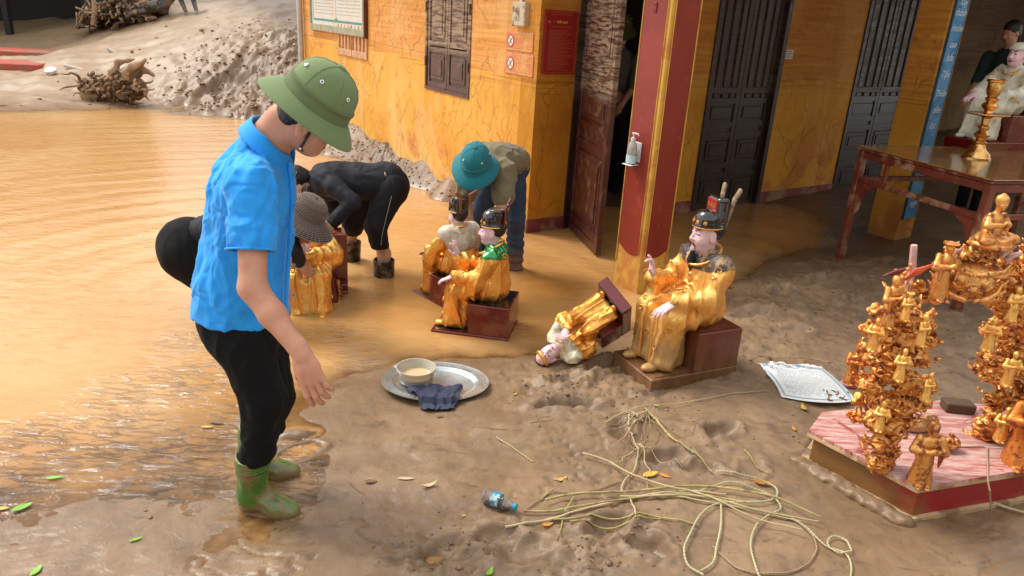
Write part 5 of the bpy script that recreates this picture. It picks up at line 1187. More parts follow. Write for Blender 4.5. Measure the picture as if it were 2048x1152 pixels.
def boot(parent, ankle, toe, top, r, mat, sole=True, h=.005, rt=None, nm='rubber_boot'):
    """ankle, toe, top: 3D points; sole lies under ankle and toe"""
    S = SDF(); ankle, toe, top = map(lambda q: np.asarray(q, float), (ankle, toe, top)); d = toe - ankle; d[2] = 0; L = np.linalg.norm(d); d /= L; hz = ankle[2]
    R = frameR(d)
    S.cap(top, ankle + [0, 0, .10], r * 1.12, r * .92, .03); S.cap(ankle + [0, 0, .10], ankle + [0, 0, .045] - d * .015, r * .92, .045, .03)
    S.cap(ankle + [0, 0, .07], ankle + d * L * .55 + [0, 0, .040], r * .80, .042, .04); S.cap(ankle + d * L * .5 + [0, 0, .036], toe - d * .045 + [0, 0, .034], .046, .038, .03, flat=np.array([0, 0, 1.0]), ff=1.15)
    S.halfcut(ankle + [0, 0, .012], (0, 0, -1)); ax_ = (top - ankle) / np.linalg.norm(top - ankle); S.halfcut(top, ax_)
    S.cap(top - ax_ * .05, top + ax_ * .03, r * 1.12 - .011, None, .002, 0, 's')
    for i in range(3 if sole else 0): S.torus(top - ax_ * (.022 + i * .012), frameR(np.cross(ax_, [0, 1.0, 0.1]), ax_), r * 1.10, .003, .004)
    for i in range(5 if sole else 0): c = ankle + d * (.03 + i * .016) + [0, 0, .088 - i * .006]; S.torus(c, frameR(np.cross(d * .8 + np.array([0, 0, .6]), [0.1, .1, 1.0]), d * .75 + np.array([0, 0, .66])), .048, .004, .006)
    V, F, fl = S.mesh(h); V = relax(V, F, 1); V += vnorm(V, F) * (perlin(V[:, 0] * 18, V[:, 1] * 18, V[:, 2] * 14) * .0035)[:, None]
    b = MO(nm, V, F, mat, parent, True)
    if sole:
        S = SDF(); S.cap(ankle - d * .01 + [0, 0, .008], toe - d * .04 + [0, 0, .006], .047, .045, .01, flat=np.array([0, 0, 1.0]), ff=2.0)
        V, F, fl = S.mesh(h); V += vnorm(V, F) * (perlin(V[:, 0] * 40, V[:, 1] * 40, V[:, 2] * 30) * .005)[:, None]; MO('sole', V, F, M_solem, b, True)
        S = SDF(); S.cap(toe - d * .030 + R[:, 0] * .030 + [0, 0, .010], toe - d * .004 + [0, 0, .012], .011, .009, .004); S.cap(toe - d * .004 + [0, 0, .012], toe - d * .02 - R[:, 0] * .025 + [0, 0, .010], .009, .008, .004); S.cap(ankle - d * .05 + [0, 0, .012] + R[:, 0] * .01, ankle - d * .052 + [0, 0, .016] - R[:, 0] * .012, .009, .008, .004)
        V, F, fl = S.mesh(.004); MO('sole_edge', V, F, M_yel, b, True)
    return b
# ---------------------------------------------------------------- the man in the blue shirt
Ym = 2.50
g0 = G(530, 985); man = empty('person', (g0[0], g0[1], 0), 'man in bright blue shirt, green sun helmet and green rubber boots looking down', 'person')
hc = W(619, 240, 2.50); hfwd = np.array([.84, .18, -.50]); hfwd /= np.linalg.norm(hfwd); hR = frameR(hfwd, (0.25, -.06, 1)); hf = Fr(hc, hR, 1.0)
neckb = W(548, 268, 2.52)
sh_r = W(505, 372, 2.36); el_r = W(505, 575, 2.23); wr_r = W(606, 712, 2.13)
S = SDF(); head_prims(S, hf, 1.0, 0, 1, 2, neck=W(556, 262, 2.52)); [S.ell(hf.p(s * .081, -.004, -.016), (.009, .023, .037), hf.R @ rotz(s * .35), .004, 0) for s in (-1, 1)]; [S.ell(hf.p(s * .092, .002, -.010), (.006, .011, .020), hf.R, .003, 0, 's') for s in (-1, 1)]; S.cap(W(566, 240, 2.51), W(528, 300, 2.53), .056, .070, .04)
S.cap(W(528, 300, 2.53), W(505, 360, 2.52), .07, .09, .05)      # upper trunk under the shirt
S.cap(W(505, 360, 2.46), sh_r, .07, .055, .04)
S.cap(sh_r, el_r, .052, .043, .02); S.cap(el_r, el_r * .6 + wr_r * .4, .045, .042, .02); S.cap(el_r * .6 + wr_r * .4, wr_r, .042, .027, .02)
hd_dir = W(628, 770, 2.10) - wr_r; hRr = frameR(hd_dir, (-.18, -1.0, .30)); 
hand_prims(S, Fr(wr_r, hRr, 1.0), side=1, k=1.12, point=[.42, .5, .55, .6], thumb_out=.45)
# far arm hidden in front of the body
sh_l = W(540, 370, 2.66); el_l = W(560, 520, 2.74); wr_l = W(566, 600, 2.70); S.cap(W(505, 360, 2.5), sh_l, .07, .05, .04); S.cap(sh_l, el_l, .048, .04, .02); S.cap(el_l, wr_l, .04, .028, .02)
hand_prims(S, Fr(wr_l, frameR(W(560, 650, 2.68) - wr_l, (0, 1, 0)), 1.0), side=-1, k=.95, curl=.5)
V, F, fl = S.mesh(.0042); V = relax(V, F, 1); MO('body', V, F, [M_skin, M_hair, simple('lips', (.45, .16, .12), .4)], man, True, fl)
# hair
S = SDF(); S.ell(hf.p(0, -.022, .045), (.079, .094, .088), hf.R, .01); S.ell(hf.p(0, -.058, .0), (.066, .050, .060), hf.R, .02); S.halfcut(hf.p(0, .045, .0), hf.R @ np.array([0, 1, -.5])); 
for s in (-1, 1): S.ell(hf.p(s * .085, -.004, -.015), (.03, .028, .042), hf.R, .003, 0, 's')
V, F, fl = S.mesh(.0042); V += vnorm(V, F) * (perlin(V[:, 0] * 60, V[:, 1] * 60, V[:, 2] * 60) * .002)[:, None]; MO('hair', V, F, M_hair, man, True)
# shirt
P = lambda x, y, d: W(x, y, d)
S = SDF(); S.cap(P(528, 296, 2.53), P(522, 330, 2.53), .070, .095, .03); S.cap(P(523, 326, 2.53), P(512, 365, 2.52), .095, .125, .05)
S.cap(P(512, 345, 2.46), P(500, 372, 2.37), .075, .078, .04); S.cap(P(512, 345, 2.6), P(525, 375, 2.66), .075, .07, .04)
S.ell(P(501, 400, 2.52), (.136, .165, .17), rotz(.15), .05); S.ell(P(489, 490, 2.52), (.142, .150, .17), rotz(.15), .06); S.ell(P(479, 575, 2.51), (.158, .160, .17), rotz(.1), .06); S.ell(P(482, 640, 2.51), (.172, .165, .14), rotz(.1), .05)
S.cap(sh_r, W(504, 470, 2.30), .077, .073, .035); S.cap(W(504, 470, 2.30), W(502, 520, 2.27), .073, .072, .01)
S.cap(W(540, 370, 2.66), W(556, 480, 2.72), .07, .062, .03)
# hem planes: body hem sloping, sleeve hem
hemN = (P(480, 900, 2.5) - P(480, 640, 2.5)); hemN /= np.linalg.norm(hemN)
S2 = SDF(); S2.P = [p for p in S.P]
S.halfcut(P(470, 652, 2.40), np.array([-.06, 0, -1.0])); S.cap(P(461, 672, 2.33), P(463, 636, 2.33), .016, .002, .001, 0, 's')
axs = (W(502, 520, 2.27) - sh_r); axs /= np.linalg.norm(axs)
sl_c = W(503, 500, 2.285)
def cutsleeve(S_): pass
fold = wr_fold(3.0, .0085, 7.5, (0.25, 0.1, 1.0))
Varm, rarm = sh_r, .1
def shirt_disp(Q):
    # local cut of the sleeve end: only near the arm axis
    rel = Q - sl_c; a = rel @ axs; rad = np.linalg.norm(rel - np.outer(a, axs), axis=1)
    d = np.where((a > -.012) & (rad < .105) & (Q[:, 1] < 2.375), 1.0, 0.0)
    return d * np.maximum(a + .0, 0) * 0
V, F, fl = S.mesh(.0046); V = relax(V, F, 3)
N_ = vnorm(V, F); V = V + N_ * fold(V)[:, None]
arm = sh_r + np.array([-.01, -.02, .0]); rel = V - arm; dist = np.sqrt(rel[:, 0]**2 + (rel[:, 2] * .75)**2)
seam = -np.exp(-((dist - .085) / .007)**2) * .005 * ((V[:, 1] < 2.45) & (V[:, 2] > arm[2] - .10)); V = V + N_ * seam[:, None]
_w = V + .04 * np.stack([perlin(V[:, 0] * 8, V[:, 1] * 8, V[:, 2] * 8 + 4), perlin(V[:, 0] * 8 + 3, V[:, 1] * 8, V[:, 2] * 8), perlin(V[:, 0] * 8, V[:, 1] * 8 + 5, V[:, 2] * 8)], 1)
for _f, _a in ((8, .0042), (15, .0022)): V = V - N_ * (_a * np.exp(-(perlin(_w[:, 0] * _f + _a * 999, _w[:, 1] * _f, _w[:, 2] * _f * .6) / .09)**2))[:, None]
yk = _w[:, 2] - (sh_r[2] + .012 + .25 * (V[:, 0] - sh_r[0])); V = V - N_ * (.0022 * np.exp(-(yk / .004)**2) * (V[:, 0] < sh_r[0] + .02))[:, None]
cr2 = wr_fold(31, .0045, 13, (.9, .1, .5))(V) * np.clip(1 - np.abs(V[:, 2] - (sh_r[2] - .12)) / .22, .2, 1); V = V + N_ * cr2[:, None]
# drop faces of the sleeve beyond its hem
Fc = V[F].mean(1); rel = Fc - sl_c; a = rel @ axs; rad = np.linalg.norm(rel - np.outer(a, axs), axis=1)
keep = ~((a > 0.0) & (rad < .098) & (a < .14) & (Fc[:, 1] < 2.372))
F = F[keep]
MO('shirt', V, F, [M_blue_s], man, True)
mb = MB(); rg = []
for i in range(33):        # sleeve hem cuff
    q = 2 * math.pi * i / 32; u1 = np.cross(axs, [0, 1.0, 0]); u1 /= np.linalg.norm(u1); u2 = np.cross(axs, u1); rg.append(sl_c + (u1 * math.cos(q) + u2 * math.sin(q)) * (.076 + .003 * math.sin(3 * q)))
mb.tube(rg, .0045, 6); mb.build('sleeve_hem', M_blue_s, man, True)
# collar: stand and folded leaf
def ribbon(name, rows, mat, parent, th=.0025):
    rows = [np.asarray(r) for r in rows]; V = np.concatenate(rows); m_ = len(rows[0]); F = [(i*m_+j, i*m_+j+1, (i+1)*m_+j+1, (i+1)*m_+j) for i in range(len(rows)-1) for j in range(m_-1)]
    o = MO(name, V, F, mat, parent, True); md = o.modifiers.new('s', 'SOLIDIFY'); md.thickness = th; md.offset = 0
    md = o.modifiers.new('b', 'SUBSURF'); md.levels = 1; md.render_levels = 1; return o
nk = (W(560, 250, 2.52) - W(532, 300, 2.53)); nk /= np.linalg.norm(nk); cb_ = W(539, 270, 2.525); fx = np.cross([0, 1.0, 0], nk); fx /= np.linalg.norm(fx)   # fx towards the chest
fy = np.array([0, 1.0, 0]) - nk * nk[1]; fy /= np.linalg.norm(fy)
if fx[0] < 0: fx = -fx
rows = [[], [], [], [], []]
for i in range(41):
    q = -math.pi * .93 + 2 * math.pi * .93 * i / 40     # q=0 is the nape
    c, s_ = math.cos(q), math.sin(q); d_ = -fx * c + fy * s_; fr_ = max(0, -c)
    base = cb_ + d_ * .078 + fx * .012 - nk * (.012 + .035 * fr_)
    rows[0].append(base - nk * .01); rows[1].append(base + nk * .034 + d_ * .002); rows[2].append(base + nk * .040 + d_ * .008); rows[3].append(base + nk * .012 + d_ * .020); rows[4].append(base - nk * (.018 + .055 * max(0, fr_)**2) + d_ * .030 + fx * .02 * fr_)
ribbon('collar', rows, M_blue_s, man)
mb = MB(); mb.tube([P(580, 325, 2.49), P(584, 400, 2.49), P(580, 480, 2.49), P(574, 560, 2.48), P(572, 625, 2.47)], .008, 6); mb.build('placket', M_blue_s, man, True)
for y in (350, 410, 470, 530, 590):
    mb = MB(); c = P(590 - abs(y - 430) * .02, y, 2.485); mb.lathe([(.0055, 0), (.0055, .003), (.001, .0035)], c, frameR((0, 0, 1.0), (.9, -.45, 0)), 10); mb.build('button', flat('shirt_button', (.05, .25, .6), .3), man)
# trousers
S = SDF(); S.ell(P(487, 640, 2.51), (.155, .150, .13), rotz(.1), .04); S.ell(P(480, 655, 2.50), (.13, .14, .11), None, .04)
hipn, kn, an = P(492, 690, 2.44), P(528, 800, 2.40), P(512, 925, 2.405)
hipf, kf, af = P(520, 690, 2.60), P(548, 790, 2.64), P(520, 915, 2.62)
S.cap(hipn, kn, .100, .078, .05); S.cap(kn, an, .076, .060, .03); S.cap(hipf, kf, .105, .074, .05); S.cap(kf, af, .072, .058, .03)
S.halfcut(P(510, 925, 2.4), (0.05, 0, -1)); S.halfcut(P(480, 610, 2.5), (0, 0, 1))
skin('trousers', S, .006, [M_trous], man, rl=2, post=lambda V: wr_fold(7, .006, 8, (0.1, 0, 1))(V) + .005 * np.sin(V[:, 2] * 75 + 4 * perlin(V[:, 0] * 7, V[:, 1] * 7, V[:, 2] * 7)) * np.clip((.50 - V[:, 2]) / .25, 0, 1))
gA = G(498, 1022, .0); boot(man, [gA[0] + .015, gA[1] + .02, -.012], G(602, 1036, .0) + [0, 0, -.012], P(505, 910, 2.405), .058, M_boot)
gB = G(486, 958, -.0); boot(man, [gB[0] + .03, gB[1] + .02, -.02], G(605, 945, .0) + [0, 0, -.02], P(512, 850, 2.60), .060, M_boot)
# helmet
hup = frameR((.785, .10, -.61), (.58, -.05, .80)); hpos = W(633, 203, 2.49); hel = helmet('sun_helmet', hpos, hup, .90, M_helm, None, man)
mb = MB(); pts = [W(620, 262, 2.43), W(614, 274, 2.42), W(606, 288, 2.425), W(599, 298, 2.44), W(612, 304, 2.5)]
V = []; 
mb.tube(pts, .0052, 6); mb.build('chin_strap', M_strap, hel, True)
mb = MB(); mb.box(W(601, 297, 2.432), (.006, .003, .004), frameR((1, 0, .6))); mb.build('strap_buckle', M_eyel, hel)
# ---------------------------------------------------------------- man in olive shirt with teal helmet, bending forward
pe = empty('person', G(1000, 520), 'man in olive tee, jeans and teal sun helmet bent over the water', 'person')
hp_ = W(1018, 322, 5.62); ch = W(975, 318, 5.28); shL = W(932, 330, 5.16); shR = W(1008, 345, 5.12); hd = W(953, 338, 4.98)
elL = W(932, 405, 5.08); wrL = W(943, 462, 5.02); elR = W(1006, 415, 5.00); wrR = W(970, 468, 4.96)
hfd = np.array([-.12, -.62, -.78]); hRd = frameR(hfd, (0.0, -.5, .6)); hfo = Fr(hd, hRd, 1.0)
S = SDF(); head_prims(S, hfo, 1.0, 0, 1, 2, neck=ch + [0, -.08, .02])
for a, b, c in ((shL, elL, wrL), (shR, elR, wrR)): S.cap(ch, a, .07, .05, .04); S.cap(a, b, .050, .041, .02); S.cap(b, c, .041, .027, .02)
hand_prims(S, Fr(wrL, frameR(W(945, 492, 4.98) - wrL, (-.3, -1, .4)), 1.0), side=-1, k=1.05, curl=.6); hand_prims(S, Fr(wrR, frameR(W(950, 488, 4.90) - wrR, (.3, -1, .5)), 1.0), side=1, k=1.05, curl=.45)
S.cap(ch, hp_, .08, .09, .04)
V, F, fl = S.mesh(.0062); V = relax(V, F, 1); MO('body', V, F, [M_skin2, M_hair, M_lip], pe, True, fl)
S = SDF(); S.ell((ch + hp_) / 2 + [0, .02, .0], (.175, .26, .125), rotz(-.25) @ rotx(-.12), .06); S.ell(ch + [0, .02, -.01], (.20, .16, .12), rotz(-.2), .06); S.ell(hp_, (.165, .13, .125), None, .05)
S.cap(shL, shL * .25 + elL * .75, .078, .074, .04); S.cap(shR, shR * .3 + elR * .7, .080, .078, .04); S.cap(shL, shR, .085, None, .05)
S.halfcut(hp_ + [0, 0, -.14], (0, .3, -1)) if False else None
skin('tee_shirt', S, .007, [M_olive], pe, rl=2, post=wr_fold(5, .008, 7, (0.2, 1, .1)))
S = SDF(); kL = W(955, 440, 5.68); aL = W(958, 500, 5.72); kR = W(1032, 440, 5.52); aR = W(1030, 535, 5.62)
S.ell(hp_ + [0, .04, -.05], (.165, .13, .13), None, .05); S.cap(W(985, 365, 5.62), kL, .10, .070, .05); S.cap(kL, aL + [0, 0, -.15], .068, .06, .03); S.cap(W(1028, 372, 5.56), kR, .095, .068, .05); S.cap(kR, aR + [0, 0, -.15], .066, .062, .03)
skin('jeans', S, .007, [M_jean], pe, rl=1, post=lambda V: wr_fold(9, .006, 9)(V) + .006 * np.sin(V[:, 2] * 90 + 3 * perlin(V[:, 0] * 8, V[:, 1] * 8, V[:, 2] * 8)) * np.clip((.5 - V[:, 2]) / .3, 0, 1))
for a in (aL, aR): boot(pe, a + [0, 0, -.30], a + [-.05, -.26, -.30], a + [0, 0, -.02], .064, M_bootk, sole=False, h=.007)
helmet('sun_helmet', W(951, 326, 4.95), frameR((-.15, -.80, -.58), (-.0, -.60, .80)), .94, M_teal_h, None, pe)
mb = MB(); ringc = W(954, 486, 4.90); mb.tube([ringc + [.009 * math.cos(a), .0, .006 * math.sin(a)] for a in np.linspace(0, 6.28, 12)], .003, 5); mb.build('finger_ring', M_eyel, pe, True)
# ---------------------------------------------------------------- woman in black bending, seen from the side
pw3 = empty('person', G(735, 520), 'woman in black long sleeved top and cropped trousers bent forward', 'person')
hip = W(768, 362, 5.32); chs = W(668, 362, 5.22); hd3 = W(596, 372, 5.16); shN = W(668, 375, 5.05); elN = W(705, 405, 4.98); wrN = W(664, 446, 4.92); shF = W(655, 365, 5.36); elF = W(672, 430, 5.35); wrF = W(645, 480, 5.2)
h3R = frameR((-.55, -.25, -.80), (-.8, -.1, .58)); hf3 = Fr(hd3, h3R, 1.0)
S = SDF(); head_prims(S, hf3, .95, 0, 1, 2, neck=W(648, 352, 5.2)); S.cap(chs, hip, .09, .10, .04); S.cap(shN, elN, .045, .038, .02); S.cap(elN, wrN, .038, .026, .02); S.cap(shF, elF, .045, .038, .02); S.cap(elF, wrF, .038, .026, .02)
hand_prims(S, Fr(wrN, frameR(W(650, 466, 4.88) - wrN, (0, -1, .3)), 1.0), side=1, k=.92, curl=.6); hand_prims(S, Fr(wrF, frameR((-.4, -.3, -.8), (0, -1, .3)), 1.0), side=-1, k=.92, curl=.5)
hN, kN, aN = W(778, 385, 5.22), W(752, 452, 5.12), W(768, 540, 5.24); hF, kF, aF = W(745, 392, 5.42), W(706, 448, 5.44), W(702, 502, 5.56)
S.cap(hN, kN, .085, .060, .03); S.cap(kN, aN + [0, 0, .13], .056, .050, .03); S.cap(aN + [0, 0, .13], aN + [0, 0, -.15], .050, .040, .02); S.cap(hF, kF, .085, .060, .03); S.cap(kF, aF + [0, 0, .13], .055, .048, .03); S.cap(aF + [0, 0, .13], aF + [0, 0, -.15], .048, .040, .02)
V, F, fl = S.mesh(.0065); V = relax(V, F, 1); MO('body', V, F, [M_skinw, M_hair, M_lip], pw3, True, fl)
S = SDF(); S.ell(hf3.p(0, -.03, .05), (.088, .10, .092), hf3.R, .01); S.ell(hf3.p(0, -.085, .0), (.06, .05, .06), hf3.R, .02); S.halfcut(hf3.p(0, .05, .0), hf3.R @ np.array([0, 1, -.4]))
rh = random.Random(4)
for i in range(26):
    a = rh.uniform(0, 6.28); b = rh.uniform(-.2, 1.2); c = hf3.p(.085 * math.cos(a) * math.cos(b), -.045 + .085 * math.sin(a) * math.cos(b), .05 + .085 * math.sin(b)); S.torus(c, frameR(np.array([rh.uniform(-1, 1), rh.uniform(-1, 1), rh.uniform(-1, 1)])), .018, .006, .004)
skin('hair', S, .006, M_hair, pw3)
S = SDF(); S.cap(hf3.p(.0, -.05, -.07), hf3.p(0, .055, -.09), .055, .045, .02); S.ell(hf3.p(0, -.02, -.05), (.068, .075, .03), hf3.R, .02); skin('face_scarf', S, .006, simple('patterned_scarf', (.05, .035, .03), .8, dirt=30, dirtc=(.25, .2, .17)), pw3)
S = SDF(); S.ell(chs * .5 + hip * .5 + [0, 0, .0], (.30, .165, .130), roty(.04), .06); S.ell(chs + [-.02, 0, .0], (.15, .185, .135), None, .05); S.cap(hip, hip + [.02, 0, 0], .14, None, .04); S.cap(W(640, 352, 5.2), chs, .07, .12, .04)
S.cap(shN, elN, .068, .056, .04); S.cap(elN, wrN * .94 + elN * .06, .055, .040, .02); S.cap(shF, elF, .068, .056, .04); S.cap(elF, wrF, .055, .040, .02)
S.halfcut(W(790, 372, 5.3), W(800, 372, 5.3) - W(760, 350, 5.3))
skin('long_sleeved_top', S, .0075, [M_blacks], pw3, rl=2, post=wr_fold(6, .008, 7, (1, 0, -.2)))
S = SDF(); bd = W(783, 366, 5.3); S.ell(bd, (.03, .148, .135), roty(-.35), .01); skin('belt_band', S, .006, simple('floral_waistband', (.50, .36, .28), .8, dirt=26, dirtc=(.12, .05, .04)), pw3)
S = SDF(); S.ell(hip + [.06, 0, -.04], (.125, .165, .14), None, .05); S.cap(hN, kN, .115, .078, .05); S.cap(kN, aN * .45 + kN * .55, .076, .066, .03); S.cap(hF, kF, .11, .078, .05); S.cap(kF, aF * .45 + kF * .55, .075, .066, .03)
S.halfcut(W(740, 492, 5.2), (0, 0, -1)); skin('cropped_trousers', S, .007, [M_blackc], pw3, rl=2, post=wr_fold(8, .005, 8))
mb = MB(); mb.tube([W(783, 392, 5.10), W(774, 430, 5.04), W(764, 470, 5.04), W(762, 490, 5.05)], .003, 5); mb.build('side_stripe', flat('grey_stripe', (.16, .22, .2), .7), pw3, True)
for a in (aN, aF): boot(pw3, a + [0, 0, -.30], a + [-.20, -.12, -.30], a + [0, 0, .085], .072, M_bootk, sole=False, h=.007)
S = SDF(); S.cap(wrN + (elN - wrN) * .05, wrN + (wrN - elN) * .12, .034, .036, .01); skin('work_glove', S, .006, simple('pale_blue_glove', (.45, .62, .66), .6), pw3)
# ---------------------------------------------------------------- woman with the woven hat, crouching behind the man
pw4 = empty('person', G(470, 640), 'woman in dark clothes and brown woven sun hat crouching behind the blue shirted man', 'person')
b4 = W(372, 492, 4.30); c4_ = W(555, 452, 4.28); h4 = W(604, 455, 4.25); s4 = W(570, 462, 4.16); e4 = W(585, 500, 4.10); w4 = W(600, 522, 4.20)
h4R = frameR((.55, -.15, -.82), (.8, 0, .6)); hf4 = Fr(h4, h4R, 1.0)
S = SDF(); head_prims(S, hf4, .92, 0, 1, 2, neck=W(570, 440, 4.27)); S.cap(c4_, b4, .09, .12, .04); S.cap(s4, e4, .043, .036, .02); S.cap(e4, w4, .036, .025, .02); hand_prims(S, Fr(w4, frameR((.5, .1, -.7), (0, -1, .4)), 1.0), side=1, k=.9, curl=.6)
for dy in (-.12, .12): kk_ = W(455, 590, 4.30 + dy); S.cap(b4 + [0, dy, -.03], kk_, .09, .06, .03); S.cap(kk_, kk_ + [-.10, .0, -.35], .055, .04, .02)
V, F, fl = S.mesh(.0065); V = relax(V, F, 1); MO('body', V, F, [M_skin2, M_hair, M_lip], pw4, True, fl)
S = SDF(); S.ell(b4 + [.02, 0, 0], (.185, .20, .175), roty(.5), .06); S.ell(b4 + [.12, 0, -.07], (.18, .185, .155), None, .06)
for dy in (-.11, .11): kk_ = W(455, 590, 4.30 + dy); S.cap(b4 + [.02, dy, -.04], kk_, .12, .085, .05); S.cap(kk_, kk_ + [-.10, .0, -.35], .08, .06, .02)
skin('black_trousers', S, .0075, [M_trous], pw4, rl=2, post=wr_fold(12, .003, 6))
S = SDF(); S.ell(b4 * .45 + c4_ * .55 + [0, 0, .03], (.30, .17, .135), roty(-.12), .06); S.ell(c4_, (.14, .19, .13), None, .05); S.cap(s4, e4, .062, .05, .04); S.cap(e4, w4, .05, .038, .02)
skin('dark_top', S, .0075, [M_blacks], pw4, rl=2, post=wr_fold(14, .006, 7))
# woven hat as a lattice of strands over a thin shell
hatR = frameR((.80, -.12, -.60), (.62, -.12, .78)); hc4 = W(612, 428, 4.22)
def hat4(u, ph):
    pf = [(.0, .125), (.045, .120), (.080, .098), (.098, .060), (.104, .015), (.128, -.005), (.165, -.020), (.198, -.045)]
    x = u * (len(pf) - 1); i = min(int(x), len(pf) - 2); f = x - i; r = pf[i][0] * (1 - f) + pf[i+1][0] * f; z = pf[i][1] * (1 - f) + pf[i+1][1] * f
    z += (.012 * math.sin(2 * ph + .6) if u > .65 else 0) * (u - .65) / .35 if u > .65 else 0
    return hc4 + hatR @ np.array([r * math.sin(ph), r * math.cos(ph) * 1.05, z])
hate = empty('woven_hat', hc4 - 0 * hc4); hate.parent = pw4; hate.location = Vector(hc4.tolist()) - wloc(pw4)
n = 48; rows_ = 24; V = [hat4(i / rows_, 2 * math.pi * k / n) - hatR[:, 2] * .003 for i in range(rows_ + 1) for k in range(n)]
F = [(i*n+k, (i+1)*n+k, (i+1)*n+(k+1) % n, i*n+(k+1) % n) for i in range(rows_) for k in range(n)]
M_weave = simple('brown_grey_straw', (.20, .15, .12), .8); M_weaved = flat('dark_hat_gap', (.035, .02, .015), .9)
MO('hat_lining', V, F, M_weaved, hate, True)
mb = MB()
for i in range(1, 25): mb.tube([hat4(i / 24, q) + hatR[:, 2] * .002 * math.sin(q * 30 + i * math.pi) for q in np.linspace(0, 2 * math.pi, 61)], .0036, 4)
for k in range(44):
    q = 2 * math.pi * k / 44; mb.tube([hat4(u, q + .25 * u) for u in np.linspace(.06, 1, 14)], .0028, 4)
o = mb.build('woven_strands', M_weave, hate, True); o['kind'] = 'stuff'
# ---------------------------------------------------------------- people in the dark interior
def dimperson(base, hpx, hpy, Yd, facing, shirt, label, helm=None, mask=False, hair=True):
    hd_ = W(hpx, hpy, Yd); e = empty('person', (hd_[0], hd_[1], 0), label, 'person'); f = np.array([*facing, 0.0]); f /= np.linalg.norm(f); x = np.cross(f, [0, 0, 1]); R = frameR(f + np.array([0, 0, -.35])); hf_ = Fr(hd_, R, 1.0)
    z = hd_[2]; ct = hd_ - f * .05 + [0, 0, -.38]; hp0 = hd_ - f * .08 + [0, 0, -.78]
    S = SDF(); head_prims(S, hf_, 1.0, 0, 1, 2, neck=hd_ - f * .04 + [0, 0, -.2])
    arms = []
    for s in (-1, 1): a = hd_ + x * s * .19 + [0, 0, -.27]; b = a + f * .08 + [0, 0, -.28]; c = b + f * .18 - x * s * .08 + [0, 0, -.14]; arms.append((a, b, c)); S.cap(ct, a, .06, .05, .03); S.cap(a, b, .046, .04, .02); S.cap(b, c, .04, .027, .02); hand_prims(S, Fr(c, frameR(c - b, (0, 0, 1)), 1.0), side=-s, curl=.5)
    for s in (-1, 1): S.cap(hp0 + x * s * .09, hp0 + x * s * .10 + [0, 0, -.42], .085, .06, .03); S.cap(hp0 + x * s * .10 + [0, 0, -.42], [*(hp0 + x * s * .10)[:2], -.1], .055, .045, .03)
    S.cap(ct, hp0, .10, .11, .04)
    V, F, fl = S.mesh(.011); MO('body', V, F, [M_skin2, M_hair, M_lip], e, True, fl)
    S = SDF(); S.ell(ct + [0, 0, -.02], np.array((.19, .12, .27)), frameR(f), .05); S.ell(hp0, np.array((.17, .12, .14)), frameR(f), .05)
    for a, b, c in arms: S.cap(a, b, .07, .06, .03)
    skin('shirt', S, .011, [shirt], e, rl=2, post=wr_fold(4, .006, 6))
    S = SDF()
    for s in (-1, 1): S.cap(hp0 + x * s * .09, hp0 + x * s * .10 + [0, 0, -.42], .105, .08, .03); S.cap(hp0 + x * s * .10 + [0, 0, -.42], [*(hp0 + x * s * .10)[:2], .0], .075, .065, .03)
    skin('trousers', S, .012, M_trous, e)
    S = SDF(); S.ell(hf_.p(0, -.022, .045), (.082, .098, .092), hf_.R, .01); S.ell(hf_.p(0, -.06, -.02), (.066, .05, .06), hf_.R, .02); S.halfcut(hf_.p(0, .05, .0), hf_.R @ np.array([0, 1, -.5])); skin('hair', S, .009, M_hair, e)
    if mask: S = SDF(); S.ell(hf_.p(0, .045, -.06), (.062, .062, .052), hf_.R, .01); skin('face_mask', S, .008, M_white, e)
    if helm: helmet('sun_helmet', hf_.p(0, -.01, .05), hf_.R, .98, helm, None, e)
    return e
dimperson(None, 1243, 66, 8.3, (-.2, -1), clothm('grey_shirt', (.10, .10, .10)), 'person in an olive sun helmet and white face mask standing in the dark doorway', helm=clothm('olive_helmet_cloth', (.10, .10, .03)), mask=True)
dimperson(None, 2022, 66, 8.7, (-.95, -.35), clothm('dark_green_shirt', (.015, .035, .03)), 'dark haired person in a dark green shirt in the unlit doorway behind the white statue')
# ================================================================== ALTAR TABLE AND WHAT STANDS ON IT
M_tab = simple('red_brown_altar_wood', (.20, .042, .022), .32, dirt=4, dirtc=(.42, .24, .14), coat=.3)
t = NT('worn_brown_tabletop'); g = t.noise(2.0, 5, .6, vec=t.map((3, 22, 3), (0, 0, .62))); c = t.ramp(g, [(.3, rgb(.20, .085, .025)), (.7, rgb(.34, .17, .06))])
c = t.mix(t.ramp(t.noise(5, 5), [(.55, 0), (.68, .6)]), c, rgb(.45, .30, .15)); t.set(col=c, rough=.16, coat=.5, coatr=.08); t.bump(g, .1, .001); M_tabt = t.m
l1 = G(1678, 525)[:2]; l2 = G(1900, 632)[:2]; e1 = l2 - l1; Lt = np.linalg.norm(e1); e1 /= Lt; e2 = np.array([-e1[1], e1[0]]); e2 = e2 if e2[0] > 0 else -e2
s_, ht = PL(1978, 352, l1, e1); _, ht0 = PL(1722, 292, l1, e1); ht = (ht + ht0) / 2; Ln = Lt + .03; Wd_ = 1.05
tb_ = empty('altar_table', (l1[0], l1[1], 0), 'long red brown wooden altar table with worn shiny top standing in the mud', 'table')
def tbx(mb, a0, a1, b0, b1, z0, z1, bev=.004):
    c = l1 + e1 * (a0 + a1) / 2 + e2 * (b0 + b1) / 2; R = np.array([[e1[0], e2[0], 0], [e1[1], e2[1], 0], [0, 0, 1.0]]); R = R if np.linalg.det(R) > 0 else R * np.array([1, -1, 1])
    mb.box((c[0], c[1], (z0 + z1) / 2), ((a1 - a0) / 2, (b1 - b0) / 2, (z1 - z0) / 2), R, bev)
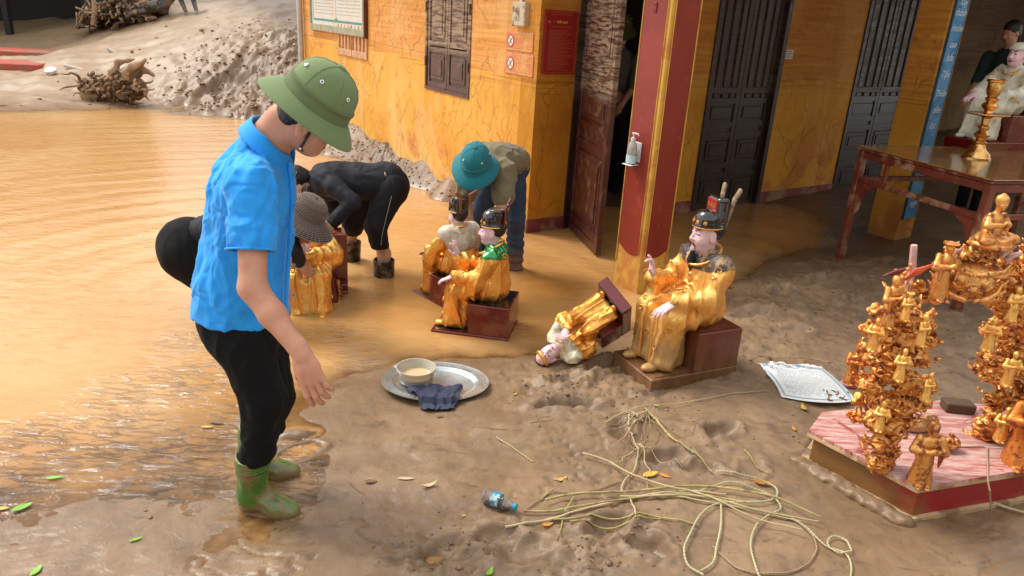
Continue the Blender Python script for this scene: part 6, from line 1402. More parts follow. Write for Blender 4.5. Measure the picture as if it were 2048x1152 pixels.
mb = MB(); tbx(mb, -.05, Ln + .05, -.05, Wd_ + .9, ht - .012, ht, .004); mb.build('tabletop', M_tabt, tb_)
mb = MB(); tbx(mb, -.04, Ln + .04, -.04, Wd_ + .89, ht - .035, ht - .0125, .006); mb.build('top_moulding', M_tab, tb_)
for (a, b) in ((0, 0), (Ln, 0), (0, Wd_ + .8), (Ln, Wd_ + .8)):
    mb = MB(); tbx(mb, a - .03, a + .03, b - .03, b + .03, -.12, ht - .036, .006); mb.build('leg', M_tab, tb_)
for (z0, z1, nm) in ((ht - .10, ht - .037, 'apron'), (ht - .30, ht - .255, 'lower_rail')):
    for (a0, a1, b0, b1) in ((.031, Ln - .031, -.016, .016), (.031, Ln - .031, Wd_ + .784, Wd_ + .816), (-.016, .016, .031, Wd_ + .769), (Ln - .016, Ln + .016, .031, Wd_ + .769)):
        mb = MB(); tbx(mb, a0, a1, b0, b1, z0, z1, .005); mb.build(nm, M_tab, tb_)
for a in (.30, ):
    mb = MB(); tbx(mb, a - .02, a + .02, -.014, .014, ht - .254, ht - .101); mb.build('strut', M_tab, tb_)
for (a, sg) in ((.031, 1), (Ln - .031, -1)):   # shaped corner brackets under the rail
    mb = MB(); zz = ht - .301; V = []
    pts = [(0, 0), (.20, 0), (.15, -.035), (.09, -.06), (.06, -.13), (.05, -.24), (0, -.30)]
    for o_ in (-.010, .010):
        for (u, v) in pts: p = l1 + e1 * (a + sg * u) + e2 * o_; V.append((p[0], p[1], zz + v))
    n = len(pts); F = [tuple(range(n)), tuple(range(2 * n - 1, n - 1, -1))] + [(i, n + i, n + (i + 1) % n, (i + 1) % n) for i in range(n)]; mb.add(V, F); mb.build('bracket', M_tab, tb_)
# candlestick
M_brass = goldm('polished_brass', (.80, .50, .16), (.25, .12, .04), .16, .25, 8, 1.0)
cs = G(1951, 316, ht); e = empty('candlestick', cs, 'tall brass candlestick with a wide drip plate standing on the altar table', 'candlestick')
_, zt_ = PL(1985, 158, cs[:2], np.array([1.0, 0])); Hc = zt_ - cs[2]; q = Hc / .46
def la(nm, pr): mb = MB(); mb.lathe([(r * q, z * q) for r, z in pr], cs, None, 28); return mb.build(nm, M_brass, e, True, 40)
la('foot', [(.080, 0), (.080, .008), (.074, .014), (.070, .030), (.046, .052), (.034, .075), (.030, .085), (.038, .092), (.038, .100), (.024, .108)])
la('stem', [(.024, .108), (.030, .120), (.042, .132), (.044, .142), (.030, .155), (.022, .165), (.030, .180), (.030, .190), (.020, .200), (.022, .235), (.034, .245), (.022, .252)])
la('drip_plate', [(.024, .2525), (.100, .2545), (.118, .262), (.117, .265), (.090, .260), (.026, .259)])
la('upper_stem', [(.020, .2595), (.026, .268), (.020, .280), (.040, .300), (.046, .312), (.036, .322), (.022, .330), (.034, .345), (.036, .352), (.024, .360)])
la('cup', [(.026, .3605), (.034, .375), (.036, .385), (.040, .390), (.042, .440), (.052, .446), (.052, .452), (.046, .454), (.054, .460), (.048, .461), (.038, .44), (.034, .40), (.0, .395)])
# white robed statue on the table, cut by the frame
fw_ = Fr(G(2052, 300, ht), frameR((-.93, -.36, 0)), .98); fw_.o = fw_.o + np.array([-.36, .02, 0]); fw_.o[2] = ht + .001
wroot, whf = mandarin('white_statue', 'cream white robed statue with white turban seated on the altar table', fw_,
    dict(robe=M_whiter, base=M_redl, top=M_redl, skin=M_pinkf, trim=M_gold, hat=M_whiter, trim2=M_whiter, shoe=M_whiter), GRP, 'turban', .0075, hands='knees', beard=False, base='flat', sash=False)
# ================================================================== CARVED GILDED SHRINE
M_carve = goldm('carved_gilt_wood', (.86, .47, .14), (.24, .045, .022), .32, .95, 4.5, .84, rt=(.54, .60))
M_carve2 = goldm('carved_orange_gilt', (.90, .40, .09), (.28, .04, .02), .30, .95, 4.5, .84, rt=(.54, .60))
M_pinkw = None
t = NT('bleached_pink_painted_wood'); g = t.noise(1.6, 6, .68, vec=t.map((5, 40, 5), (0, 0, -.15))); c = t.ramp(g, [(.36, rgb(.40, .10, .08)), (.48, rgb(.55, .27, .23)), (.62, rgb(.70, .50, .44))])
c = t.mix(t.ramp(t.noise(4, 5, .6, dist=1.0), [(.60, 0), (.64, .85)]), c, rgb(.30, .03, .025)); t.set(col=c, rough=.42, spec=.5); t.bump(g, .2, .002); M_pinkw = t.m
t = NT('mud_smeared_crimson'); x = t.xyz(); n = t.noise(5, 5, .6, dist=.6); f = t.math('ADD', t.math('MULTIPLY', t.math('SUBTRACT', n, .5), 1.5), t.math('MULTIPLY', t.math('SUBTRACT', 1.86, x[0]), 2.2))
c = t.mix(t.ramp(f, [(.2, 0), (.45, 1)]), rgb(.36, .018, .025), rgb(.24, .115, .035)); t.set(col=c, rough=.35, coat=.2); t.bump(t.noise(30, 4), .3, .003); M_crim = t.m
M_bare = simple('bare_pale_wood_edge', (.60, .42, .22), .6, dirt=6, dirtc=(.30, .18, .09))
ZS = .185
top = [G(1618, 860, ZS), G(1644, 824, ZS), G(1885, 800, ZS), G(2150, 830, ZS), G(2190, 900, ZS), G(2062, 938, ZS), G(1838, 974, ZS)]; top = [np.array(p[:2]) for p in top]
cen = np.mean(top, axis=0); shr = empty('carved_shrine', (cen[0], cen[1], 0), 'gilded carved shrine arch with cloud columns on a pink and crimson polygonal base', 'shrine')
def offs(pl, f): return [cen + (p - cen) * f for p in pl]
mb = MB(); mb.prism(top, ZS - .016, ZS); tp = mb.build('base_top', M_pinkw, shr)
mb = MB(); mb.prism(offs(top, 1.005), ZS - .030, ZS - .0165); mb.build('top_edge', M_bare, shr)
mb = MB(); mb.prism(offs(top, .955), .030, ZS - .0305); mb.build('base_side', M_crim, shr)
mb = MB(); mb.prism(offs(top, 1.02), -.03, .0295); mb.build('base_foot', M_bare, shr)
# crust of mud along the left foot
S = SDF(); a, b, c_ = offs(top, 1.03)[6], offs(top, 1.03)[0], offs(top, 1.03)[1]
for i in range(26):
    u = i / 25; p = a * (1 - u) + b * u; S.ell((p[0] + random.uniform(-.01, .01), p[1], .012), (.035 + random.random() * .015, .028, .020 + random.random() * .012), None, .02)
V, F, fl = S.mesh(.006); V += vnorm(V, F) * (perlin(V[:, 0] * 30, V[:, 1] * 30, V[:, 2] * 30) * .007)[:, None]
tag(MO('mud_crust', V, F, M_mud, shr, True), kind='stuff')
def scroll(S, p, r, ax1, ax2, th, turns=1.5, rnd=None, lab=0):
    a = np.linspace(0, turns * 2 * math.pi, int(10 * turns) + 2); ph = rnd.uniform(0, 6.28); sg = rnd.choice((-1, 1)); nn = np.cross(ax1, ax2)
    pts = [p + (ax1 * math.cos(sg * q + ph) + ax2 * math.sin(sg * q + ph)) * r * (.18 + .82 * q / a[-1]) + nn * r * .35 * (1 - q / a[-1]) for q in a]
    S.path(pts, np.linspace(th * .75, th, len(pts)), .003, lab)
def carved(name, lumps, Yd, h, mat, parent, seed, axis_y=0.0):
    rnd = random.Random(seed); S = SDF(); cam_dir = None
    for (px, py, rp, *dy) in lumps:
        Y_ = Yd + (dy[0] if dy else 0); c = W(px, py, Y_); r = rp * (np.linalg.norm(c - [0, 0, CAMH])) / FOC * .93
        S.ell(c, (r * .78, r * .66, r * .66), None, .010)
        vd = c - [0, 0, CAMH]; vd /= np.linalg.norm(vd)
        for j in range(11):
            d = np.array([rnd.gauss(0, 1), rnd.gauss(0, 1), rnd.gauss(0, .8)]); d /= np.linalg.norm(d)
            if j % 2 == 0: d = d - 2 * vd * max(0, d @ vd); d /= np.linalg.norm(d)
            p = c + d * r * rnd.uniform(.66, .86) * np.array([1.12, .95, .92]); u = np.cross(d, [rnd.gauss(0, .4), rnd.gauss(0, .4), 1]); u /= np.linalg.norm(u); v = np.cross(d, u)
            k = rnd.random()
            if k < .5: scroll(S, p, r * rnd.uniform(.24, .38), u, v, .0040 + .0010 * rnd.random(), rnd.uniform(1.1, 1.7), rnd)
            elif k < .85:   # flame / cloud tongue
                q1 = p + d * r * .12 + u * r * .15; q2 = q1 + (d * .30 + u * rnd.choice((-1, 1)) * .55 + np.array([0, 0, .25])) * r * rnd.uniform(.7, 1.2); q3 = q2 + (d * .25 + np.array([0, 0, rnd.uniform(-.1, .6)])) * r * .6
                S.path([p - d * r * .2, q1, q2, q3], [.012, .0105, .007, .0032], .004, 0, flat=v, ff=1.7)
            else:
                for b in range(3): S.ell(p + u * (b - 1) * .012, (.008, .008, .008), None, .002)
    def dsp(P):
        w = P + .035 * np.stack([perlin(P[:, 0] * 11 + seed, P[:, 1] * 11, P[:, 2] * 11), perlin(P[:, 0] * 11, P[:, 1] * 11 + seed, P[:, 2] * 11), perlin(P[:, 0] * 11, P[:, 1] * 11, P[:, 2] * 11 + seed)], 1)
        a = perlin(w[:, 0] * 24, w[:, 1] * 24, w[:, 2] * 44); return .012 * (np.abs(a) * 2.0 - .5)
    V, F, fl = S.mesh(h, dsp); V = relax(V, F, 1, .35)
    return MO(name, V, F, mat, parent, True)
Yc = G(1762, 948, ZS)[1] + .07
col1 = [(1760,925,32),(1768,885,30),(1782,850,34),(1745,845,20,-.03),(1768,805,34),(1745,775,24,-.03),(1805,812,34),(1838,805,24,.02),(1850,770,24,.03),(1815,765,36),(1772,745,30),(1742,720,16,.05),(1790,712,36),(1835,715,26,.0),(1855,680,20,.02),(1815,675,32),(1775,668,30),(1748,655,16),(1850,648,20,.02),(1822,630,26),(1782,628,26),(1752,620,14),(1800,590,22,.03)]
carved('carved_column', col1, Yc, .0042, M_carve, shr, 5)
carved('cloud_panel', [(1722,760,12,.05),(1718,720,10,.05),(1728,690,12,.05),(1722,800,16,.05),(1730,660,9,.05),(1716,835,14,.05)], Yc, .0048, M_carve2, shr, 15)
Yr = G(1990, 905, ZS)[1] + .10
col2 = [(1965,865,22,.03),(1985,850,30,.03),(2040,850,30,.03),(1975,745,24),(2005,740,32),(2045,745,34),(1985,715,20),(2030,700,30),(1975,660,18),(2010,650,34),(2050,655,34),(2000,610,20),(2035,610,34),(2075,640,30),(1995,575,20),(2035,565,34),(2080,570,32),(2060,520,28,.03),(2010,530,22,.05),(2010,800,26),(2048,800,30),(1985,795,16),(1985,820,18),(2085,760,34),(2090,700,34),(2085,830,34)]
carved('carved_column', col2, Yr, .0042, M_carve, shr, 8)
Yarch = (Yc + Yr) / 2 + .05
carved('cloud_bridge', [(1812,556,14),(1835,575,14),(1850,590,14,.0),(1872,590,13)], Yarch, .0048, M_carve, shr, 21); carved('cloud_bridge', [(1995,600,13,.03),(2020,560,16,.03),(1975,600,11,.02)], Yarch, .0048, M_carve, shr, 22)
# dragon mask at the crown of the arch
S = SDF(); c = W(1935, 562, Yarch); u = np.linalg.norm(c - [0, 0, CAMH]) / FOC; fw2 = Fr(c, frameR((-.25, -1, .05)), u * 45)
S.ell(fw2.p(0, 0, 0), np.array((.95, .6, .75)) * fw2.k, fw2.R, .02)
for s in (-1, 1):
    S.ell(fw2.p(s * .42, .50, .12), np.array((.24, .20, .24)) * fw2.k, fw2.R, .006); S.ell(fw2.p(s * .42, .66, .12), np.array((.11, .10, .11)) * fw2.k, fw2.R, .001); S.torus(fw2.p(s * .42, .56, .12), fw2.R @ rotx(math.pi / 2), .26 * fw2.k, .055 * fw2.k, .004)
    S.path([fw2.p(s * .12, .62, .40), fw2.p(s * .5, .6, .52), fw2.p(s * .95, .4, .60), fw2.p(s * 1.2, .2, .85)], np.array([.08, .11, .09, .04]) * fw2.k, .006)
    S.path([fw2.p(s * .2, .70, -.55), fw2.p(s * .6, .55, -.48), fw2.p(s * .95, .35, -.25), fw2.p(s * 1.1, .2, .1)], np.array([.12, .11, .09, .05]) * fw2.k, .006)
    for j in range(3): S.path([fw2.p(s * .85, .1, .3 - j * .35), fw2.p(s * 1.15, .05, .35 - j * .35), fw2.p(s * 1.35, 0, .55 - j * .35)], np.array([.10, .08, .03]) * fw2.k, .006)
S.ell(fw2.p(0, .72, -.12), np.array((.20, .20, .16)) * fw2.k, fw2.R, .006); S.ell(fw2.p(-.16, .74, -.18), np.array((.09, .1, .08)) * fw2.k, fw2.R, .004); S.ell(fw2.p(.16, .74, -.18), np.array((.09, .1, .08)) * fw2.k, fw2.R, .004)
S.ell(fw2.p(0, .62, -.42), np.array((.45, .14, .10)) * fw2.k, fw2.R, .001, 0, 's')
for j in range(5): S.cap(fw2.p(-.3 + j * .15, .60, -.34), fw2.p(-.3 + j * .15, .62, -.44), .035 * fw2.k, .02 * fw2.k, .002)
skin('dragon_mask', S, .0042, M_carve, shr, rl=1)
carved('flame_crest', [(1905,508,16,.03),(1935,508,18,.02),(1968,512,18,.02),(1995,500,15,.04),(2018,510,13,.05),(1888,525,11,.02),(1990,535,16,.05),(2010,545,14,.05)], Yarch, .0045, M_carve, shr, 33)
mb = MB()
for (a, b, c2) in (((2003, 512), (2018, 498), (2034, 492)), ((2012, 520), (2030, 510), (2045, 504)), ((1905, 512), (1918, 502), (1925, 498))): mb.tube([W(*a, Yarch), W(*b, Yarch - .01), W(*c2, Yarch - .02)], [.014, .011, .004], 8)
o = mb.build('flame_tip', M_pinkw, shr, True); o['kind'] = 'stuff'
# cloud panel behind: pinkish slats and a red tongue
for (pa, pb, w) in (((1812, 590), (1828, 490), .016), ((1770, 600), (1812, 590), .010)):
    mb = MB(); mb.tube([W(*pa, Yc + .09), W((pa[0] + pb[0]) / 2 + 4, (pa[1] + pb[1]) / 2, Yc + .09), W(*pb, Yc + .09)], [w, w * .9, w * .8], 6); mb.build('backing_slat', M_pinkw, shr)
S = SDF(); rb = random.Random(3)
for i in range(14): u_ = i / 13; S.ell(W(1775 + 48 * u_ - 10 * math.sin(u_ * 3), 640 - 110 * u_, Yc + .02), (.013 - .004 * u_,) * 3, None, .003)
skin('bead_stem', S, .0042, M_carve, shr)
mb = MB(); mb.tube([W(1765, 553, Yc + .15), W(1790, 545, Yc + .15), W(1815, 538, Yc + .15)], [.004, .012, .010], 8); mb.build('red_tongue', M_redl, shr, True)
# figures
def figurine(nm, px, py, Yd, hpx, mat, parent, face=(-.3, -1), seated=False, hat='cap', lab=None, cat=None, grp=None, base=None, z=None):
    c = W(px, py, Yd) if z is None else G(px, py, z); u = np.linalg.norm(c - [0, 0, CAMH]) / FOC * hpx; f = Fr(c, frameR((*face, 0)), u)   # unit height 1
    S = SDF(); k = f.k
    if seated:
        S.ell(f.p(0, .02, .12), np.array((.34, .26, .12)) * k, f.R, .02 * k)
        for s in (-1, 1): S.cap(f.p(s * .10, 0, .20), f.p(s * .36, .16, .14), .11 * k, .08 * k, .04 * k); S.cap(f.p(s * .36, .16, .13), f.p(-s * .04, .28, .12), .075 * k, .055 * k, .03 * k)
        S.ell(f.p(0, -.04, .36), np.array((.20, .15, .24)) * k, f.R, .05 * k); hz__ = .74; sh_ = .54
        S.torus(f.p(0, .02, .03), f.R, .30 * k, .05 * k, .02 * k)
    else:
        S.cap(f.p(0, 0, .06), f.p(0, 0, .50), .15 * k, .095 * k, .04 * k); S.ell(f.p(0, 0, .62), np.array((.13, .10, .15)) * k, f.R, .04 * k); hz__ = .85; sh_ = .72
        for i in range(9): a = i * .7; S.cap(f.p(.14 * math.sin(a), .14 * math.cos(a), .02), f.p(.08 * math.sin(a), .08 * math.cos(a), .48), .028 * k, .016 * k, .012 * k)
        for s in (-1, 1): S.ell(f.p(s * .06, .15, .02), np.array((.04, .07, .03)) * k, f.R, .01 * k)
    w_ = .17 if not seated else .20
    for s in (-1, 1):
        S.cap(f.p(s * w_ * .8, -.01, sh_), f.p(s * w_ * 1.2, .06, sh_ - .17), .055 * k, .06 * k, .02 * k); S.cap(f.p(s * w_ * 1.2, .06, sh_ - .17), f.p(s * .03, .19, sh_ - .12), .058 * k, .04 * k, .02 * k); S.cap(f.p(s * w_ * .9, .1, sh_ - .2), f.p(s * w_ * .8, .12, sh_ - .36), .04 * k, .02 * k, .02 * k)
    S.ell(f.p(0, .20, sh_ - .10), np.array((.05, .04, .045)) * k, f.R, .01 * k)
    hs = .84 if not seated else 1.15; hf_ = f.sub((0, .01, hz__ + .02)); head_prims(S, hf_, hs, 0, 0, 0, neck=f.p(0, -.01, sh_), brow=True)
    if hat == 'cap': S.ell(hf_.p(0, -.01, .05 * hs), np.array((.085, .10, .085)) * hs * k, hf_.R, .004); S.ell(hf_.p(0, 0, .125 * hs), np.array((.03,) * 3) * hs * k, None, .006)
    elif hat == 'wide': S.ell(hf_.p(0, 0, .075 * hs), np.array((.14, .16, .030)) * hs * k, hf_.R, .004); S.cap(hf_.p(.10 * hs, 0, .08 * hs), hf_.p(.15 * hs, 0, .13 * hs), .02 * k, .01 * k, .01); S.cap(hf_.p(-.10 * hs, 0, .08 * hs), hf_.p(-.15 * hs, 0, .13 * hs), .02 * k, .01 * k, .01)
    elif hat == 'hood': S.ell(hf_.p(0, -.025, .03 * hs), np.array((.095, .10, .13)) * hs * k, hf_.R, .006); S.cap(hf_.p(0, .0, .12 * hs), hf_.p(0, .04, .20 * hs), .04 * hs * k, .02 * hs * k, .01 * k)
    elif hat == 'flame': S.cap(hf_.p(0, 0, .08 * hs), hf_.p(0, .0, .22 * hs), .05 * hs * k, .012 * hs * k, .01 * k)
    V, F, fl = S.mesh(max(.0026, k * .013)); V = relax(V, F, 1, .4); V += vnorm(V, F) * (perlin((V[:, 0] - c[0]) * 9 / k, (V[:, 1] - c[1]) * 9 / k, V[:, 2] * 4 / k) * .012 * k)[:, None]
    if lab is None: o = MO(nm, V, F, mat, parent, True)
    else:
        e = empty(nm, c, lab, cat, grp); MO('figure', V, F, mat, e, True); o = e
        if base: mb = MB(); mb.lathe([(base * .96, -.012), (base, -.006), (base, .0), (base * .94, .003)], c, None, 26, sy=.8); mb.build('disc_base', M_pinkw, e, True)
    return o
figurine('seated_figure', 1978, 490, Yarch - .02, 95, M_carve, shr, (.35, -1), True, 'cap')
figurine('standing_figure', 1872, 598, Yarch - .03, 108, M_carve, shr, (.15, -1), hat='wide')
figurine('child_figure', 1770, 652, Yc - .03, 98, M_carve, shr, (.4, -1), hat='none')
figurine('hooded_figure', 1836, 966, G(1836, 962, ZS)[1], 122, M_carve, shr, (-.15, -1), hat='hood')
figurine('robed_figure', 2032, 930, G(2032, 926, ZS)[1], 150, M_carve2, shr, (-.2, -1), hat='hood')
figurine('standing_figure', 2062, 560, Yarch, 95, M_carve2, shr, (-.3, -1), hat='cap')
for (fx_, fy_, fh_, ft_, hat_) in ((1742, 700, 62, (-.5, -1), 'cap'), (1838, 690, 58, (.5, -1), 'hood'), (1796, 760, 62, (-.1, -1), 'cap'), (1848, 800, 54, (.5, -1), 'cap'), (1756, 860, 58, (-.4, -1), 'hood'), (1808, 640, 54, (.2, -1), 'wide')):
    figurine('carved_figure', fx_, fy_, Yc - .10, fh_, M_gold, shr, ft_, hat=hat_)
for (fx_, fy_, fh_, ft_, hat_) in ((1972, 700, 60, (-.5, -1), 'cap'), (2020, 640, 60, (-.1, -1), 'hood'), (2012, 770, 62, (-.2, -1), 'cap'), (1998, 880, 62, (-.4, -1), 'cap')):
    figurine('carved_figure', fx_, fy_, Yr - .11, fh_, M_gold, shr, ft_, hat=hat_)
S = SDF(); cb = G(1880, 900, ZS) + [0, .02, .03]; rb = random.Random(9)
for i in range(7): scroll(S, cb + np.array([rb.uniform(-.06, .06), rb.uniform(-.04, .03), rb.uniform(-.005, .02)]), .032, np.array([1.0, 0, 0]), np.array([0, .5, .85]), .009, 1.1, rb)
S.ell(cb + [-.04, -.02, -.008], (.035, .03, .022), None, .01); S.ell(cb, (.075, .05, .02), None, .01)
skin('fallen_leaf_carving', S, .0042, M_carve, shr)
S = SDF(); cb = G(1835, 868, ZS) + [0, .04, .03]
for i in range(8): scroll(S, cb + np.array([rb.uniform(-.08, .08), rb.uniform(-.03, .03), rb.uniform(-.01, .05)]), .026, np.array([1.0, 0, 0]), np.array([0, .3, .95]), .008, 1.2, rb)
S.ell(cb, (.08, .05, .035), None, .01); skin('cloud_foot', S, .0045, goldm('grey_gilt', (.62, .45, .22), (.25, .16, .09), .5, .8, 9, .4), shr)
mb = MB(); R = rotz(-.1); mb.box(G(1945, 850, ZS) + [0, .14, .025], (.07, .04, .026), R, .006); mb.build('dark_plinth_block', simple('mud_dark_wood', (.10, .055, .03), .6, bump=.6), shr)
mb = MB(); mb.tube([G(1906, 893, ZS) + [0, -.01, .004], G(1964, 893, ZS) + [0, -.01, .006], G(1970, 893, ZS) + [0, -.015, .006], G(1972, 962, ZS) + [0, -.012, .004], G(1974, 975, ZS - .02) + [0, -.02, 0], G(1974, 1020, .03) + [0, -.03, 0]], .0035, 6); 
tag(mb.build('tie_string', simple('twine', (.42, .30, .18), .9), None, True), 'thin twine hanging over the crimson front edge of the shrine base', 'string')
gq = gz(1700, 770); figurine('figurine', 1700, 766, gq[1], 78, M_carve2, None, (.1, -1), hat='flame', lab='tiny gold figurine on a round reddish disc beside the printed sheet', cat='figurine', base=.055, z=gq[2] + .012)
S = SDF(); a, b = W(1812, 558, Yc + .05), W(1868, 528, Yc + .02); S.path([a, (a * .6 + b * .4) + [0, 0, .006], b], [.008, .016, .005], .004, flat=(0, 1, 0), ff=3.0)
V, F, fl = S.mesh(.0035); tag(MO('ribbon_scrap', V, F, simple('orange_red_plastic', (.75, .10, .03), .35), None, True), 'orange red scrap of ribbon caught on the carved column', 'ribbon')
# ================================================================== TRAY, BOWL, CLOTH, SHEET, BOTTLE
t = NT('scratched_aluminium'); n = t.noise(10, 6, .7); c = t.ramp(t.noise(4, 5, .6), [(.35, rgb(.40, .48, .50)), (.55, rgb(.60, .63, .60)), (.7, rgb(.55, .48, .38))])
t.set(col=c, metal=.85, rough=t.ramp(n, [(.3, .22), (.7, .42)])); t.bump(n, .15, .002); M_alu = t.m
pc = gz(870, 768); zt = max(hpt(gz(x, y)) for x, y in ((780, 765), (960, 760), (870, 730), (870, 800))) + .002
cL, cR = G(762, 768, zt + .01), G(977, 762, zt + .01); tc_ = (cL + cR) / 2; tr_ = np.linalg.norm(cR - cL) / 2; dB = np.linalg.norm(G(872, 728, zt + .01) - G(868, 806, zt + .01)) / 2; tc_[1] = (G(872, 728, zt + .01)[1] + G(868, 806, zt + .01)[1]) / 2; tc_[2] = zt
e = empty('serving_tray', tc_, 'oval scratched aluminium tray lying on the mud at the water edge', 'tray'); Rt = rotz(.06)
mb = MB(); sc = dB / tr_
mb.lathe([(0, .002), (tr_ * .70, .002), (tr_ * .74, .006), (tr_ * .78, .016), (tr_ * .80, .018)], tc_, Rt, 64, sy=sc, cap=False); mb.build('tray_well', M_alu, e, True)
mb = MB(); mb.lathe([(tr_ * .80, .018), (tr_ * .97, .022), (tr_ * 1.0, .024), (tr_ * 1.0, .020), (tr_ * .97, .017), (tr_ * .79, .012), (tr_ * .72, .0), (0, -.002)], tc_, Rt, 64, sy=sc, cap=False); mb.build('tray_rim', M_alu, e, True)
mb = MB()
for i in range(60):
    a = 2 * math.pi * i / 60; 
    for rr_ in (.86, .92): p = tc_ + Rt @ np.array([tr_ * rr_ * math.cos(a), tr_ * rr_ * sc * math.sin(a), .0205 + (rr_ - .86) * .03]); mb.lathe([(.0045, 0), (.003, .0016), (.0005, .002)], p, None, 6)
o = mb.build('embossed_beads', M_alu, e, True); o['kind'] = 'stuff'
t = NT('translucent_plastic'); t.set(col=rgb(.78, .70, .55), rough=.25, trans=.45, ior=1.3, alpha=1.0); t.b.inputs['Subsurface Weight'].default_value = .1; M_tub = t.m
bc = G(832, 762, zt + .004); bw = np.linalg.norm(G(872, 730, zt + .09) - G(796, 728, zt + .09)) / 2; _, bh_ = PL(832, 716, G(832, 728, zt + .0)[:2] , np.array([1.0, 0])); bh_ = .085
e = empty('plastic_bowl', bc, 'translucent plastic food bowl half full of brown water on the tray', 'bowl')
mb = MB(); mb.lathe([(bw * .80, 0), (bw * .86, .006), (bw * .96, bh_ * .8), (bw * .97, bh_ * .86), (bw * 1.04, bh_ * .87), (bw * 1.05, bh_), (bw * 1.0, bh_), (bw * .93, bh_ * .85), (bw * .80, .008), (0, .006)], bc, None, 48, cap=False); mb.lathe([(bw * .80, 0), (0, 0.0)], bc, None, 48, cap=False); mb.build('tub', M_tub, e, True)
for sg in (-1, 1): mb = MB(); mb.box(bc + [sg * bw * 1.08, 0, bh_ * .92], (.010, .016, .003), None, .002); mb.build('tab', M_tub, e)
mb = MB(); mb.lathe([(bw * .86, bh_ * .45), (0, bh_ * .452)], bc, None, 40, cap=False); mb.build('muddy_water', flat('bowl_water', (.58, .44, .26), .08), e, True)
# cloth: a crumpled sheet over the rim
M_ragd = clothm('navy_grey_microfibre', (.045, .05, .085), .9, 6, 260)
n = 44; U, V_ = np.meshgrid(np.linspace(0, 1, n), np.linspace(0, 1, n)); c00, c10, c01, c11 = G(812, 776, zt + .02), G(926, 772, zt + .02), G(850, 822, zt), G(908, 824, zt)
PX = (c00[None, None] * ((1 - U) * (1 - V_))[..., None] + c10 * (U * (1 - V_))[..., None] + c01 * ((1 - U) * V_)[..., None] + c11 * (U * V_)[..., None])
PX[..., 0] += .012 * perlin(U * 4, V_ * 4) ; PX[..., 1] += .014 * perlin(U * 3 + 5, V_ * 3)
th_ = np.array([hpt(p) for p in PX.reshape(-1, 3)]).reshape(n, n)
dx = (PX[..., 0] - tc_[0]) / tr_; dy = (PX[..., 1] - tc_[1]) / (tr_ * sc); rr2 = np.sqrt(dx**2 + dy**2); tz = np.where(rr2 < .78, zt + .004, np.where(rr2 < 1.02, zt + .004 + .022 * np.clip((rr2 - .72) / .1, 0, 1), th_ + .004)); 
PX[..., 2] = np.maximum(tz, th_ + .003) + .010 + .016 * np.abs(np.sin(U * 9 + 3 * perlin(U * 3, V_ * 2) + V_ * 3)) * (1 - V_ * .55) + .008 * perlin(U * 9, V_ * 5) + .022 * np.exp(-((V_ - .05) / .12)**2) * np.abs(perlin(U * 5 + 2, V_ * 0))
ii = np.arange(n - 1)[:, None] * n + np.arange(n - 1)[None, :]; Fq = np.stack([ii, ii + n, ii + n + 1, ii + 1], -1).reshape(-1, 4)
o = MO('cleaning_cloth', PX.reshape(-1, 3), Fq, M_ragd, None, True); tag(o, 'crumpled dark navy cleaning cloth hanging over the tray rim onto the mud', 'cloth'); md = o.modifiers.new('s', 'SOLIDIFY'); md.thickness = .004
# printed sheet on the mud
t = NT('wet_printed_sheet'); c = t.mix(t.ramp(t.noise(8, 5), [(.45, 0), (.7, .5)]), rgb(.78, .79, .77), rgb(.62, .56, .48)); t.set(col=c, rough=.7); M_pap = t.m
n = 30; U, V_ = np.meshgrid(np.linspace(0, 1, n), np.linspace(0, 1, n)); zq = hpt(gz(1600, 765)) + .02
c00, c10, c11, c01 = G(1513, 724, zq), G(1642, 733, zq), G(1714, 796, zq), G(1562, 792, zq)
def sheet_pt(u, v, dz=0):
    p = c00 * (1 - u) * (1 - v) + c10 * u * (1 - v) + c01 * (1 - u) * v + c11 * u * v; p = p.copy(); p[1] -= .05 * math.sin(u * math.pi) * v * v - .0; p[0] += .02 * math.sin(v * 3)
    p[2] = max(zq - .012 + .012 * math.sin(u * 2.2 + v * 1.5) ** 2 + .004 * math.sin(u * 7 + v * 4), hpt(p) + .003) + dz; return p
PX = np.array([sheet_pt(u, v) for v in np.linspace(0, 1, n) for u in np.linspace(0, 1, n)])
e = empty('printed_sheet', c00, 'large curled white printed sheet with a blue border lying on the trampled mud', 'paper'); o = MO('sheet', PX, Fq if n == 44 else np.stack([(np.arange(n - 1)[:, None] * n + np.arange(n - 1)[None, :]), (np.arange(n - 1)[:, None] * n + np.arange(n - 1)[None, :]) + n, (np.arange(n - 1)[:, None] * n + np.arange(n - 1)[None, :]) + n + 1, (np.arange(n - 1)[:, None] * n + np.arange(n - 1)[None, :]) + 1], -1).reshape(-1, 4), M_pap, e, True)
md = o.modifiers.new('s', 'SOLIDIFY'); md.thickness = .002; md.offset = -1
M_bprint = flat('blue_print', (.30, .42, .52), .5); M_gprint = flat('grey_blue_print', (.42, .47, .52), .5)
def strip(mb, a, b, w, N=10):
    V = []; a, b = np.array(a), np.array(b); d = b - a; nn = np.array([-d[1], d[0]]) / np.linalg.norm(d) * w
    for i in range(N + 1):
        q = a + d * i / N; V.append(sheet_pt(*(q - nn), .0022)); V.append(sheet_pt(*(q + nn), .0022))
    mb.add(V, [(2*i, 2*i+1, 2*i+3, 2*i+2) for i in range(N)])
mb = MB()
for (a, b) in (((.05, .06), (.95, .06)), ((.05, .94), (.95, .94)), ((.05, .06), (.05, .94)), ((.95, .06), (.95, .94)), ((.08, .10), (.92, .10)), ((.92, .10), (.92, .90))): strip(mb, a, b, .010)
o = mb.build('border_print', M_bprint, e); o['kind'] = 'stuff'
mb = MB(); rt_ = random.Random(8)
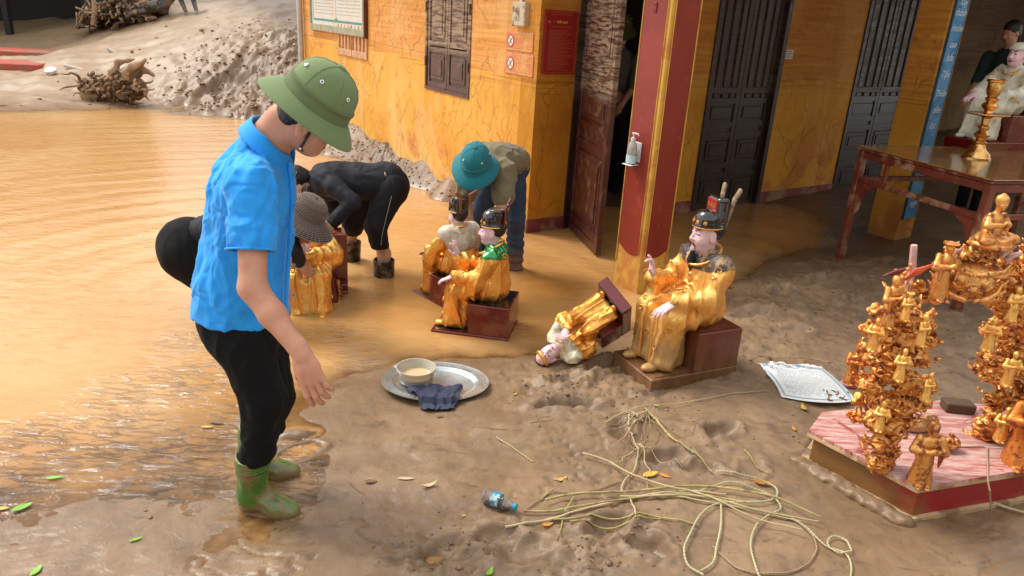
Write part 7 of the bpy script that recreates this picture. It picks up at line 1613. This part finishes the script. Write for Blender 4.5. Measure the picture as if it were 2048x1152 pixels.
for i in range(20):
    x0 = .14 + i * .038; s = .16
    while s < .84:
        q = min(.88, s + rt_.uniform(.05, .2)); strip(mb, (x0, s), (x0, q), .0055, 4); s = q + .03
o = mb.build('text_lines', M_gprint, e); o['kind'] = 'stuff'
mb = MB()
for i in range(16): u, v = rt_.uniform(.6, .97), rt_.uniform(.72, .97); p = sheet_pt(u, v, .004); mb.box(p, (.006 + rt_.random() * .010, .003, .003), rotz(rt_.uniform(0, 3)), .001)
o = mb.build('mud_flecks', M_solem, e); o['kind'] = 'stuff'
# bottle
def fcl(name, col, **k): t = NT(name); t.set(col=rgb(*col), **k); return t.m
M_pet = fcl('clear_pet_plastic', (.93, .96, .97), rough=.05, trans=.92, ior=1.25); M_lab2 = simple('blue_teal_label', (.02, .27, .40), .3, dirt=30, dirtc=(.5, .6, .6)); M_capb = flat('blue_cap', (.02, .30, .42), .35)
a, b = gz(966, 1006), gz(1032, 1030); r = .030; d = b - a; d[2] = 0; Lb_ = np.linalg.norm(d); Rb = frameR((0, 0, 1.0), d / Lb_); base = np.array([a[0], a[1], max(hpt(a), hpt(b)) + r * .9])
e = empty('water_bottle', base, 'empty crushed clear water bottle with blue label and blue cap lying on the mud', 'bottle'); q = Lb_ / .20
prof = [(.001, .004), (.022, 0), (.030, .008), (.031, .02), (.028, .028), (.031, .036), (.028, .044), (.031, .052), (.030, .058), (.0295, .104), (.031, .110), (.028, .118), (.030, .126), (.027, .145), (.016, .166), (.0125, .172), (.0125, .184)]
mb = MB(); mb.lathe([(x_, y_ * q) for x_, y_ in prof], base, Rb, 28, cap=False); o = mb.build('bottle_body', M_pet, e, True); md = o.modifiers.new('s', 'SOLIDIFY'); md.thickness = .0008
mb = MB(); mb.lathe([(.0305, .058 * q), (.0302, .104 * q)], base, Rb, 28, cap=False); mb.build('bottle_label', M_lab2, e, True)
mb = MB(); mb.lathe([(.015, .180 * q), (.015, .199 * q), (.012, .201 * q)], base, Rb, 20); mb.build('bottle_cap', M_capb, e, True)
# ================================================================== STEMS, ROPE, TWIGS, LEAVES
def cr(pts, per=8):
    P_ = np.asarray(pts, float); P_ = np.vstack([2 * P_[0] - P_[1], P_, 2 * P_[-1] - P_[-2]]); out = []
    for i in range(1, len(P_) - 2):
        for j in range(per):
            t_ = j / per; out.append(.5 * (2 * P_[i] + (P_[i+1] - P_[i-1]) * t_ + (2 * P_[i-1] - 5 * P_[i] + 4 * P_[i+1] - P_[i+2]) * t_**2 + (3 * P_[i] - P_[i-1] - 3 * P_[i+1] + P_[i+2]) * t_**3))
    out.append(P_[-2]); return np.array(out)
def ground_line(px, lift=.0, per=8, rr_=.004):
    q = cr(px, per); P_ = np.array([gz(x, y) for x, y in q]); P_[:, 2] = hgt(P_[:, 0], P_[:, 1]) + rr_ * .7; z = P_[:, 2].copy()
    for _ in range(3): z = np.maximum(np.convolve(np.pad(z, 2, 'edge'), np.ones(5) / 5, 'valid'), P_[:, 2])
    P_[:, 2] = z + lift; return P_
M_stem = simple('yellow_green_stem', (.44, .38, .13), .6, sc=4, var=.3, dirt=14, dirtc=(.30, .18, .09)); M_stemd = simple('dry_brown_stem', (.30, .19, .10), .8); M_straw = simple('pale_straw', (.50, .40, .22), .7)
def tubeobj(name, P_, r0, r1, mat, label, cat, grp=None, nodes=0, n=7):
    L = len(P_); rad = np.linspace(r0, r1, L) * .8
    if nodes: rad = rad * (1 + .35 * (np.abs(((np.arange(L) * nodes / L) % 1) - .5) > .44))
    mb = MB(); mb.tube(P_, rad, n); o = mb.build(name, mat, None, True); return tag(o, label, cat, grp)
STEMG = 'cut plant stems lying on the mud'
for i, (px, r, lab, lift) in enumerate([
    ([(1010,1058),(1100,1045),(1200,1015),(1290,995),(1380,990),(1450,995)], .0065, 'thick green yellow stem slanting up from beside the bottle cap', .004),
    ([(1045,1032),(1120,1030),(1200,1012),(1300,1000),(1400,1000),(1500,1015)], .006, 'olive stem starting just right of the bottle in the bundle', .010),
    ([(1090,1010),(1160,998),(1250,993),(1340,985),(1430,985),(1540,1005),(1640,1045)], .0065, 'longest pale stem arching along the top of the bundle', .018),
    ([(1240,1000),(1330,1002),(1420,1008),(1520,1030),(1635,1053)], .006, 'straight yellow stem ending right at the far tip of the bundle', .012),
    ([(1105,1045),(1180,1040),(1260,1038),(1330,1046),(1395,1058)], .0055, 'short low stem lying below the bundle', .003),
    ([(1138,1052),(1200,1050),(1270,1046),(1320,1048)], .0045, 'thin pale stem lowest below the bundle', .003),
    ([(1165,915),(1210,930),(1270,962),(1345,988),(1420,1010),(1500,1045),(1600,1072)], .0055, 'thin stem crossing diagonally over the bundle', .020),
    ([(1290,822),(1315,850),(1350,890),(1385,915),(1425,942)], .0065, 'green stem running down right from the uprooted root tuft', .006),
    ([(1488,905),(1510,928),(1535,953)], .0045, 'short lone stem lying right of the root tuft', .002),
    ([(992,878),(1020,894),(1067,923)], .0035, 'lone thin straw in the middle of the bare mud', .001),
    ([(1082,1000),(1092,990),(1105,978)], .0045, 'short stub of stem standing off the bundle near the bottle', .002),
    ([(1125,1040),(1122,1060),(1112,1088)], .004, 'short forked stem pointing down from the bundle', .002),
    ([(1300,995),(1390,1010),(1480,1022),(1560,1040),(1600,1050)], .005, 'dull green stem in the middle of the bundle', .006),
    ([(1128,1035),(1138,1018),(1148,1000)], .0035, 'short twig standing across the left end of the bundle', .015)]):
    tubeobj('plant_stem', ground_line(px, lift, 8, r), r, r * .75, M_stem if i % 3 else M_straw, lab, 'stem', STEMG, nodes=5)
# braided rope: two strands wound round each other
M_rope = simple('pale_green_twine', (.50, .47, .27), .85, bump=.6, bsc=200); M_roped = simple('muddy_twine', (.36, .25, .15), .9, bump=.6, bsc=200)
def rope(px, r, mats, label, lift=.0, cat='rope'):
    C_ = ground_line(px, lift, 14, r); seg = np.linalg.norm(np.diff(C_, axis=0), axis=1); s = np.concatenate([[0], np.cumsum(seg)]); ns = max(20, int(s[-1] / .0055)); q = np.linspace(0, s[-1], ns); P_ = np.stack([np.interp(q, s, C_[:, i]) for i in range(3)], 1)
    T = np.gradient(P_, axis=0); T /= np.linalg.norm(T, axis=1)[:, None]; a0 = np.cross(T, [0, 0, 1.0]); a0 /= np.linalg.norm(a0, axis=1)[:, None]; b0 = np.cross(T, a0); e = empty('twine', P_[0], label, cat)
    for k in (0, 1):
        ph = q / .030 * 2 * math.pi + k * math.pi; mb = MB(); mb.tube(P_ + (a0 * np.cos(ph)[:, None] + b0 * np.sin(ph)[:, None]) * r * .42, r * .52, 5); mb.build('strand', mats, e, True)
    return e
rope([(1430,953),(1500,965),(1545,980),(1552,1000),(1530,1012),(1450,1015),(1405,1035),(1380,1075),(1366,1110),(1376,1140),(1405,1160)], .0048, M_rope, 'green twine making the left loop below the stem bundle', .012)
rope([(1440,1018),(1440,1060),(1432,1100),(1425,1130),(1400,1150)], .0048, M_rope, 'short length of twine hanging straight down inside the left loop', .010)
rope([(1400,990),(1450,972),(1520,990),(1560,1022),(1530,1040),(1510,1060),(1500,1100),(1515,1150),(1530,1170)], .0048, M_rope, 'green twine making the left side of the middle loop', .010)
rope([(1560,1030),(1600,1055),(1628,1080),(1630,1110),(1600,1140),(1540,1150),(1480,1140),(1440,1110),(1425,1095)], .0044, M_roped, 'muddy twine closing the middle loop at the bottom', .004)
rope([(1565,1035),(1610,1060),(1650,1092),(1690,1108),(1703,1130),(1700,1165)], .0046, M_rope, 'twine running down right past the small ring', .006)
rope([(1700,1105),(1680,1108),(1660,1098),(1655,1085),(1668,1077),(1690,1085),(1703,1105)], .0046, M_rope, 'small closed ring of twine at the lower right', .010)
rope([(1285,850),(1258,840),(1262,875),(1275,905),(1268,945),(1250,965),(1243,985),(1260,1005),(1270,1045)], .0046, M_straw, 'pale root strand looping down from the root tuft into the bundle', .010, 'root')
rope([(1050,1026),(1080,1000),(1110,985),(1150,990),(1200,980),(1240,965)], .0038, M_roped, 'thin muddy twine wandering from the bottle to the root tuft', .004)
# root tuft
e = empty('root_tuft', gz(1275, 905), 'uprooted tuft of pale plant roots matted with mud above the stem bundle', 'root')
rr3 = random.Random(12)
for i in range(30):
    x, y = 1290 + rr3.gauss(0, 6), 835 + rr3.gauss(0, 5); pts = [(x, y)]; dx_, dy_ = rr3.gauss(-6, 12), rr3.uniform(4, 14)
    if i > 16: x, y = 1275 + rr3.gauss(0, 5), 895 + rr3.gauss(0, 6); pts = [(x, y)]; dx_, dy_ = rr3.gauss(0, 11), rr3.gauss(2, 9)
    for j in range(rr3.randint(3, 6)): x += dx_ + rr3.gauss(0, 6); y += dy_ + rr3.gauss(0, 5); pts.append((x, y))
    P_ = ground_line(pts, .004 + rr3.random() * .012, 4, .002); mb = MB(); mb.tube(P_, np.linspace(.0030, .0009, len(P_)), 5); mb.build('root', M_stemd if i % 3 else M_straw, e, True)
for (px, lab) in ([(1228,830),(1210,852)], 0), : pass
tubeobj('plant_stem', ground_line([(1208,855),(1250,830),(1290,818),(1400,800),(1470,790),(1530,786)], .006, 8, .003), .0032, .0022, M_straw, 'long thin pale straw running right from the root tuft to the printed sheet', 'stem')
tubeobj('plant_stem', ground_line([(1515,712),(1550,718),(1590,716),(1630,722),(1660,730)], .004, 8, .003), .003, .002, M_straw, 'thin pale straw lying just above the printed sheet', 'stem')
tubeobj('plant_stem', ground_line([(1985,1012),(2010,1020),(2047,1030)], .01, 6, .008), .009, .006, M_straw, 'pale peeled stick at the right corner of the shrine base', 'stick')
for i, px in enumerate([[(1070,850),(1080,838),(1100,836)], [(1225,880),(1240,860),(1248,850)], [(1310,890),(1318,870),(1312,850)], [(1060,850),(1090,845),(1112,840)], [(700,968),(715,985),(728,992)], [(1390,860),(1370,880),(1345,868)]]):
    tubeobj('twig', ground_line(px, .002, 5, .002), .0022, .001, M_stemd, None, None).name = 'twig'
tw_l = ['small dark twig right of the footprint above bare mud', 'short dark twig leaning towards the root tuft', 'dark twig just right of the root tuft', 'curved thin dark twig below the footprint', 'bent dark twig right of the near green boot', 'crooked dark twig at the right of the root tuft']
for o, l in zip([o for o in bpy.data.objects if o.name.startswith('twig')], tw_l): tag(o, l, 'twig', 'small dark twigs on the mud')
M_ly = simple('yellow_leaf', (.60, .38, .06), .5); M_lg = simple('green_leaf', (.20, .42, .04), .45); M_lo = simple('orange_leaf', (.58, .25, .04), .5); M_lp = simple('pale_dry_leaf', (.58, .42, .26), .6); M_lb = simple('brown_dead_leaf', (.20, .11, .05), .7)
def leaf(px, py, L, ang, mat, label, water_=False, curl=.25, wd=.36):
    p = gz(px, py); z = max(hpt(p), 0.001 if water_ else -1) + .004; n = 9; V = []
    for i in range(n):
        t_ = i / (n - 1); w = L * wd * math.sin(math.pi * min(1, t_ * 1.02)) ** .8 * (1 - .35 * t_)
        for s in (-1, 0, 1): V.append([(t_ - .5) * L, s * w * .5, L * curl * ((t_ - .5) ** 2) * 1.6 + abs(s) * w * .18])
    V = np.array(V) @ rotz(ang).T + [p[0], p[1], z]
    g_ = hgt(V[:, 0], V[:, 1]); V[:, 2] = np.maximum(V[:, 2], np.maximum(g_, 0.0 if water_ else -1) + .002)
    F = [(i*3+j, (i+1)*3+j, (i+1)*3+j+1, i*3+j+1) for i in range(n - 1) for j in (0, 1)]
    o = MO('fallen_leaf', V, F, mat, None, True); md = o.modifiers.new('s', 'SOLIDIFY'); md.thickness = .0012; return tag(o, label, 'leaf', 'fallen leaves')
for a in [(1300,953,.085,.5,M_ly,'broad yellow leaf lying at the top of the stem bundle',False,.2,.5),(1523,970,.085,-.1,M_lo,'broad orange leaf under the twine right of the bundle',False,.2,.5),(1607,818,.075,1.5,M_ly,'yellow leaf standing upright left of the shrine base',False,.6,.5),(1588,857,.05,1.5,M_lo,'small orange leaf left of the shrine base tip',False,.3,.45),
    (1122,955,.065,.5,M_ly,'curled yellow leaf on bare mud left of the crossing stem',False,.5,.4),(858,980,.075,.5,M_lp,'cream curled dry leaf in front of the bottle',False,.6,.35),(812,964,.075,0.1,M_lp,'flat tan leaf on smooth mud left of the cream leaf',False,.1,.3),(742,968,.055,.1,M_lb,'brown dead leaf half sunk right of the far green boot',False,.1,.5),
    (415,862,.055,.1,M_ly,'yellow green leaf floating left of the man\'s knee',True,.2,.4),(435,853,.08,-.1,M_lb,'brown leaf floating above the yellow green one',True,.1,.3),(113,962,.07,.35,M_lg,'bright green leaf floating at the lower left',True,.1,.35),(45,1018,.08,.9,M_lg,'large dark green leaf at the left edge of the shallows',True,.2,.5),(5,1020,.05,.3,M_ly,'yellow leaf cut by the left edge of the picture',True,.2,.5),(273,1080,.05,.7,M_lg,'small green leaf on wet mud below the shallows',False,.2,.35),(74,1146,.06,1.5,M_lg,'light green leaf at the bottom left edge',False,.3,.5),
    (1030,790,.035,.8,M_ly,'little yellow leaf scrap right of the tray',False,.4,.4),(880,836,.045,.4,M_lb,'brown leaf scrap below the navy cloth',False,.4,.4),(980,1146,.05,1.1,M_lg,'green leaf tip at the bottom edge below the bottle',False,.6,.5),(928,1035,.018,.4,M_ly,'tiny yellow crumb left of the bottle',False,.3,.8),(1095,1052,.05,.4,M_lo,'small orange leaf under the bundle near the bottle',False,.3,.5),(1330,955,.05,-.5,M_lo,'orange brown leaf tucked right of the broad yellow leaf',False,.3,.5),(1312,818,.03,.2,M_lg,'small green leaf beside the root tuft top',False,.3,.5)]: leaf(*a)
# ================================================================== FAR BANK
M_root = simple('pale_dry_root_wood', (.36, .24, .14), .85, sc=6, var=.35, bump=.6, bsc=30); M_rootd = simple('dark_root_tangle', (.13, .075, .04), .9)
rc_ = gz(228, 204); u_ = np.linalg.norm(rc_ - [0, 0, CAMH]) / FOC
e = empty('root_stump', rc_, 'tangled root stump washed up on the far mud bank at the water edge', 'tree stump'); S = SDF(); rs = random.Random(5)
def rp(px, py, dy=0): q = W(px, py, rc_[1] + dy); return q
S.cap(rp(178, 186), rp(272, 178), .17, .19, .05); S.cap(rp(235, 160), rp(262, 140), .13, .08, .05); S.path([rp(240, 165, -.1), rp(262, 135, -.1), rp(290, 122, -.1)], [.10, .07, .05], .03); S.path([rp(262, 150), rp(285, 140), rp(305, 148)], [.09, .06, .05], .03); S.path([rp(215, 165), rp(235, 125), rp(268, 118)], [.08, .05, .03], .03); S.path([rp(190, 175), rp(160, 162), rp(150, 158)], [.08, .06, .03], .03); S.path([rp(270, 160), rp(286, 170), rp(282, 190)], [.09, .07, .05], .03)
skin('stump_body', S, .025, M_root, e, post=lambda V: perlin(V[:, 0] * 8, V[:, 1] * 8, V[:, 2] * 8) * .035)
for i in range(85):
    a = rs.uniform(0, 1); x, y = 160 + 125 * a, 168 + rs.gauss(0, 10); pts = [rp(x, y, -.15 + rs.gauss(0, .08))]; L_n = rs.randint(3, 5); dx_, dy_ = rs.gauss(0, 9), rs.uniform(-9, 9)
    for j in range(L_n): x += dx_ * .6 + rs.gauss(0, 5); y = min(y + dy_ * .5 + rs.gauss(3, 4), 210 - (abs(x - 228) * .06)); pts.append(rp(x, y, -.18 + rs.gauss(0, .08)))
    P_ = cr(pts, 3); mb = MB(); mb.tube(P_, np.linspace(rs.uniform(.02, .045), .008, len(P_)), 5); mb.build('root', M_root if i % 3 else M_rootd, e, True)
def wood(px, Yd, r, mat, nm, lab, cat, grp=None):
    P_ = cr([W(a, b, Yd) for a, b in px], 4); mb = MB(); mb.tube(P_, np.linspace(r, r * .6, len(P_)), 7); return tag(mb.build(nm, mat, None, True), lab, cat, grp)
M_wht = simple('bleached_wood', (.60, .54, .46), .7)
q = gz(150, 133); wood([(129,131),(150,136),(172,141)], gz(150, 137)[1], .035, M_wht, 'driftwood', 'pale flat driftwood stick behind the root stump', 'driftwood')
wood([(216,98),(232,106)], gz(225, 103)[1], .04, M_wht, 'driftwood', 'short pale stick on the bank above the root stump', 'driftwood')
g_ = gz(103, 146); mb = MB(); mb.lathe([(.0, 0), (.10, .01), (.11, .07), (.06, .10), (.0, .11)], g_, rotx(.4), 14); tag(mb.build('foam_scrap', M_white, None, True), 'small white foam scrap left of the pale driftwood', 'foam')
# debris heap with a grey plastic chair
Yh = gz(240, 54)[1] + .1; M_gpl = simple('blue_grey_plastic', (.16, .18, .20), .5, dirt=6, dirtc=(.3, .2, .12))
def wp(px, py, dy=0): return W(px, py, Yh + dy)
e = empty('plastic_chair', wp(350, 20), 'overturned blue grey plastic chair on top of the far mud bank', 'chair')
mb = MB(); mb.tube(cr([wp(285, 18), wp(310, 12), wp(335, 0), wp(345, -14)], 4), [.13] * 13, 8); mb.build('backrest', M_gpl, e, True)
for a, b in (((360, -4), (372, 24)), ((385, -6), (393, 22))): mb = MB(); mb.tube([wp(*a), wp(*b)], [.06, .045], 6); mb.build('leg', M_gpl, e, True)
mb = MB(); mb.box((wp(325, -2) + wp(395, -10)) / 2, (.42, .2, .04), rotz(.1), .02); mb.build('seat', M_gpl, e)
wood([(235,12),(262,16),(285,14)], Yh, .07, M_gpl, 'plastic_pipe', 'short grey plastic pipe left of the overturned chair', 'pipe'); wood([(252,30),(270,24),(292,20)], Yh - .3, .075, M_gpl, 'plastic_pipe', 'bent grey pipe lying lower in the debris heap', 'pipe')
e = empty('debris_tangle', wp(230, 40), 'tangle of dry vines and flood trash caught at the top of the far bank', 'debris'); rs = random.Random(77)
for i in range(90):
    a = rs.random(); x, y = (170 + 130 * a + rs.gauss(0, 14), 45 - 20 * a + rs.gauss(-12, 14)); pts = [(x, y)]
    for j in range(4): x += rs.gauss(0, 9); y += rs.gauss(2, 9); pts.append((x, min(y, 54 - .10 * (x - 170))))
    P_ = cr([wp(*q, rs.gauss(0, .3)) for q in pts], 3); mb = MB(); mb.tube(P_, np.linspace(rs.uniform(.02, .05), .012, len(P_)), 5); mb.build('vine', (M_root, M_rootd, simple('dry_vine', (.40, .27, .12), .8) if i == 0 else M_root)[i % 3], e, True)
S = SDF(); 
for i in range(16): S.ell(wp(180 + i * 9 + rs.gauss(0, 5), 34 - i * 1.2 + rs.gauss(0, 5), .3), (.28, .25, .20), None, .1)
skin('debris_core', S, .05, M_rootd, e, post=lambda V: perlin(V[:, 0] * 5, V[:, 1] * 5, V[:, 2] * 5) * .12)
wood([(187,50),(190,25),(188,5),(184,-15)], Yh - .4, .07, M_root, 'dead_branch', 'pale branch standing up at the left end of the debris heap', 'branch')
# dark shed opening and red steps
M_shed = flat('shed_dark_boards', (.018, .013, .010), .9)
Ys = 19.6; a = W(-80, 55, Ys); b = W(182, 50, Ys)
e = empty('shed', ((a[0] + b[0]) / 2, Ys, a[2]), 'dark open fronted shed behind the far mud bank', 'shed')
z0 = min(a[2], b[2]) - .6; x0, x1 = a[0] - 5, b[0]
for (c, h_, nm) in ((((x0 + x1) / 2, Ys + 3, z0 + 2), ((x1 - x0) / 2, .1, 2.2), 'back_wall'), ((x1 - .06, Ys + 1.5, z0 + 2), (.06, 1.45, 2.2), 'side_wall'), ((x0 - .06, Ys + 1.5, z0 + 2), (.06, 1.45, 2.2), 'side_wall'), (((x0 + x1) / 2, Ys + 1.4, z0 + 4.3), ((x1 - x0) / 2 + .3, 2.4, .08), 'roof')): mb = MB(); mb.box(c, h_); mb.build(nm, M_shed, e)
for i in range(5): mb = MB(); mb.box((x0 + .1 + (x1 - x0 - .2) * i / 4, Ys + .05, z0 + 2), (.07, .07, 2.2)); mb.build('post', M_shed, e)
M_redst = simple('red_painted_concrete', (.42, .075, .04), .6, dirt=1.2, dirtc=(.30, .12, .07)); 
e = empty('red_steps', gz(60, 120), 'two low red painted steps half buried in mud at the far left', 'steps')
for (pa, pb, ya, hh) in (((-120, 110), (122, 98), gz(60, 112)[1] - .35, .13), ((-120, 132), (70, 124), gz(40, 136)[1] - .35, .13)):
    a, b = W(*pa, ya), W(*pb, ya + .3); c = (a + b) / 2; d = b - a; L = np.linalg.norm(d[:2]); mb = MB(); mb.box((c[0], c[1] + .45, c[2] - hh * .5 - .03), (L / 2, .45, hh), rotz(math.atan2(d[1], d[0])), .02); mb.build('step', M_redst, e)
# added walls out of view behind and beside the camera, blocking sky fill
mb = MB(); mb.box((2.0, -6.0, 2.6), (14, .3, 2.4)); mb.box((11.5, 1.0, 2.6), (.3, 6.6, 3.4)); o = mb.build('unseen_light_blocker', simple('dark_blocker_plaster', (.20, .15, .09), .9)); o['kind'] = 'structure'
